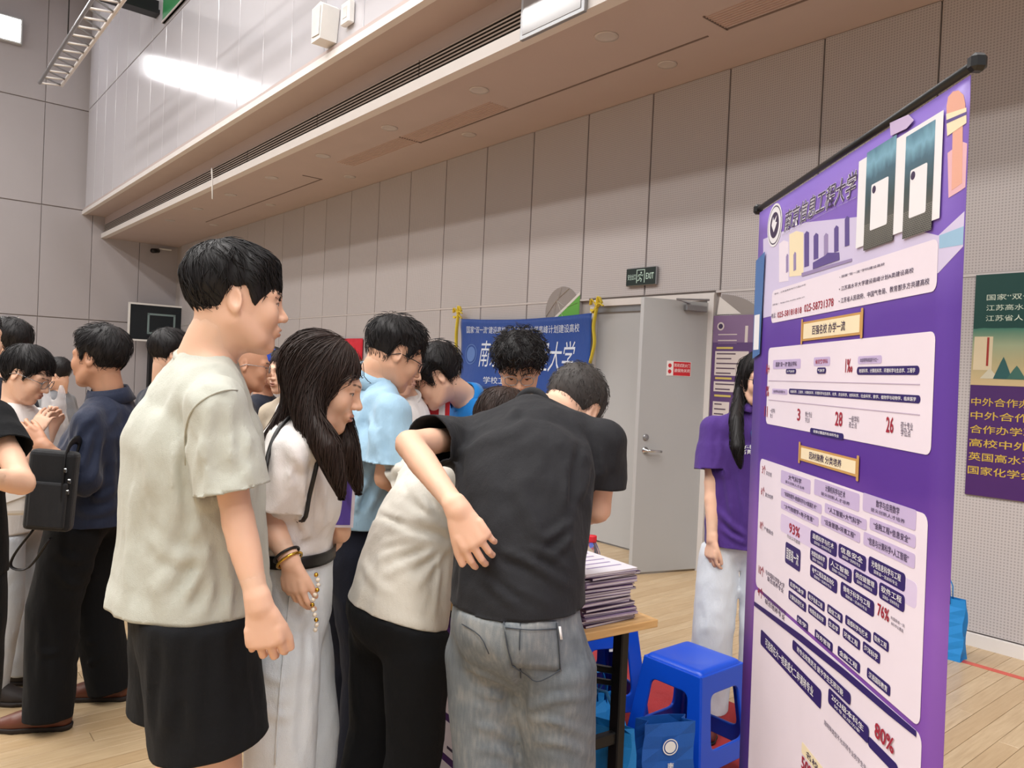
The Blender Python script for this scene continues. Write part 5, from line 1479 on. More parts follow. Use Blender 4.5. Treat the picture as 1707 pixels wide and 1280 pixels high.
# ---- the man in the black T-shirt, hand on his hip
M['black_tee'] = fabric('charcoal_jersey', srgb(33, 33, 36), .8, .06, 500, .1, sheen=.05)
def jeans_grey():
    m = N('washed_grey_denim'); v = m.coord('Object')
    a = m.noise(v, 5, 4, .6); b = m.noise(m.coord('Object', (1, 1, .2)), 120, 2)
    k = m.math('ADD', m.math('MULTIPLY', a, .75), m.math('MULTIPLY', b, .25))
    m.base(m.ramp(k, [(.30, srgb(82, 90, 98)), (.5, srgb(112, 119, 124)), (.72, srgb(158, 158, 154))]))
    m.set(Roughness=.9); m.bump(m.noise(v, 420, 2), .25, .003); return m.m
M['jeans_grey'] = jeans_grey()
M['thread'] = plain('dark_stitching', srgb(58, 64, 72), .9)
def person_black():
    p = Person('man in black T-shirt and grey jeans with his hand on his back', (862, 1012, 1.80), (888, 692, 2.04), (953, 680, 2.16), 32, (28, 42, 16), syaw=14, H=1.76, skin='light', build=1.0, hs=.96, armk=.86, tilt=-.02,
               arms={'L': dict(el=(682, 740, 1.83), wr=(764, 850, 1.655), dir=(800, 915, 1.64), back=np.array([-.25, -1, .45]), curl=(.45, .5, .52, .55), thumb=(.3, .2), spread=.10),
                     'R': dict(el=(996, 850, 1.98), wr=(940, 862, 2.22), show=False)},
               feet={'R': (.20, 1.86, 35), 'L': (.0, 1.79, 15)}, bow=.03)
    p.body(hres=.0032, hands='L')
    def ex(F):
        F.creases([([(790, 925), (840, 950), (905, 985)], .010, .008), ([(805, 945), (855, 975), (910, 1005)], .010, .008), ([(840, 920), (890, 940), (940, 975)], .010, .008), ([(880, 915), (915, 925), (950, 950)], .009, .007), ([(775, 920), (770, 955), (765, 990)], .012, .008), ([(800, 960), (830, 985), (860, 1010)], .009, .007),
                   ([(905, 900), (925, 890), (950, 870)], .009, .008), ([(915, 930), (935, 915), (955, 895)], .009, .007), ([(965, 745), (955, 800), (948, 860)], .010, -.012), ([(985, 770), (975, 810), (968, 830)], .010, .008), ([(930, 760), (945, 800), (950, 850)], .010, .007), ([(1000, 740), (1004, 780), (1000, 815)], .010, .007),
                   ([(745, 740), (762, 790), (775, 850)], .011, .008), ([(730, 715), (740, 745), (748, 775)], .009, .007), ([(880, 700), (850, 720), (800, 735)], .018, .006), ([(880, 650), (860, 680), (850, 700)], .012, .006), ([(860, 780), (880, 850), (905, 900)], .018, .005)])
    t = p.top(M['black_tee'], hem=-.022, loose=1.0, sleeve=.62, flare=.96, amp=.005, seed=51, hemw=.150, hemd=.144, waist=.158, belly=.01, extra=ex, cutdir=np.array([.03, .05, -1.0]), h=.0078)
    def jx(F):
        F.creases([([(868, 1100), (872, 1140), (868, 1190)], .012, -.010), ([(775, 1110), (810, 1128), (858, 1150)], .010, .007), ([(790, 1150), (820, 1160), (860, 1172)], .009, .007), ([(885, 1180), (930, 1165), (985, 1160)], .010, .007), ([(885, 1200), (930, 1205), (990, 1225)], .009, .007), ([(890, 1235), (940, 1240), (992, 1262)], .009, .007), ([(790, 1210), (825, 1215), (860, 1235)], .009, .007), ([(795, 1250), (830, 1252), (862, 1268)], .009, .006), ([(960, 1050), (975, 1085), (982, 1130)], .010, .006)])
    j = p.trousers(M['jeans_grey'], 'jeans', waist_up=.07, rad=(.098, .076, .070), r_hip=(.150, .136), seed=55, extra=jx, seat=.02, amp=.004, h=.0078)
    p.shoes(plain('grey_trainer', srgb(120, 122, 126), .6), M['white_plastic'], h=.008)
    # seat pocket laid on the cloth, with its stitching and a small white tab
    pk = p.patch('back_pocket', p.botF, [(838, 1034), (930, 1036), (936, 1118), (852, 1112)], M['jeans_grey'], j, .0035, 9, .003)
    for q in ([(842, 1046), (885, 1050), (928, 1048)], [(840, 1036), (845, 1075), (854, 1110)], [(928, 1038), (932, 1080), (934, 1116)], [(854, 1110), (876, 1124), (894, 1136), (916, 1128), (934, 1116)], [(868, 1030), (866, 1080), (868, 1130)], [(770, 1040), (800, 1060), (815, 1090)]): p.seam('stitching', p.botF, q, M['thread'], j, .0013, .007)
    p.patch('pocket_tab', p.botF, [(931, 1044), (935, 1044), (938, 1066), (934, 1066)], M['white_print'], j, .007, 3, .001)
    hl = hair_short([(-.13, -.055), (-.06, -.06), (-.035, -.04), (-.028, .01), (-.012, .032), (.012, .032), (.026, .0), (.04, .01), (.055, .05), (.075, .062), (.14, .066)], top=.006, side=.002, front=.004, seed=19, wave=.002, freq=120)
    p.hair(hl, None, HAIR['grey'], n=2500, length=.014, seed=16, lift=.004, rad=.0007, jit=.6)
    return p
P_BLACK = person_black()

# ---- staff behind the table, in bright blue polo shirts
M['polo_blue'] = fabric('bright_blue_pique', srgb(14, 120, 196), .75, .05, 700, .1)
M['lanyard'] = fabric('royal_blue_ribbon', srgb(22, 70, 170), .6, .05)
def staff_left():
    p = Person('young man in bright blue polo shirt bowing to the left behind the table', (805, 850, 3.62), (781, 668, 3.50), (727, 628, 3.38), -115, (-102, 34, 0), H=1.74, skin='light', hs=1.06,
               arms={'R': dict(show=False), 'L': dict(show=False)}, group='people at the stand')
    p.body(hres=.0036, hands='')
    t = p.top(M['polo_blue'], 'polo_shirt', hem=.08, loose=1.02, sleeve=.6, collar=False, seed=61, h=.010); p.collar(M['polo_blue'], t, .04)
    p.trousers(M['black_cloth'], h=.014); p.shoes(M['belt'], M['black'], h=.009)
    hl = hair_short([(-.13, -.06), (-.06, -.07), (-.035, -.05), (-.025, .0), (-.012, .028), (.012, .028), (.026, -.01), (.042, -.01), (.056, .02), (.14, .035)], top=.022, side=.011, front=.014, seed=23, wave=.006, freq=60)
    p.hair(hl, None, HAIR['black'], n=1500, length=.06, seed=22, h=.006, lift=.010, jit=.5)
    mb = MB(); pts = [p.on_top(px(x, y, 3.25)) for x, y in ((781, 640), (775, 650), (768, 664), (760, 682), (752, 700))]
    mb.tube(pts, .009, 6, flat=.4); p.mbpart('lanyard', mb, M['lanyard'])
def staff_mid():
    p = Person('curly haired young man with glasses in blue polo looking down, facing us', (872, 870, 3.42), (869, 684, 3.30), (866, 614, 3.14), 182, (180, 30, 2), H=1.76, skin='mid', hs=.98, arms={'R': dict(show=False), 'L': dict(show=False)})
    p.body(hres=.0034, hands='', lids=.003)
    t = p.top(M['polo_blue'], 'polo_shirt', hem=.08, loose=1.02, sleeve=.6, collar=False, seed=63, h=.011); p.collar(M['polo_blue'], t, .045)
    p.trousers(M['black_cloth'], h=.014); p.shoes(M['belt'], M['black'], h=.009)
    hl = hair_short([(-.13, -.05), (-.06, -.06), (-.035, -.04), (-.02, .02), (.012, .026), (.03, .0), (.05, .03), (.075, .048), (.14, .05)], top=.034, side=.017, front=.008, seed=27, wave=.010, freq=75)
    p.hair(hl, None, HAIR['black'], n=2000, length=.035, seed=26, h=.0055, lift=.014, jit=1.0, rad=.0016)
    p.glasses(M['metal_grey'], (.025, .020), .4)
staff_left(); staff_mid()

# ---- the woman in purple beyond the roll-up banner
M['polo_purple'] = fabric('purple_pique', srgb(74, 44, 122), .75, .06, 700, .1)
M['white_trouser'] = fabric('white_linen', srgb(214, 218, 224), .9, .04)
def staff_purple():
    p = Person('woman with black glasses in purple polo shirt half hidden by the roll-up banner', (1235, 885, 3.30), (1256, 694, 3.30), (1270, 634, 3.27), 192, (186, 4, 0), H=1.63, female=True, skin='light', hs=1.05,
               arms={'R': dict(el=(1187, 806, 3.30), wr=(1187, 900, 3.24), dir=(1180, 960, 3.22), back=np.array([-1, -.6, 0]), curl=(.45, .5, .55, .6)), 'L': dict(show=False)})
    p.body(hres=.0032, hands='R', lids=.0065)
    t = p.top(M['polo_purple'], 'polo_shirt', hem=.06, loose=1.0, sleeve=.74, flare=1.22, collar=False, seed=71, hemw=.16, hemd=.12, amp=.005, extra=lambda F: F.creases([([(1205, 760), (1215, 820), (1225, 880)], .014, .009), ([(1195, 850), (1225, 880), (1255, 900)], .012, .008), ([(1200, 730), (1200, 760), (1195, 785)], .011, .007), ([(1235, 800), (1240, 850), (1245, 900)], .014, .008), ([(1200, 880), (1230, 900), (1258, 908)], .010, .007)])); p.collar(M['polo_purple'], t, .035)
    p.trousers(M['white_trouser'], waist_up=.06, rad=(.088, .090, .096), cut=.10, seed=73, r_hip=(.14, .105))
    p.shoes(plain('dark_red_leather', srgb(96, 40, 34), .5), M['black'])
    hl = hair_short([(-.13, -.10), (-.05, -.10), (.0, -.09), (.03, -.06), (.045, .0), (.062, .050), (.09, .066), (.14, .07)], top=.008, side=.008, front=.0, seed=28, wave=.002)
    wt = [([(1242, 606, 3.34), (1232, 650, 3.32), (1227, 700, 3.19), (1229, 745, 3.13), (1234, 775, 3.12)], [.026, .016, .026, .024, .005], .02),
          ([(1296, 606, 3.30), (1304, 660, 3.26), (1304, 705, 3.17), (1298, 755, 3.13)], [.045, .04, .04, .012], .03), ([(1260, 620, 3.38), (1255, 690, 3.42), (1250, 740, 3.44)], [.06, .06, .03], .03)]
    p.hair(hl, wt, HAIR['black'], n=2400, length=.16, flow=lambda P: np.tile(np.array([[0, 0, -1.0]]), (len(P), 1)) , seed=29, jit=.18, h=.006)
    p.glasses(M['black'], (.025, .021), .55)
    mb = MB(); pts = [p.on_top(px(x, y, 3.1), .008) for x, y in ((1262, 700), (1258, 715), (1262, 735), (1266, 760))]
    mb.tube(pts, .010, 6, flat=.4); p.mbpart('lanyard', mb, M['polo_blue'])
    c = p.on_top(px(1250, 742, 3.1), .003)
    wp_ = M['white_print']
    mb = MB()
    for i, s_ in enumerate(('体验', '新同学')):
        Q, Fc, asp = text_mesh(s_, bold=.02); w = .055 + .012 * i
        V = p.on_top(np.stack([c[0] + (Q[:, 0] - .5) * w, np.full(len(Q), c[1] - .02), c[2] + (.022 - .026 * i) + (Q[:, 1] - .5) * .022], 1), .003)
        mb.add(V, Fc)
    p.mbpart('chest_print', mb, wp_, t, False)
staff_purple()

# ---- the man in the navy jacket on the left
M['navy_jacket'] = fabric('navy_shell', srgb(28, 36, 58), .7, .08, 300, .1)
M['brown_leather'] = plain('brown_leather', srgb(98, 52, 36), .38, .15, bump=.08)
M['sole'] = plain('dark_sole', srgb(36, 28, 26), .7)
def man_navy():
    p = Person('man in navy jacket, black trousers and brown shoes facing left', (152, 832, 3.20), (184, 672, 3.20), (166, 598, 3.18), -98, (-84, 0, 0), H=1.70, skin='tan', hs=1.04, build=1.05,
               arms={'L': dict(el=(138, 796, 2.98), wr=(70, 741, 2.93), dir=(36, 716, 2.93), back=np.array([0, -1, .3]), curl=(.4, .45, .5, .5)), 'R': dict(el=(110, 800, 3.5), wr=(60, 760, 3.4), show=False)},
               feet={'L': (-1.79, 3.05, -100), 'R': (-1.70, 3.34, -95)})
    p.body(hres=.0034, hands='L')
    def ex(F):
        F.creases([([(150, 720), (142, 755), (130, 785)], .016, .010), ([(170, 730), (165, 770), (150, 800)], .014, .009), ([(195, 720), (200, 790), (198, 860)], .018, -.010), ([(130, 820), (160, 830), (195, 815)], .014, .009), ([(125, 850), (160, 856), (195, 845)], .014, .008), ([(155, 690), (135, 715), (125, 740)], .014, .008)])
    t = p.top(M['navy_jacket'], 'jacket', hem=.085, loose=1.08, sleeve=1.10, amp=.007, seed=81, hemw=.172, hemd=.150, waist=.18, belly=.03, extra=ex, collar=False, sleeve_r=.074)
    p.collar(M['navy_jacket'], t, .055, .074)
    p.trousers(M['black_cloth'], rad=(.112, .098, .090), amp=.005, seed=83, cut=.05, extra=lambda F: F.creases([([(95, 920), (130, 935), (170, 910)], .014, .009), ([(90, 950), (120, 975), (160, 960)], .014, .009), ([(60, 1080), (80, 1090), (100, 1085)], .012, .008), ([(125, 1060), (150, 1070), (175, 1060)], .012, .008), ([(125, 1090), (150, 1105), (175, 1090)], .012, .008), ([(70, 1000), (66, 1080), (72, 1160)], .012, .007)]))
    p.shoes(M['brown_leather'], M['sole'])
    hl = hair_short(ZL['short'], top=.018, side=.007, front=.01, seed=33, wave=.004, freq=80)
    p.hair(hl, None, HAIR['black'], n=1500, length=.045, seed=32, h=.005)
man_navy()

# ---- people at the left edge and far behind
def simple(label, pel, neck, head, yaw, hypr, H, top_m, bot_m, hl=None, hm='black', skin='light', female=False, q=1.5, arms=None, hands='', topname='t_shirt', sleeve=.6, loose=1.03, hem=.08, n=700, wt=None, gl=None, group='people farther back in the hall', collar=True, hs=1.04, lids=.0045, feet=None, shoes=None, length=.05):
    p = Person(label, pel, neck, head, yaw, hypr, H=H, female=female, skin=skin, q=q, hs=hs, arms=arms or {'R': dict(show=False), 'L': dict(show=False)}, group=group, feet=feet)
    p.body(hres=.0036, hands=hands, lids=lids)
    p.top(top_m, topname, hem=hem, loose=loose, sleeve=sleeve, seed=int(pel[0]) % 97, h=.0095, collar=collar)
    p.trousers(bot_m, h=.011)
    p.shoes(shoes or M['belt'], M['sole'], h=.0075)
    if hl is not None: p.hair(hl, wt, HAIR[hm], n=n, length=length, seed=int(head[0]) % 89, h=.0045)
    if gl is not None: p.glasses(gl)
    return p
HS = lambda seed, **k: hair_short(ZL['short'], top=k.get('top', .017), side=k.get('side', .007), front=k.get('front', .009), seed=seed, wave=.004, freq=80)
HL = lambda seed: hair_short([(-.13, -.08), (-.06, -.08), (-.035, -.05), (-.02, .02), (.012, .026), (.03, .0), (.05, .03), (.07, .055), (.14, .066)], top=.010, side=.008, front=.002, seed=seed, wave=.002)
M['grey_tee'] = fabric('grey_marl', srgb(120, 122, 126), .9, .06)
M['dark_navy_tee'] = fabric('dark_navy_jersey', srgb(24, 30, 46), .85, .08)
M['beige_top'] = fabric('beige_knit', srgb(190, 176, 156), .9, .05)
p = simple('woman with glasses and tied black hair in white top at the left edge', (18, 850, 3.35), (26, 680, 3.32), (44, 624, 3.30), 85, (82, 26, 0), 1.60, M['white_tee'], M['white_trouser'], HL(41), gl=M['metal_grey'], female=True, q=1.2, n=1100, length=.08,
           arms={'R': dict(el=(30, 785, 3.16), wr=(60, 722, 3.22), show=False), 'L': dict(el=(62, 780, 3.45), wr=(88, 712, 3.5), dir=(98, 690, 3.5), curl=(.7, .7, .7, .7))}, hands='L', group='people at the left edge', shoes=M['sole'])
P_EDGE_WOMAN = p
simple('person with short black hair behind the woman with glasses', (4, 790, 4.3), (4, 634, 4.3), (14, 572, 4.28), -90, (-85, 0, 0), 1.74, M['dark_navy_tee'], M['black_cloth'], HS(42), group='people at the left edge')
p = simple('person in black top at the very left edge, one bare arm showing', (-78, 905, 2.3), (-70, 655, 2.3), (-60, 560, 2.3), 22, (20, 5, 0), 1.62, M['black_cloth'], M['black_cloth'], HL(43), female=True, skin='light', q=1.1,
           arms={'R': dict(el=(38, 806, 2.12), wr=(-30, 792, 1.98), show=False), 'L': dict(show=False)}, group='people at the left edge', sleeve=.5)
simple('distant young person in grey seen between the jacket and the carrier bag', (98, 775, 6.2), (97, 655, 6.2), (94, 624, 6.15), -95, (-100, 15, 0), 1.66, M['grey_tee'], M['black_cloth'], HS(44), q=1.8, n=400)
simple('black haired person in dark clothes in front of the backboard', (258, 800, 4.4), (272, 648, 4.4), (284, 590, 4.38), 40, (50, 8, 0), 1.72, M['dark_navy_tee'], M['black_cloth'], HS(45, top=.02), n=700)
simple('bald man with thin glasses in dark navy T-shirt', (392, 830, 3.7), (396, 672, 3.7), (412, 609, 3.68), 75, (72, 8, 0), 1.70, M['dark_navy_tee'], M['black_cloth'], None, skin='tan', gl=M['metal_grey'], q=1.3)
pc = simple('man in blue baseball cap, glasses and navy T-shirt', (440, 790, 4.7), (438, 664, 4.7), (450, 614, 4.66), 100, (104, 4, 0), 1.68, M['dark_navy_tee'], M['black_cloth'], HS(47, top=.008, side=.006), skin='tan', gl=M['black'], q=1.4)
simple('woman with pale face and hair tied back in beige top, facing left', (494, 800, 4.1), (486, 668, 4.1), (478, 620, 4.06), 205, (212, 4, -4), 1.62, M['beige_top'], M['black_cloth'], HL(48), 'brown', female=True, q=1.2, lids=.006)
simple('person in white T-shirt hidden behind the man in light blue', (690, 840, 3.35), (676, 668, 3.3), (664, 604, 3.2), 100, (100, 20, 0), 1.66, M['white_tee'], M['black_cloth'], HS(49))
# the cap
M['cap'] = fabric('blue_cap_cloth', srgb(40, 70, 170), .8, .08)
F = Fld(); F.ell((0, -.012, .045), (.088, .108, .088), k=0); F.fn(lambda P: .042 - P[:, 2] - P[:, 1] * .1, .006, '&')
V, Q = polygonize(F, (-.12, -.15, .0), (.12, .13, .16), .006); V = relax(V, Q, 1)
co = pc.part('cap', pc.hc + (V * pc.hs) @ pc.HR.T, Q, M['cap'])
G = np.array([[pc.h2w((x * (1 - .25 * t * t), .075 + t * .085 - (x / .07) ** 2 * .05, .046 - t * .018 - (x / .07) ** 2 * .012)) for x in np.linspace(-.07, .07, 13)] for t in np.linspace(0, 1, 6)])
bo = pc.mbpart('brim', MB().grid(G), M['cap'], co); solid(bo, .004, 0)

# ================================================================== TABLE AND WHAT STANDS ON AND UNDER IT
TS = np.array([.827, .562, 0]); TL_ = np.array([-.562, .827, 0]); T_RB = np.array([.49, 2.39, 0.0]); T_W, T_L, T_Z = .50, 1.62, .755
T_YAW = math.atan2(TS[1], TS[0])
def T3(s_, l_, z): return T_RB - TS * (T_W - s_) + TL_ * l_ + UP * z        # s from the front edge, l from the right end
def wood():
    m = N('beech_laminate'); v = m.coord('Object', (1, 12, 12)); g = m.noise(v, 4, 5, .6)
    m.base(m.ramp(g, [(.3, srgb(196, 150, 96)), (.6, srgb(216, 174, 120)), (.8, srgb(224, 188, 138))])); m.set(Roughness=.4); m.bump(g, .05, .002); return m.m
M['beech'] = wood()
table = thing('folding_table', 'long folding table with beech top and black steel legs', 'table', tuple(T3(0, 0, 0)), T_YAW)   # local x = across, y = along
bevel(MB().box((T_W / 2, T_L / 2, T_Z - .0125), (T_W, T_L, .025)).build('tabletop', M['beech'], table), .003)
for y0 in (.10, T_L - .10):
    for x0 in (.06, T_W - .06):
        MB().box((x0, y0, (T_Z - .025) / 2), (.032, .045, T_Z - .025), bev=.004).build('leg', M['metal_dark'], table)
    MB().box((T_W / 2, y0, .36), (T_W - .12, .025, .04), bev=.004).build('stretcher', M['metal_dark'], table)
    MB().box((T_W / 2, y0, T_Z - .045), (T_W - .10, .03, .04), bev=.004).build('top_bar', M['metal_dark'], table)
    sg = 1 if y0 < .5 else -1
    mb = MB(); mb.tube([(T_W * .30, y0, T_Z - .05), (T_W * .52, y0, .40)], .012, 8); mb.tube([(T_W * .30, y0 + sg * .02, T_Z - .10), (T_W - .07, y0 + sg * .02, T_Z - .19)], .012, 8); mb.tube([(T_W * .30, y0 + sg * .02, T_Z - .14), (T_W - .07, y0 + sg * .02, T_Z - .23)], .010, 8)
    mb.build('brace', M['metal_dark'], table, True)
MB().box((T_W / 2, T_L / 2, .30), (.03, T_L - .25, .03)).build('long_rail', M['metal_dark'], table)

# tall stack of brochures
cover_m = [PR('cover_purple', 92, 62, 112), PR('cover_mauve', 150, 128, 160), PR('cover_plum', 62, 42, 74)]; page_m = plain('paper_pages', srgb(214, 204, 214), .7, .08, 200, stretch=(.2, .2, 3)); white_c = PR('cover_white', 226, 222, 230)
r5 = random.Random(5); z = T_Z
NB = 22
for i in range(NB):
    th = r5.choice((.0058, .0070, .0080, .0086)); last = i == NB - 1
    w, l = .205, .285
    c = T3(.322 + r5.uniform(-.008, .010) + (.012 * math.sin(i * .45)), .175 + r5.uniform(-.008, .008), z)
    nm = 'white topped brochure lying on top of the tall stack' if last else ('lowest brochure of the tall stack, on the beech tabletop' if i == 0 else 'purple and white brochure in the tall stack, %s from the bottom' % ORD[i])
    t = thing('brochure', nm, 'brochure', tuple(c), T_YAW + r5.uniform(-.06, .06), 'brochures in the tall stack')
    MB().box((0, 0, th / 2), (w - .003, l - .003, th - .0012)).build('pages', page_m, t)
    cm = white_c if last else cover_m[r5.randrange(3)]
    mb = MB(); mb.box((0, 0, th - .0004), (w, l, .0008)); mb.box((0, 0, .0004), (w, l, .0008)); mb.box((-w / 2, 0, th / 2), (.001, l, th)); mb.build('cover', cm, t)
    if last:
        for k in range(5): MB().box((.01, -.09 + .04 * k, th + .0003), (.14 - .02 * (k % 2), .008, .0004)).build('printed_line', M['p_stone'], t)
    z += th + .0004
# lower pile farther along
z = T_Z
for i in range(9):
    th = .012 if i < 6 else .006; last = i >= 7
    t = thing('booklet', ('dark blue booklet in the low pile behind the tall stack, %s from the bottom' % ORD[i], ('lower', 'upper')[i == 8] + ' white leaflet lying across the low pile behind the tall stack')[last], 'booklet', tuple(T3(.30 + r5.uniform(-.006, .006), .52 + r5.uniform(-.006, .006), z)), T_YAW + (.35 if last else 0) + r5.uniform(-.05, .05), 'booklets in the low pile')
    MB().box((0, 0, th / 2), (.206, .286, th - .001)).build('pages', page_m, t); mb = MB(); mb.box((0, 0, th - .0004), (.21, .29, .0008)); mb.box((-.105, 0, th / 2), (.001, .29, th)); mb.box((.105, 0, th / 2), (.001, .29, th * .9)); mb.build('cover', white_c if last else PR('cover_navy', 40, 36, 74), t); z += th + .0004
# water bottle
def bottle(loc, label, s=1.0):
    t = thing('water_bottle', label, 'bottle', loc)
    g = N('clear_bottle'); g.base((.93, .96, .97, 1)); g.set(Roughness=.06, IOR=1.35); g.p.inputs['Transmission Weight'].default_value = .92; g.bump(g.noise(g.coord('Object'), 60, 2), .05, .003)
    MB().lathe([(0, 0), (.028, 0), (.032, .006), (.032, .06), (.030, .07), (.032, .08), (.032, .13), (.030, .15), (.018, .178), (.013, .186), (.013, .198), (0, .198)], seg=24).build('shell', g.m, t, True)
    MB().lathe([(0, .186), (.0155, .186), (.016, .19), (.016, .205), (.015, .208), (0, .208)], seg=24).build('cap', PR('cap_red', 206, 30, 44), t, True)
    MB().lathe([(.0325, .085), (.0328, .087), (.0328, .125), (.0325, .127)], seg=24).build('label_band', PR('bottle_label', 96, 90, 190), t, True)
    return t
bottle(tuple(T3(.463, .29, T_Z)), 'clear water bottle with red cap behind the brochure stack')

# posters fixed below the tabletop, facing the visitors
def under_poster(l0, l1, label, z0=.06, z1=.715, out=.012):
    t = thing('hanging_poster', label, 'poster', tuple(T3(-out, l0, 0)), T_YAW)       # local y along the table, visible side is local -x
    W_ = l1 - l0; dk = PR('poster_plum', 62, 26, 82); pw = PR('poster_pale', 200, 186, 190); ik = PR('poster_ink', 50, 36, 60)
    MB().box((0, W_ / 2, (z0 + z1) / 2), (.004, W_, z1 - z0)).build('board', dk, t)
    def blk(y0, y1, a, b, m, d=.003, nm='text_block'): return MB().box((-d, (y0 + y1) / 2, (a + b) / 2), (.0016, y1 - y0, b - a)).build(nm, m, t)
    y0, y1 = .03, W_ - .05; Hh = z1 - z0
    blk(y0, y1, z1 - .30 * Hh, z1 - .05 * Hh, PR('poster_violet', 84, 44, 112))
    for k in range(4): blk(y0 + .04, y1 - .06, z1 - (.10 + .05 * k) * Hh - .01, z1 - (.10 + .05 * k) * Hh, pw, .0042, 'text_line')
    for a, b in ((.36, .46), (.50, .66), (.70, .82), (.86, .97)):
        blk(y0, y1, z1 - b * Hh, z1 - a * Hh, pw)
        for k in range(3):
            zz = z1 - (a + (b - a) * (.2 + .25 * k)) * Hh; blk(y0 + .03, y0 + .03 + (y1 - y0) * (.4 + .15 * ((k * 7) % 3)), zz - .008, zz, ik, .0044, 'text_line')
    return t
under_poster(.06, .52, 'plum poster hung below the table top beside the grey jeans'); under_poster(.60, 1.10, 'plum poster hung below the table top beside the navy trousers')

# red carpet
cp = MB(); cp.box((-2.0, -2.72, .006), (4.3, 1.5, .011), bev=.003)
o = hall_obj('red_carpet', cp, fabric('red_carpet_pile', srgb(168, 26, 34), .95, .12, 900, .4)); tag(o, 'flat red carpet under the folding table', 'carpet')

# ---- blue plastic stools
M['stool'] = plain('blue_plastic', srgb(10, 72, 196), .32, .04, 8)
def cut_panel(outer, holes, thick, bev=.004):
    """a flat plate with rounded holes, made from filled outlines"""
    cu = bpy.data.curves.new('outline', 'CURVE'); cu.dimensions = '2D'; cu.fill_mode = 'BOTH'; cu.extrude = thick / 2; cu.bevel_depth = bev; cu.bevel_resolution = 1
    for P in [outer] + holes:
        sp = cu.splines.new('POLY'); sp.points.add(len(P) - 1); sp.use_cyclic_u = True
        for i, (x, y) in enumerate(P): sp.points[i].co = (x, y, 0, 1)
    o = bpy.data.objects.new('outline', cu); COL.objects.link(o); dg = bpy.context.evaluated_depsgraph_get(); dg.update()
    me = bpy.data.meshes.new_from_object(o.evaluated_get(dg)); bpy.data.objects.remove(o); bpy.data.curves.remove(cu)
    return me
def rpoly(pts, r, n=5):
    out = []; m = len(pts)
    for i in range(m):
        p = np.array(pts[i], float); a = unit(np.array(pts[i - 1]) - p); b = unit(np.array(pts[(i + 1) % m]) - p)
        ca = math.acos(max(-1, min(1, a @ b))); d = min(r / math.tan(ca / 2), .45 * np.linalg.norm(np.array(pts[i - 1]) - p), .45 * np.linalg.norm(np.array(pts[(i + 1) % m]) - p))
        p0, p1 = p + a * d, p + b * d
        for k in range(n + 1):
            t = k / n; out.append(tuple((1 - t) ** 2 * p0 + 2 * t * (1 - t) * p + t * t * p1))
    return out
SH = .46; ST, SB = .125, .185     # half widths at the top and at the floor
def stool_panel_mesh():
    w = lambda z: SB + (ST - SB) * z / SH
    out = [(-w(0), 0), (-w(0) + .05, 0), (-w(.1) + .062, .10), (w(.1) - .062, .10), (w(0) - .05, 0), (w(0), 0), (w(SH - .012), SH - .012), (-w(SH - .012), SH - .012)]
    out = [out[0], out[1]] + rpoly([(-w(.02) + .05, .02), (-w(.115) + .055, .125), (w(.115) - .055, .125), (w(.02) - .05, .02)], .03)[6:18] + [out[4], out[5], out[6], out[7]]
    hole = rpoly([(-w(.185) + .055, .185), (w(.185) - .055, .185), (w(.385) - .048, .385), (-w(.385) + .048, .385)], .035)
    me = cut_panel(out, [hole], .006, .004)
    return me
spm = stool_panel_mesh(); spm.materials.append(M['stool']); spm.polygons.foreach_set('use_smooth', [False] * len(spm.polygons))
F = Fld(); F.fn(lambda P: np.sqrt(np.maximum(np.abs(P[:, 0]) - .108, 0) ** 2 + np.maximum(np.abs(P[:, 1]) - .108, 0) ** 2 + np.maximum(np.abs(P[:, 2] - SH + .026) - .010, 0) ** 2) - .022)
F.warp(lambda P, d: d + .004 * np.clip(1 - (P[:, 0] ** 2 + P[:, 1] ** 2) / .0081, 0, 1) * (P[:, 2] > SH - .02))
V, Q = polygonize(F, (-.15, -.15, SH - .07), (.15, .15, SH + .02), .008); seatm = np_mesh('seat', relax(V, Q, 1), Q); seatm.materials.append(M['stool'])
tilt_ = math.atan((SB - ST) / SH)
def stool(loc, rz, label, sticker=False):
    t = thing('plastic_stool', label, 'stool', loc, rz, 'blue plastic stools')
    obj('seat', seatm, None, t)
    for k in range(4):
        o = obj('side_panel', spm, None, t)
        o.matrix_local = Matrix.Rotation(k * math.pi / 2, 4, 'Z') @ Matrix.Translation((0, -SB, .004)) @ Matrix.Rotation(math.pi / 2 - tilt_, 4, 'X')
    for k in range(4):
        a = k * math.pi / 2 + math.pi / 4; q = math.sqrt(2)
        mb = MB(); mb.tube([(math.cos(a) * q * (SB - .004), math.sin(a) * q * (SB - .004), .0), (math.cos(a) * q * (ST - .004), math.sin(a) * q * (ST - .004), SH - .04)], .013, 10); mb.build('leg', M['stool'], t, True)
    if sticker: MB().box((.02, -.137, SH - .075), (.042, .002, .03), R=rotx(-tilt_)).build('sticker', M['p_card'], t)
    return t
stool((.735, 2.90, 0.0), math.radians(40), 'bright blue plastic stool standing right of the table')
stool((.40, 3.26, 0.012), math.radians(20), 'bright blue plastic stool behind the table leg', True)

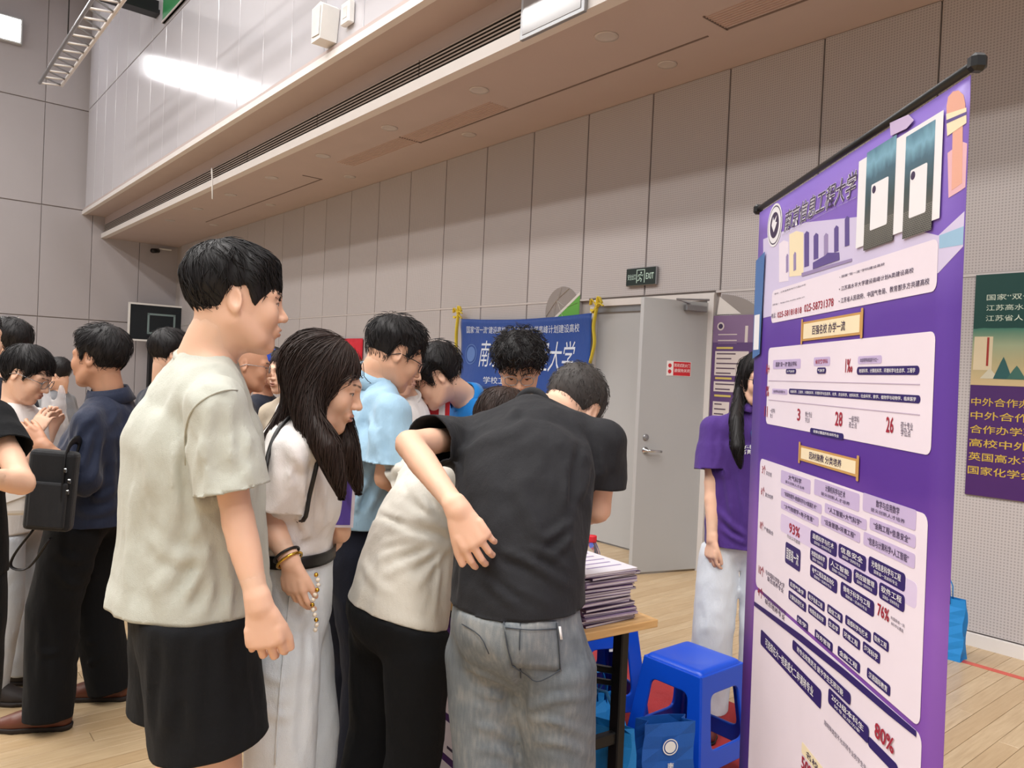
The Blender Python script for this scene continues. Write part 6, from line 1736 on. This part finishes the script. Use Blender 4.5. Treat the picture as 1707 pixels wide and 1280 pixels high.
# ---- tote bags
M['tote'] = plain('sky_blue_nonwoven', srgb(22, 128, 200), .6, .06, 40, bump=.25, bs=500); M['tote_dark'] = plain('deep_blue_nonwoven', srgb(14, 84, 168), .6, .06, 40, bump=.25, bs=500)
def tote(loc, rz, label, m=None, w=.24, h=.30, d=.09, logo=True, slump=.0, handles=True):
    m = m or M['tote']; t = thing('tote_bag', label, 'bag', loc, rz, 'blue tote bags')
    n = 9; zs = np.linspace(0, h, n); G = []
    for z_ in zs:
        k = z_ / h; ring = []
        dd = d * (1 - .55 * k) / 2; ww = w / 2 * (1 - .02 * k)
        prof = [(-ww, -dd), (-ww / 3, -dd - .004), (ww / 3, -dd - .004), (ww, -dd), (ww - .018 * k - .012, 0), (ww, dd), (ww / 3, dd + .004), (-ww / 3, dd + .004), (-ww, dd), (-ww + .018 * k + .012, 0), (-ww, -dd)]
        ring = [(x + .006 * math.sin(z_ * 30 + y * 40), y + slump * k * k * .1 + .004 * math.sin(z_ * 41 + x * 30), z_) for x, y in prof]; G.append(ring)
    mb = MB(); mb.grid(np.array(G)); mb.box((0, 0, .003), (w * .98, d * .95, .006)); o = mb.build('sack', m, t, False); solid(o, .0015, 0)
    for sy in ((-1, 1) if handles else ()):
        yy = sy * d * .225 + slump * .1
        mb = MB(); mb.tube([(-.055, yy, h - .03), (-.05, yy + sy * .006, h + .06), (-.02, yy + sy * .014, h + .12), (.02, yy + sy * .014, h + .12), (.05, yy + sy * .006, h + .06), (.055, yy, h - .03)], .010, 6, flat=.25); mb.build('handle', m, t, True)
    if logo:
        y = lambda z_: -d * (1 - .55 * z_ / h) / 2 - .0125
        mb = MB()
        for r0, r1 in ((.028, .024), (.020, .0)):
            nn = 24
            for i in range(nn):
                a0, a1 = 2 * math.pi * i / nn, 2 * math.pi * (i + 1) / nn
                zc_ = h - .075
                mb.add([(r * math.cos(a), y(zc_), zc_ + r * math.sin(a)) for r, a in ((r1, a0), (r0, a0), (r0, a1), (r1, a1))], [(0, 1, 2, 3)])
        mb.build('emblem', M['white_print'], t)
        for i, ch in enumerate('南京信息工程'):
            zc_ = h - .135 - .026 * i; flat_text(t, ch, -.011, .011, zc_ - .011, zc_ + .011, y(zc_) - .002, M['white_print'], bold=.01)
    return t
tote(tuple(px(1103, 1330, 2.62)) [:2] + (0.012,), math.radians(14), 'blue tote bag with white round emblem beside the front stool', M['tote_dark'], .19, .33, .12, handles=False)
tote((.345, 2.53, .012), math.radians(-30), 'sky blue tote bag with handles up below the table end', None, .22, .34, .10, False, .2)
tote((.37, 2.83, .012), math.radians(30), 'sky blue tote bag slumped under the tabletop', None, .26, .28, .12, False, .5)
tote((2.52, 4.40, 0), HYAW + .1, 'blue tote bag on the floor behind the banner, against the wall', None, .26, .34, .10, False)
# black rucksack on the carpet under the table
F = Fld(); F.ell((0, 0, .17), (.15, .10, .19), k=0); F.ell((0, -.09, .12), (.11, .05, .10), k=.03); F.fn(lambda P: .012 - P[:, 2], 0, '&')
V, Q = polygonize(F, (-.2, -.2, -.02), (.2, .2, .42), .012); rs = tag(obj('rucksack', np_mesh('rucksack', relax(V, Q, 2), Q), fabric('black_nylon', srgb(20, 20, 22), .6, .1)), 'black rucksack standing on the carpet under the table', 'rucksack'); rs.location = (.03, 2.93, .012); rs.rotation_euler = (0, 0, .4)
mb = MB(); mb.tube([(-.04, 0, .35), (-.03, 0, .40), (.03, 0, .40), (.04, 0, .35)], .008, 6); mb.build('grab_handle', M['black'], rs, True)
MB().tube([(-.11, -.115, .16), (0, -.142, .17), (.11, -.115, .16)], .004, 6).build('zip', M['chrome'], rs, True)
# red number card on a slim stand
t = thing('number_card', 'small red card with white number one on a slim stand', 'sign', tuple(T3(.40, 1.30, T_Z)), math.radians(0))
MB().box((0, 0, .004), (.10, .07, .008), bev=.002).build('foot', M['metal_dark'], t); MB().tube([(0, 0, .006), (0, 0, .48)], .004, 6).build('rod', M['metal_grey'], t, True)
cd = MB().box((0, -.006, .545), (.105, .004, .15)).build('card', PR('card_red', 196, 24, 36), t); flat_text(t, '1', .005, .032, .52, .60, -.009, M['white_print'], bold=.02)

# ================================================================== THINGS ON THE WALLS
def on_wall(name, label, cat, a, z, group=None, b=-.002): return thing(name, label, cat, tuple(H(a, b, z)), HYAW, group)      # local x right, -y into the room
# exit sign
t = on_wall('exit_sign', 'dark green emergency exit sign above the double door', 'sign', -2.755, 2.39)
MB().box((0, -.02, 0), (.335, .03, .155), bev=.004).build('housing', M['metal_grey'], t); MB().box((0, -.0365, 0), (.325, .003, .145)).build('face', PR('sign_green', 9, 30, 26), t)
fm = PR('sign_white', 196, 222, 210); flat_text(t, '安全出口', -.145, -.055, -.025, .025, -.0388, fm); flat_text(t, 'EXIT', .06, .145, -.026, .026, -.0388, fm, bold=.01)
mb = MB()
for x0, x1, z0, z1 in ((-.046, -.040, -.055, .060), (.040, .046, -.055, .060), (-.046, .046, .054, .060)): mb.box(((x0 + x1) / 2, -.0388, (z0 + z1) / 2), (x1 - x0, .0008, z1 - z0))
mb.build('door_symbol', fm, t)
mb = MB(); mb.tube([(.0, -.039, .012), (-.006, -.039, -.012)], .009, 6, flat=.1); mb.tube([(0, -.039, .016), (.022, -.039, .004), (.026, -.039, .016)], .004, 6); mb.tube([(0, -.039, .016), (-.02, -.039, .014), (-.026, -.039, -.002)], .004, 6)
mb.tube([(-.006, -.039, -.012), (.012, -.039, -.024), (.006, -.039, -.046)], .005, 6); mb.tube([(-.006, -.039, -.012), (-.014, -.039, -.030), (-.032, -.039, -.036)], .005, 6); mb.lathe([(0, 0), (.008, 0), (.008, .001), (0, .001)], (.006, -.0385, .032), 12, rotx(math.pi / 2)); mb.build('running_figure', fm, t)
# basketball mural left of the door
t = on_wall('wall_mural', 'grey basketball and green wedge painted on the wall left of the door', 'mural', -3.76, 2.13)
g1 = PR('mural_grey', 142, 134, 130); g2 = PR('mural_green', 92, 160, 62); g3 = PR('mural_pale', 214, 208, 202)
nn = 40; R_ = .235
mb = MB(); mb.prism([(R_ * math.cos(2 * math.pi * i / nn), R_ * math.sin(2 * math.pi * i / nn)) for i in range(nn)], -.003, 0); mb.build('ball', g1, t)
mb = MB()
for pts in ([(-.22, -.05), (-.08, .10), (.09, .21)], [(-.12, -.2), (-.10, .02), (-.07, .10)], [(-.07, .10), (.06, .04), (.22, .07)], [(-.07, .10), (.02, -.06), (.10, -.2)], [(-.07, .10), (-.03, .18), (-.02, .23)]):
    P = catmull([(x, -.0036, z) for x, z in pts], 6); mb.tube(P, .008, 4, flat=.12)
mb.build('seams', g3, t)
MB().prism([(-.13, -.10), (.24, -.10), (.24, .14)], -.006, -.003).build('wedge', g2, t); MB().prism([(-.15, -.09), (-.12, -.10), (.245, .145), (.245, .175)], -.0075, -.006).build('wedge_edge', g3, t)
# grey arc mural right of the door
t = on_wall('arc_mural', 'grey arc painted on the wall right of the door', 'mural', -1.98, 1.9)
mb = MB(); P = []
for i in range(13):
    a = math.radians(85 - 80 * i / 12); P.append((.45 * math.cos(a), .30 * math.sin(a)))
for i in range(13):
    a = math.radians(5 + 80 * i / 12); P.append((.25 * math.cos(a), .16 * math.sin(a)))
mb.prism(P[::-1], -.003, 0); mb.build('arc', g1, t)
MB().prism([(.0, .14), (.22, .14), (.02, .28)], -.0045, -.003).build('inner_wedge', g3, t)

def poster(name, label, a0, a1, z0, z1, m, b=-.008):
    t = on_wall(name, label, 'poster', (a0 + a1) / 2, z0, None, b); W_, H_ = a1 - a0, z1 - z0
    MB().box((0, 0, H_ / 2), (W_, .006, H_)).build('sheet', m, t)
    def blk(x0, x1, q0, q1, mm, d=.0042, nm='text_block'): return MB().box(((x0 + x1) / 2 - W_ / 2, -d, (q0 + q1) / 2), (x1 - x0, .0014, q1 - q0)).build(nm, mm, t)
    return t, W_, H_, blk
# purple poster partly behind the woman in purple
t, W_, H_, blk = poster('purple_poster', 'purple information poster on the wall behind the woman in purple', -2.0, -1.42, .98, 2.03, PR('poster_purple', 88, 62, 110), -.012)
pw = PR('poster_block', 206, 194, 190); ik = PR('poster_text_ink', 84, 66, 84); yl = PR('poster_yellow', 196, 176, 96); mv = PR('poster_mauve', 126, 100, 136)
blk(0, W_, .80 * H_, H_, mv, .0038, 'sky_print'); mb = MB(); mb.lathe([(0, 0), (.032, 0), (.032, .001), (0, .001)], (-W_ / 2 + .07, -.0052, .92 * H_), 20, rotx(math.pi / 2)); mb.build('emblem', pw, t); mb = MB(); mb.lathe([(0, 0), (.020, 0), (.020, .001), (0, .001)], (-W_ / 2 + .07, -.0062, .92 * H_), 16, rotx(math.pi / 2)); mb.build('emblem_core', M['p_ink'], t)
for k in range(4): blk(.05, .22, (.855 - .022 * k) * H_, (.862 - .022 * k) * H_, mv if k % 2 else pw, .0048, 'text_line')
for k in range(5): blk(.24 + .05 * k, .265 + .05 * k, .80 * H_, (.86 + .02 * ((k * 3) % 4)) * H_, pw if k % 2 else mv, .0046, 'printed_tower')
for x0, x1, q0, q1 in ((.03, .33, .555, .735), (.03, .33, .435, .51), (.03, .18, .215, .36), (.20, .36, .215, .36), (.03, .17, .135, .165), (.03, .17, .08, .12), (.03, .17, .02, .065), (.19, .34, .08, .165), (.37, .55, .435, .735), (.38, .55, .08, .36)):
    blk(x0, x1, q0 * H_, q1 * H_, pw)
    n = max(1, int((q1 - q0) / .035))
    for k in range(n): blk(x0 + .015, x0 + .015 + (x1 - x0) * (.45 + .12 * (k % 3)), (q0 + (k + .35) * (q1 - q0) / n) * H_, (q0 + (k + .6) * (q1 - q0) / n) * H_, ik, .0054, 'text_line')
for q in (.755, .53, .40): blk(.04, .19, q * H_ - .004, q * H_ + .012, yl, .0048, 'heading_strip')
blk(.04, .24, .175 * H_, .20 * H_, ik, .0048, 'heading_strip')
# big poster at the right edge: green head, purple foot
def grad(name, stops):
    m = N(name); sx = m.n('ShaderNodeSeparateXYZ'); tc = m.n('ShaderNodeTexCoord'); m.l(tc.outputs['Object'], sx.inputs[0])
    f = m.noise(m.coord('Object'), 5, 3); m.base(m.ramp(m.math('ADD', sx.outputs[2], m.math('MULTIPLY', m.math('SUBTRACT', f, .5), .03)), stops)); m.set(Roughness=.4); return m.m
t, W_, H_, blk = poster('tall_poster', 'tall poster, green above and purple below, at the right edge', -.135, .62, .90, 2.22, PR('poster_deep_purple', 70, 34, 96))
MB().box((0, -.0042, .99), (W_, .0014, .66)).build('landscape_print', grad('poster_green_sky', [(.66, srgb(196, 172, 130)), (.80, srgb(170, 160, 120)), (.90, srgb(150, 160, 128)), (1.02, srgb(58, 116, 98)), (1.22, srgb(14, 62, 56))]), t)
for k, (x, hh, c) in enumerate(((.10, .06, (196, 190, 168)), (.17, .13, (38, 84, 84)), (.24, .08, (56, 98, 88)), (.33, .11, (44, 90, 90)), (.44, .09, (60, 104, 92)))):
    MB().prism([(x - .05 - W_ / 2, .70), (x + .05 - W_ / 2, .70), (x + .012 - W_ / 2, .70 + hh * .8), (x - W_ / 2, .70 + hh), (x - .014 - W_ / 2, .70 + hh * .75)], -.0062 - .0004 * k, -.0052).build('printed_hill', PR('hill_%d' % k, *c), t)
MB().box((.06 - W_ / 2, -.0055, .85), (.10, .001, .20)).build('printed_pavilion', PR('pavilion', 206, 190, 158), t); MB().box((.085 - W_ / 2, -.0062, .86), (.012, .001, .17)).build('printed_column', PR('column_red', 150, 44, 36), t)
tw = PR('poster_pale_green', 206, 218, 200); ty = PR('poster_gold_text', 196, 164, 70)
for i, s_ in enumerate(('国家“双一流”建设高校', '江苏高水平大学建设高校', '江苏省人民政府共建高校')): flat_text(t, s_, .065 - W_ / 2, .065 + .54 - W_ / 2, 1.165 - .062 * i, 1.20 - .062 * i, -.0066, tw)
for i, s_ in enumerate(('中外合作办学研究机构', '中外合作办学高校', '合作办学联席会单位', '高校中外合作办学', '英国高水平大学合作', '国家化学会国际认证')):
    flat_text(t, s_, -.035 - W_ / 2 + .045, W_ / 2 - .12, .535 - .082 * i, .585 - .082 * i, -.0048, ty, bold=.008)
# blue flag with yellow ribbons
def flag():
    A0, A1 = -5.32, -3.29; t = on_wall('blue_flag', 'blue university flag tied to the wall with yellow ribbons', 'flag', (A0 + A1) / 2, 1.30, None, -.06); W_ = A1 - A0; H_ = .79
    def S_(u, v):      # u across 0..1, v down 0..1
        x = (u - .5) * W_; top = H_ - .03 * math.sin(math.pi * u) ; z = top * (1 - v) + .03 * v * math.sin(u * 5)
        y = .012 * math.sin(u * 16 + v * 3) * (.3 + v) + .014 * math.exp(-((u + v * .55 - .05) / .06) ** 2) * -1 - .014 * math.exp(-((1 - u + v * .5 - .05) / .06) ** 2)
        return (x, y, z)
    mb = MB(); mb.grid(np.array([[S_(u, v) for v in np.linspace(0, 1, 18)] for u in np.linspace(0, 1, 60)])); c = mb.build('cloth', fabric('flag_satin', srgb(36, 70, 142), .5, .06, 400, .05, fold=.1), t, True); solid(c, .0015, 0)
    wp = PR('flag_white', 206, 214, 228)
    def words(s_, u0, u1, v0, v1, bold=0.0, shear=0.0):
        Q, Fc, asp = text_mesh(s_, bold=bold, shear=shear); V = np.array([S_(u0 + q[0] * (u1 - u0), v1 - q[1] * (v1 - v0)) for q in Q]); V[:, 1] -= .004; MB().add(V, Fc).build('lettering', wp, c)
    words('国家“双一流”建设高校 江苏高水平大学高峰计划建设高校', .05, .92, .10, .20); words('南京信息工程大学', .18, .90, .30, .68, 0, .3); words('学校工会委员会', .22, .62, .82, .92)
    mb = MB()
    for r0, r1 in ((.115, .105), (.085, .0)):
        for i in range(28):
            a0, a1 = 2 * math.pi * i / 28, 2 * math.pi * (i + 1) / 28
            V = [np.array(S_(.10 + r * math.cos(a) / W_, .50 - r * math.sin(a) / H_)) + np.array([0, -.004, 0]) for r, a in ((r1, a0), (r0, a0), (r0, a1), (r1, a1))]; mb.add(V, [(0, 1, 2, 3)])
    mb.build('emblem', PR('flag_emblem', 84, 116, 176), c)
    yl = fabric('yellow_ribbon', srgb(226, 200, 62), .6, .08)
    for sx_ in (-1, 1):
        x0 = sx_ * W_ / 2; mb = MB()
        mb.tube([(x0, 0, H_), (x0 + sx_ * .05, -.01, H_ + .05), (x0 + sx_ * .09, 0, H_ + .07)], .018, 6, flat=.3)
        for dx, dz in ((-.07, .06), (.09, .02), (-.05, -.05), (.07, .08)): mb.tube(catmull([(x0 + sx_ * .06, -.01, H_ + .05), (x0 + sx_ * .06 + dx * .6, -.035, H_ + .06 + dz), (x0 + sx_ * .06 + dx, -.02, H_ + .05 + dz * .4)], 4), .020, 6, flat=.3)
        mb.tube(catmull([(x0 + sx_ * .06, -.01, H_ + .05), (x0 + sx_ * .05, -.03, H_ - .12), (x0 + sx_ * .06, -.02, H_ - .28), (x0 + sx_ * .02, -.025, H_ - (.46 if sx_ > 0 else .7))], 5), .022, 6, flat=.25)
        mb.build('ribbon', yl, t, True)
flag()
# red strip banner and a small notice farther along
t = on_wall('red_banner', 'red cloth banner on the far part of the long wall', 'banner', -8.68, 1.60, None, -.03)
mb = MB(); mb.grid(np.array([[(x, .01 * math.sin(x * 7), z) for z in (0, .1, .2, .29)] for x in np.linspace(-1.05, 1.05, 30)])); c = mb.build('cloth', fabric('red_banner_cloth', srgb(200, 28, 48), .7, .06), t, True); solid(c, .002, 0)
t = on_wall('notice_board', 'small dark notice beside the red banner', 'notice', -9.9, 1.66); MB().box((0, -.01, .09), (.36, .02, .19), bev=.003).build('board', PR('notice_dark', 74, 66, 66), t)
for k in range(5): MB().box((-.14 + .07 * k, -.021, .09), (.03, .002, .13)).build('text_column', PR('notice_pale', 150, 140, 136), t)
# loudspeaker and socket box on the glossy wall
t = thing('wall_speaker', 'white wedge loudspeaker on the glossy upper wall', 'loudspeaker', tuple(H(-5.12, -1.845, 4.52)), HYAW)
MB().prism([(-.10, .0), (.08, .0), (.12, .30), (.06, .34), (-.11, .32)], -.17, 0).build('cabinet', M['white_plastic'], t); MB().box((-.0, -.176, .17), (.15, .008, .26), R=roty(.06)).build('grille', plain('speaker_grille', srgb(206, 204, 202), .6), t)
t = thing('junction_box', 'small white box beside the wall loudspeaker', 'box', tuple(H(-4.78, -1.845, 4.60)), HYAW); MB().box((0, -.03, .1), (.16, .06, .20), bev=.008).build('case', M['white_plastic'], t); MB().box((0, -.062, .1), (.08, .004, .10)).build('cover_plate', M['trim'], t)
# green board high on the glossy wall
t = thing('green_board', 'green board high on the glossy upper wall', 'board', tuple(H(-9.3, -1.845, 6.56)), HYAW); MB().box((0, -.015, 1.0), (3.1, .03, 2.0)).build('panel', PR('board_green', 30, 122, 66), t); MB().box((0, -.02, .012), (3.12, .045, .024)).build('edge', M['trim'], t)
# fascia plate at the grille
t = thing('fascia_plate', 'grey metal plate fixed over the ceiling grille', 'plate', tuple(H(-2.38, -1.505, 3.93)), HYAW); MB().box((0, -.02, .2), (.66, .03, .40), bev=.003).build('plate', M['metal_grey'], t); MB().box((0, -.037, .2), (.60, .004, .34)).build('glass_front', plain('smoked_glass', srgb(136, 132, 134), .12, .05), t)
# recessed lights
for k, (a, b, r) in enumerate([(-2.27 - 1.52 * i, -1.09, .085) for i in range(8)] + [(-2.27 - 2.6 * i, -.40, .075) for i in range(5)]):
    t = thing('downlight', 'round recessed downlight in the soffit, %s of the %s row counted from the banner side' % (ORD[k if k < 8 else k - 8], 'outer' if b < -1 else 'inner'), 'downlight', tuple(H(a, b, 3.97)), HYAW, 'downlights in the soffit')
    MB().lathe([(r * .75, -.004), (r, -.008), (r * 1.04, 0), (r * .75, 0)], seg=24).build('ring', M['trim'], t, True); MB().lathe([(0, -.002), (r * .75, -.002), (r * .75, -.001), (0, -.001)], seg=24).build('lens', plain('dull_lens', srgb(176, 150, 138), .4), t)
# wire hanging from the grille
t = tag(MB().tube([tuple(H(-9.45, -1.52, 4.12)), tuple(H(-9.3, -1.56, 4.16)), tuple(H(-9.26, -1.57, 4.12)), tuple(H(-9.2, -1.57, 3.72))], .010, 6).build('hanging_wire', M['white_plastic'], None, True), 'thin pale wire hanging down from the grille', 'wire')
# surveillance camera at the corner
t = thing('security_camera', 'small dark security camera in the far corner under the soffit', 'camera', tuple(H(-16.2, -.35, 3.80)), HYAW)
MB().box((-.02, .1, .08), (.05, .25, .03)).build('arm', M['white_plastic'], t); MB().tube([(0, -.05, .03), (.12, -.2, .0)], .05, 12).build('barrel', M['black'], t, True)
# basketball board on its stand
t = thing('basketball_hoop', 'basketball board with dark glass on a black stand by the end wall', 'hoop', tuple(H(-15.75, -.40, 0)), HYAW + math.pi / 2)     # local -y looks into the hall? x along the end wall
S_b = -1
gl = plain('dark_glass_board', srgb(14, 24, 30), .12, .1)
MB().box((0, 0, 2.24), (1.24, .03, .74)).build('board', gl, t)
mb = MB()
for x, z_, w, h_ in ((0, 2.62, 1.30, .035), (0, 1.86, 1.30, .035), (-.635, 2.24, .035, .78), (.635, 2.24, .035, .78)): mb.box((x, 0, z_), (w, .05, h_))
mb.build('board_frame', M['white_plastic'], t)
for yy in (-.018, .018):
    mb = MB()
    for x, z_, w, h_ in ((0, 2.42, .56, .04), (0, 2.02, .56, .04), (-.26, 2.22, .04, .42), (.26, 2.22, .04, .42)): mb.box((x, yy, z_), (w, .004, h_))
    mb.build('target_square', PR('board_lines', 120, 140, 140), t)
sg_ = 1
mb = MB(); mb.tube([(.22 * math.cos(a), .26 * S_b + .22 * math.sin(a) * 1.0, 1.95) for a in np.linspace(0, 2 * math.pi, 25)[:-1]], .010, 6, closed=True); mb.build('rim', PR('rim_red', 150, 60, 40), t, True)
mb = MB(); mb.box((0, .35, 2.1), (.12, .7, .12)); mb.box((0, .48, 1.0), (.22, .18, 2.0)); mb.box((0, .40, .15), (.9, .3, .3), bev=.03); mb.build('stand', M['metal_dark'], t)
# picture at the left edge
t = thing('wall_screen', 'pale blue landscape picture on the end wall at the left edge', 'screen', tuple(H(-16.28, -3.4, 1.86)), HYAW + math.pi / 2); MB().box((0, 0, .16), (1.0, .03, .32)).build('frame', M['white_plastic'], t)
MB().box((0, -.017, .16), (.96, .004, .28)).build('picture', grad('screen_landscape', [(.02, srgb(90, 140, 110)), (.10, srgb(150, 190, 190)), (.2, srgb(190, 214, 232)), (.3, srgb(214, 226, 240))]), t)
# lattice truss and a beam under the roof
def truss():
    t = thing('lighting_truss', 'white lattice truss running under the roof at upper left', 'truss', (0, 0, 0))
    p0 = px(66, 138, 12.0); d = EA.copy(); L = 9.0; w = .20; hh = .17
    side = EB * .30; upv = UP * .04
    MB().tube([p0, p0 + d * L], .026, 8).build('chord', M['metal_grey'], t, True); MB().tube([p0 + upv + side, p0 + upv + side + d * L], .026, 8).build('chord', M['white_paint'], t, True)
    n = 26
    for i in range(n):
        a = p0 + d * (L * i / n); b = p0 + d * (L * (i + 1) / n)
        MB().tube([a, a + upv + side], .014, 6).build('post', M['white_paint'], t, True); MB().tube([a + upv + side, b], .012, 6).build('diagonal', M['metal_grey'], t, True)
    for f in (.25, .75): MB().tube([p0 + d * L * f + upv, p0 + d * L * f + UP * (8.98 - p0[2])], .008, 6).build('hanger', M['metal_dark'], t, True)
truss()
t = thing('roof_beam', 'dark steel beam crossing above the lattice truss', 'beam', tuple(px(170, 6, 11.5)), HYAW + math.pi / 2); MB().box((0, 0, .1), (2.2, .22, .06)).build('flange', M['metal_dark'], t); MB().box((0, 0, .2), (2.2, .05, .2)).build('web', M['metal_dark'], t)

# ---- things people carry
def held(name, label, cat, pts): pass
# brochure in the hand of the woman in white
c = px(563, 812, 2.03); t = thing('held_brochure', 'purple brochure held by the woman in the white T-shirt', 'brochure', tuple(c), math.radians(35)); t.rotation_euler = (math.radians(-8), math.radians(6), math.radians(40))
MB().box((0, 0, 0), (.105, .004, .21)).build('pages', page_m, t); MB().box((-.004, -.0028, .002), (.092, .0012, .20)).build('cover', PR('cover_violet', 96, 76, 170), t); flat_text(t, '2024 招生', -.04, .03, .05, .075, -.0042, M['white_print'])
# brown shoulder bag of the woman in white
def brown_bag():
    m = N('brown_monogram'); v = m.coord('Object'); f = m.noise(v, 30, 3); ck = m.n('ShaderNodeTexChecker'); ck.inputs['Scale'].default_value = 60; m.l(v, ck.inputs[0])
    m.base(m.mix(m.math('MULTIPLY', ck.outputs[1], .35), m.mix(f, srgb(40, 28, 22), srgb(64, 46, 36)), srgb(86, 64, 48))); m.set(Roughness=.5)
    t = thing('shoulder_bag', 'dark brown patterned shoulder bag of the woman in white', 'bag', tuple(px(456, 915, 1.99)))
    F = Fld(); F.ell((0, 0, 0), (.085, .05, .135), k=0); F.ell((-.01, 0, -.05), (.09, .05, .09), k=.04); F.fn(lambda P: P[:, 2] - .11, .02, '&')
    V, Q = polygonize(F, (-.14, -.1, -.2), (.14, .1, .16), .007); obj('pouch', np_mesh('pouch', relax(V, Q, 1), Q), m.m, t)
    c0 = px(456, 915, 1.99)
    for k, q in enumerate(([(443, 790), (450, 748), (464, 716), (484, 694)], [(536, 735), (528, 775), (516, 825), (505, 868)])):
        P = [P_WHITE.topF.trace(*w) for w in q]; P = [w + unit(CAM - w) * .006 - c0 for w in P if w is not None]
        if k == 0: P = [np.array([-.02, .02, .10])] + P
        else: P = P + [np.array([.03, -.03, .09])]
        MB().tube(catmull(P, 4), .0055, 6, flat=.5).build('strap', M['belt'], t, True)
    mb = MB(); r_ = random.Random(3); q0 = px(510, 945, 1.90) - c0; t2 = thing('bead_charm', 'string of pearl beads hanging from the jeans of the woman in white', 'charm', tuple(px(527, 958, 1.83)))
    for i in range(12):
        z_ = -.012 * i; MB().lathe([(.0055 * math.sin(a) + 1e-5, -.0055 * math.cos(a)) for a in np.linspace(0, math.pi, 7)], (.006 * math.sin(i * .8), 0, z_), 10).build('bead', PR('pearl', 226, 214, 196) if i % 3 else M['gold'], t2, True)
brown_bag()
# black bag over the forearm of the man in navy
t = thing('briefcase', 'black soft briefcase hanging from the forearm of the man in navy', 'bag', tuple(px(84, 888, 2.86)), math.radians(8))
bevel(MB().box((0, 0, .16), (.165, .06, .30), R=roty(.06)).build('body', fabric('black_nylon_bag', srgb(24, 24, 27), .7, .1), t), .018, 3); bevel(MB().box((.0, -.036, .11), (.13, .02, .17), R=roty(.06)).build('front_pocket', fabric('black_nylon_pocket', srgb(30, 30, 33), .7, .1), t), .008, 2)
MB().tube(catmull([(.05, .0, .02), (.052, -.034, .15), (.055, -.02, .30), (.062, .02, .345), (.065, .07, .33), (.05, .06, .25)], 4), .017, 6, flat=.25).build('strap', M['black'], t, True)
MB().tube(catmull([(-.06, 0, .01), (-.12, 0, -.08), (-.13, 0, -.13), (-.07, 0, -.13), (.0, 0, -.02)], 5), .012, 6, flat=.3).build('hanging_strap', M['black'], t, True)
for x, z_ in ((.06, .24), (.075, .20), (.07, .16)): MB().box((x, -.04, z_), (.012, .008, .016), bev=.002).build('buckle', M['chrome'], t)
# clear carrier bag in the hand of the woman with glasses
g = N('clear_film'); g.base((.90, .90, .92, 1)); g.set(Roughness=.2, IOR=1.2, Alpha=.45); g.p.inputs['Transmission Weight'].default_value = .3; g.bump(g.noise(g.coord('Object'), 35, 4), .6, .01)
F = Fld(); F.ell((0, 0, -.10), (.075, .055, .10), k=0); F.tube([(-.02, 0, -.02), (-.035, 0, .05), (-.03, 0, .10)], [.03, .018, .010], k=.03); F.tube([(.025, 0, -.02), (.04, 0, .05), (.035, 0, .10)], [.03, .018, .010], k=.03); F.warp(lambda P, d: d - .006 * waves(P, 70, 5, 5))
V, Q = polygonize(F, (-.12, -.1, -.23), (.12, .1, .13), .008); cb = tag(obj('carrier_bag', np_mesh('carrier_bag', V, Q), g.m), 'clear plastic carrier bag held up beside the navy jacket', 'bag'); cb.location = tuple(px(88, 680, 3.55))
# white handbag at the left edge
t = thing('white_handbag', 'small white quilted handbag hanging at the left edge', 'bag', tuple(px(12, 862, 2.9)), math.radians(20)); bevel(MB().box((0, 0, .09), (.20, .07, .16)).build('body', plain('white_leather', srgb(222, 218, 214), .45, .04, bump=.2, bs=40), t), .02, 3); MB().prism([(-.095, .17), (-.095, .10), (0, .06), (.095, .10), (.095, .17)], -.042, -.036).build('flap', plain('white_leather_flap', srgb(228, 224, 220), .45, .04), t); MB().tube(catmull([(-.09, 0, .16), (-.11, .02, .22), (-.14, .05, .26)], 5), .004, 6).build('chain', M['chrome'], t, True)
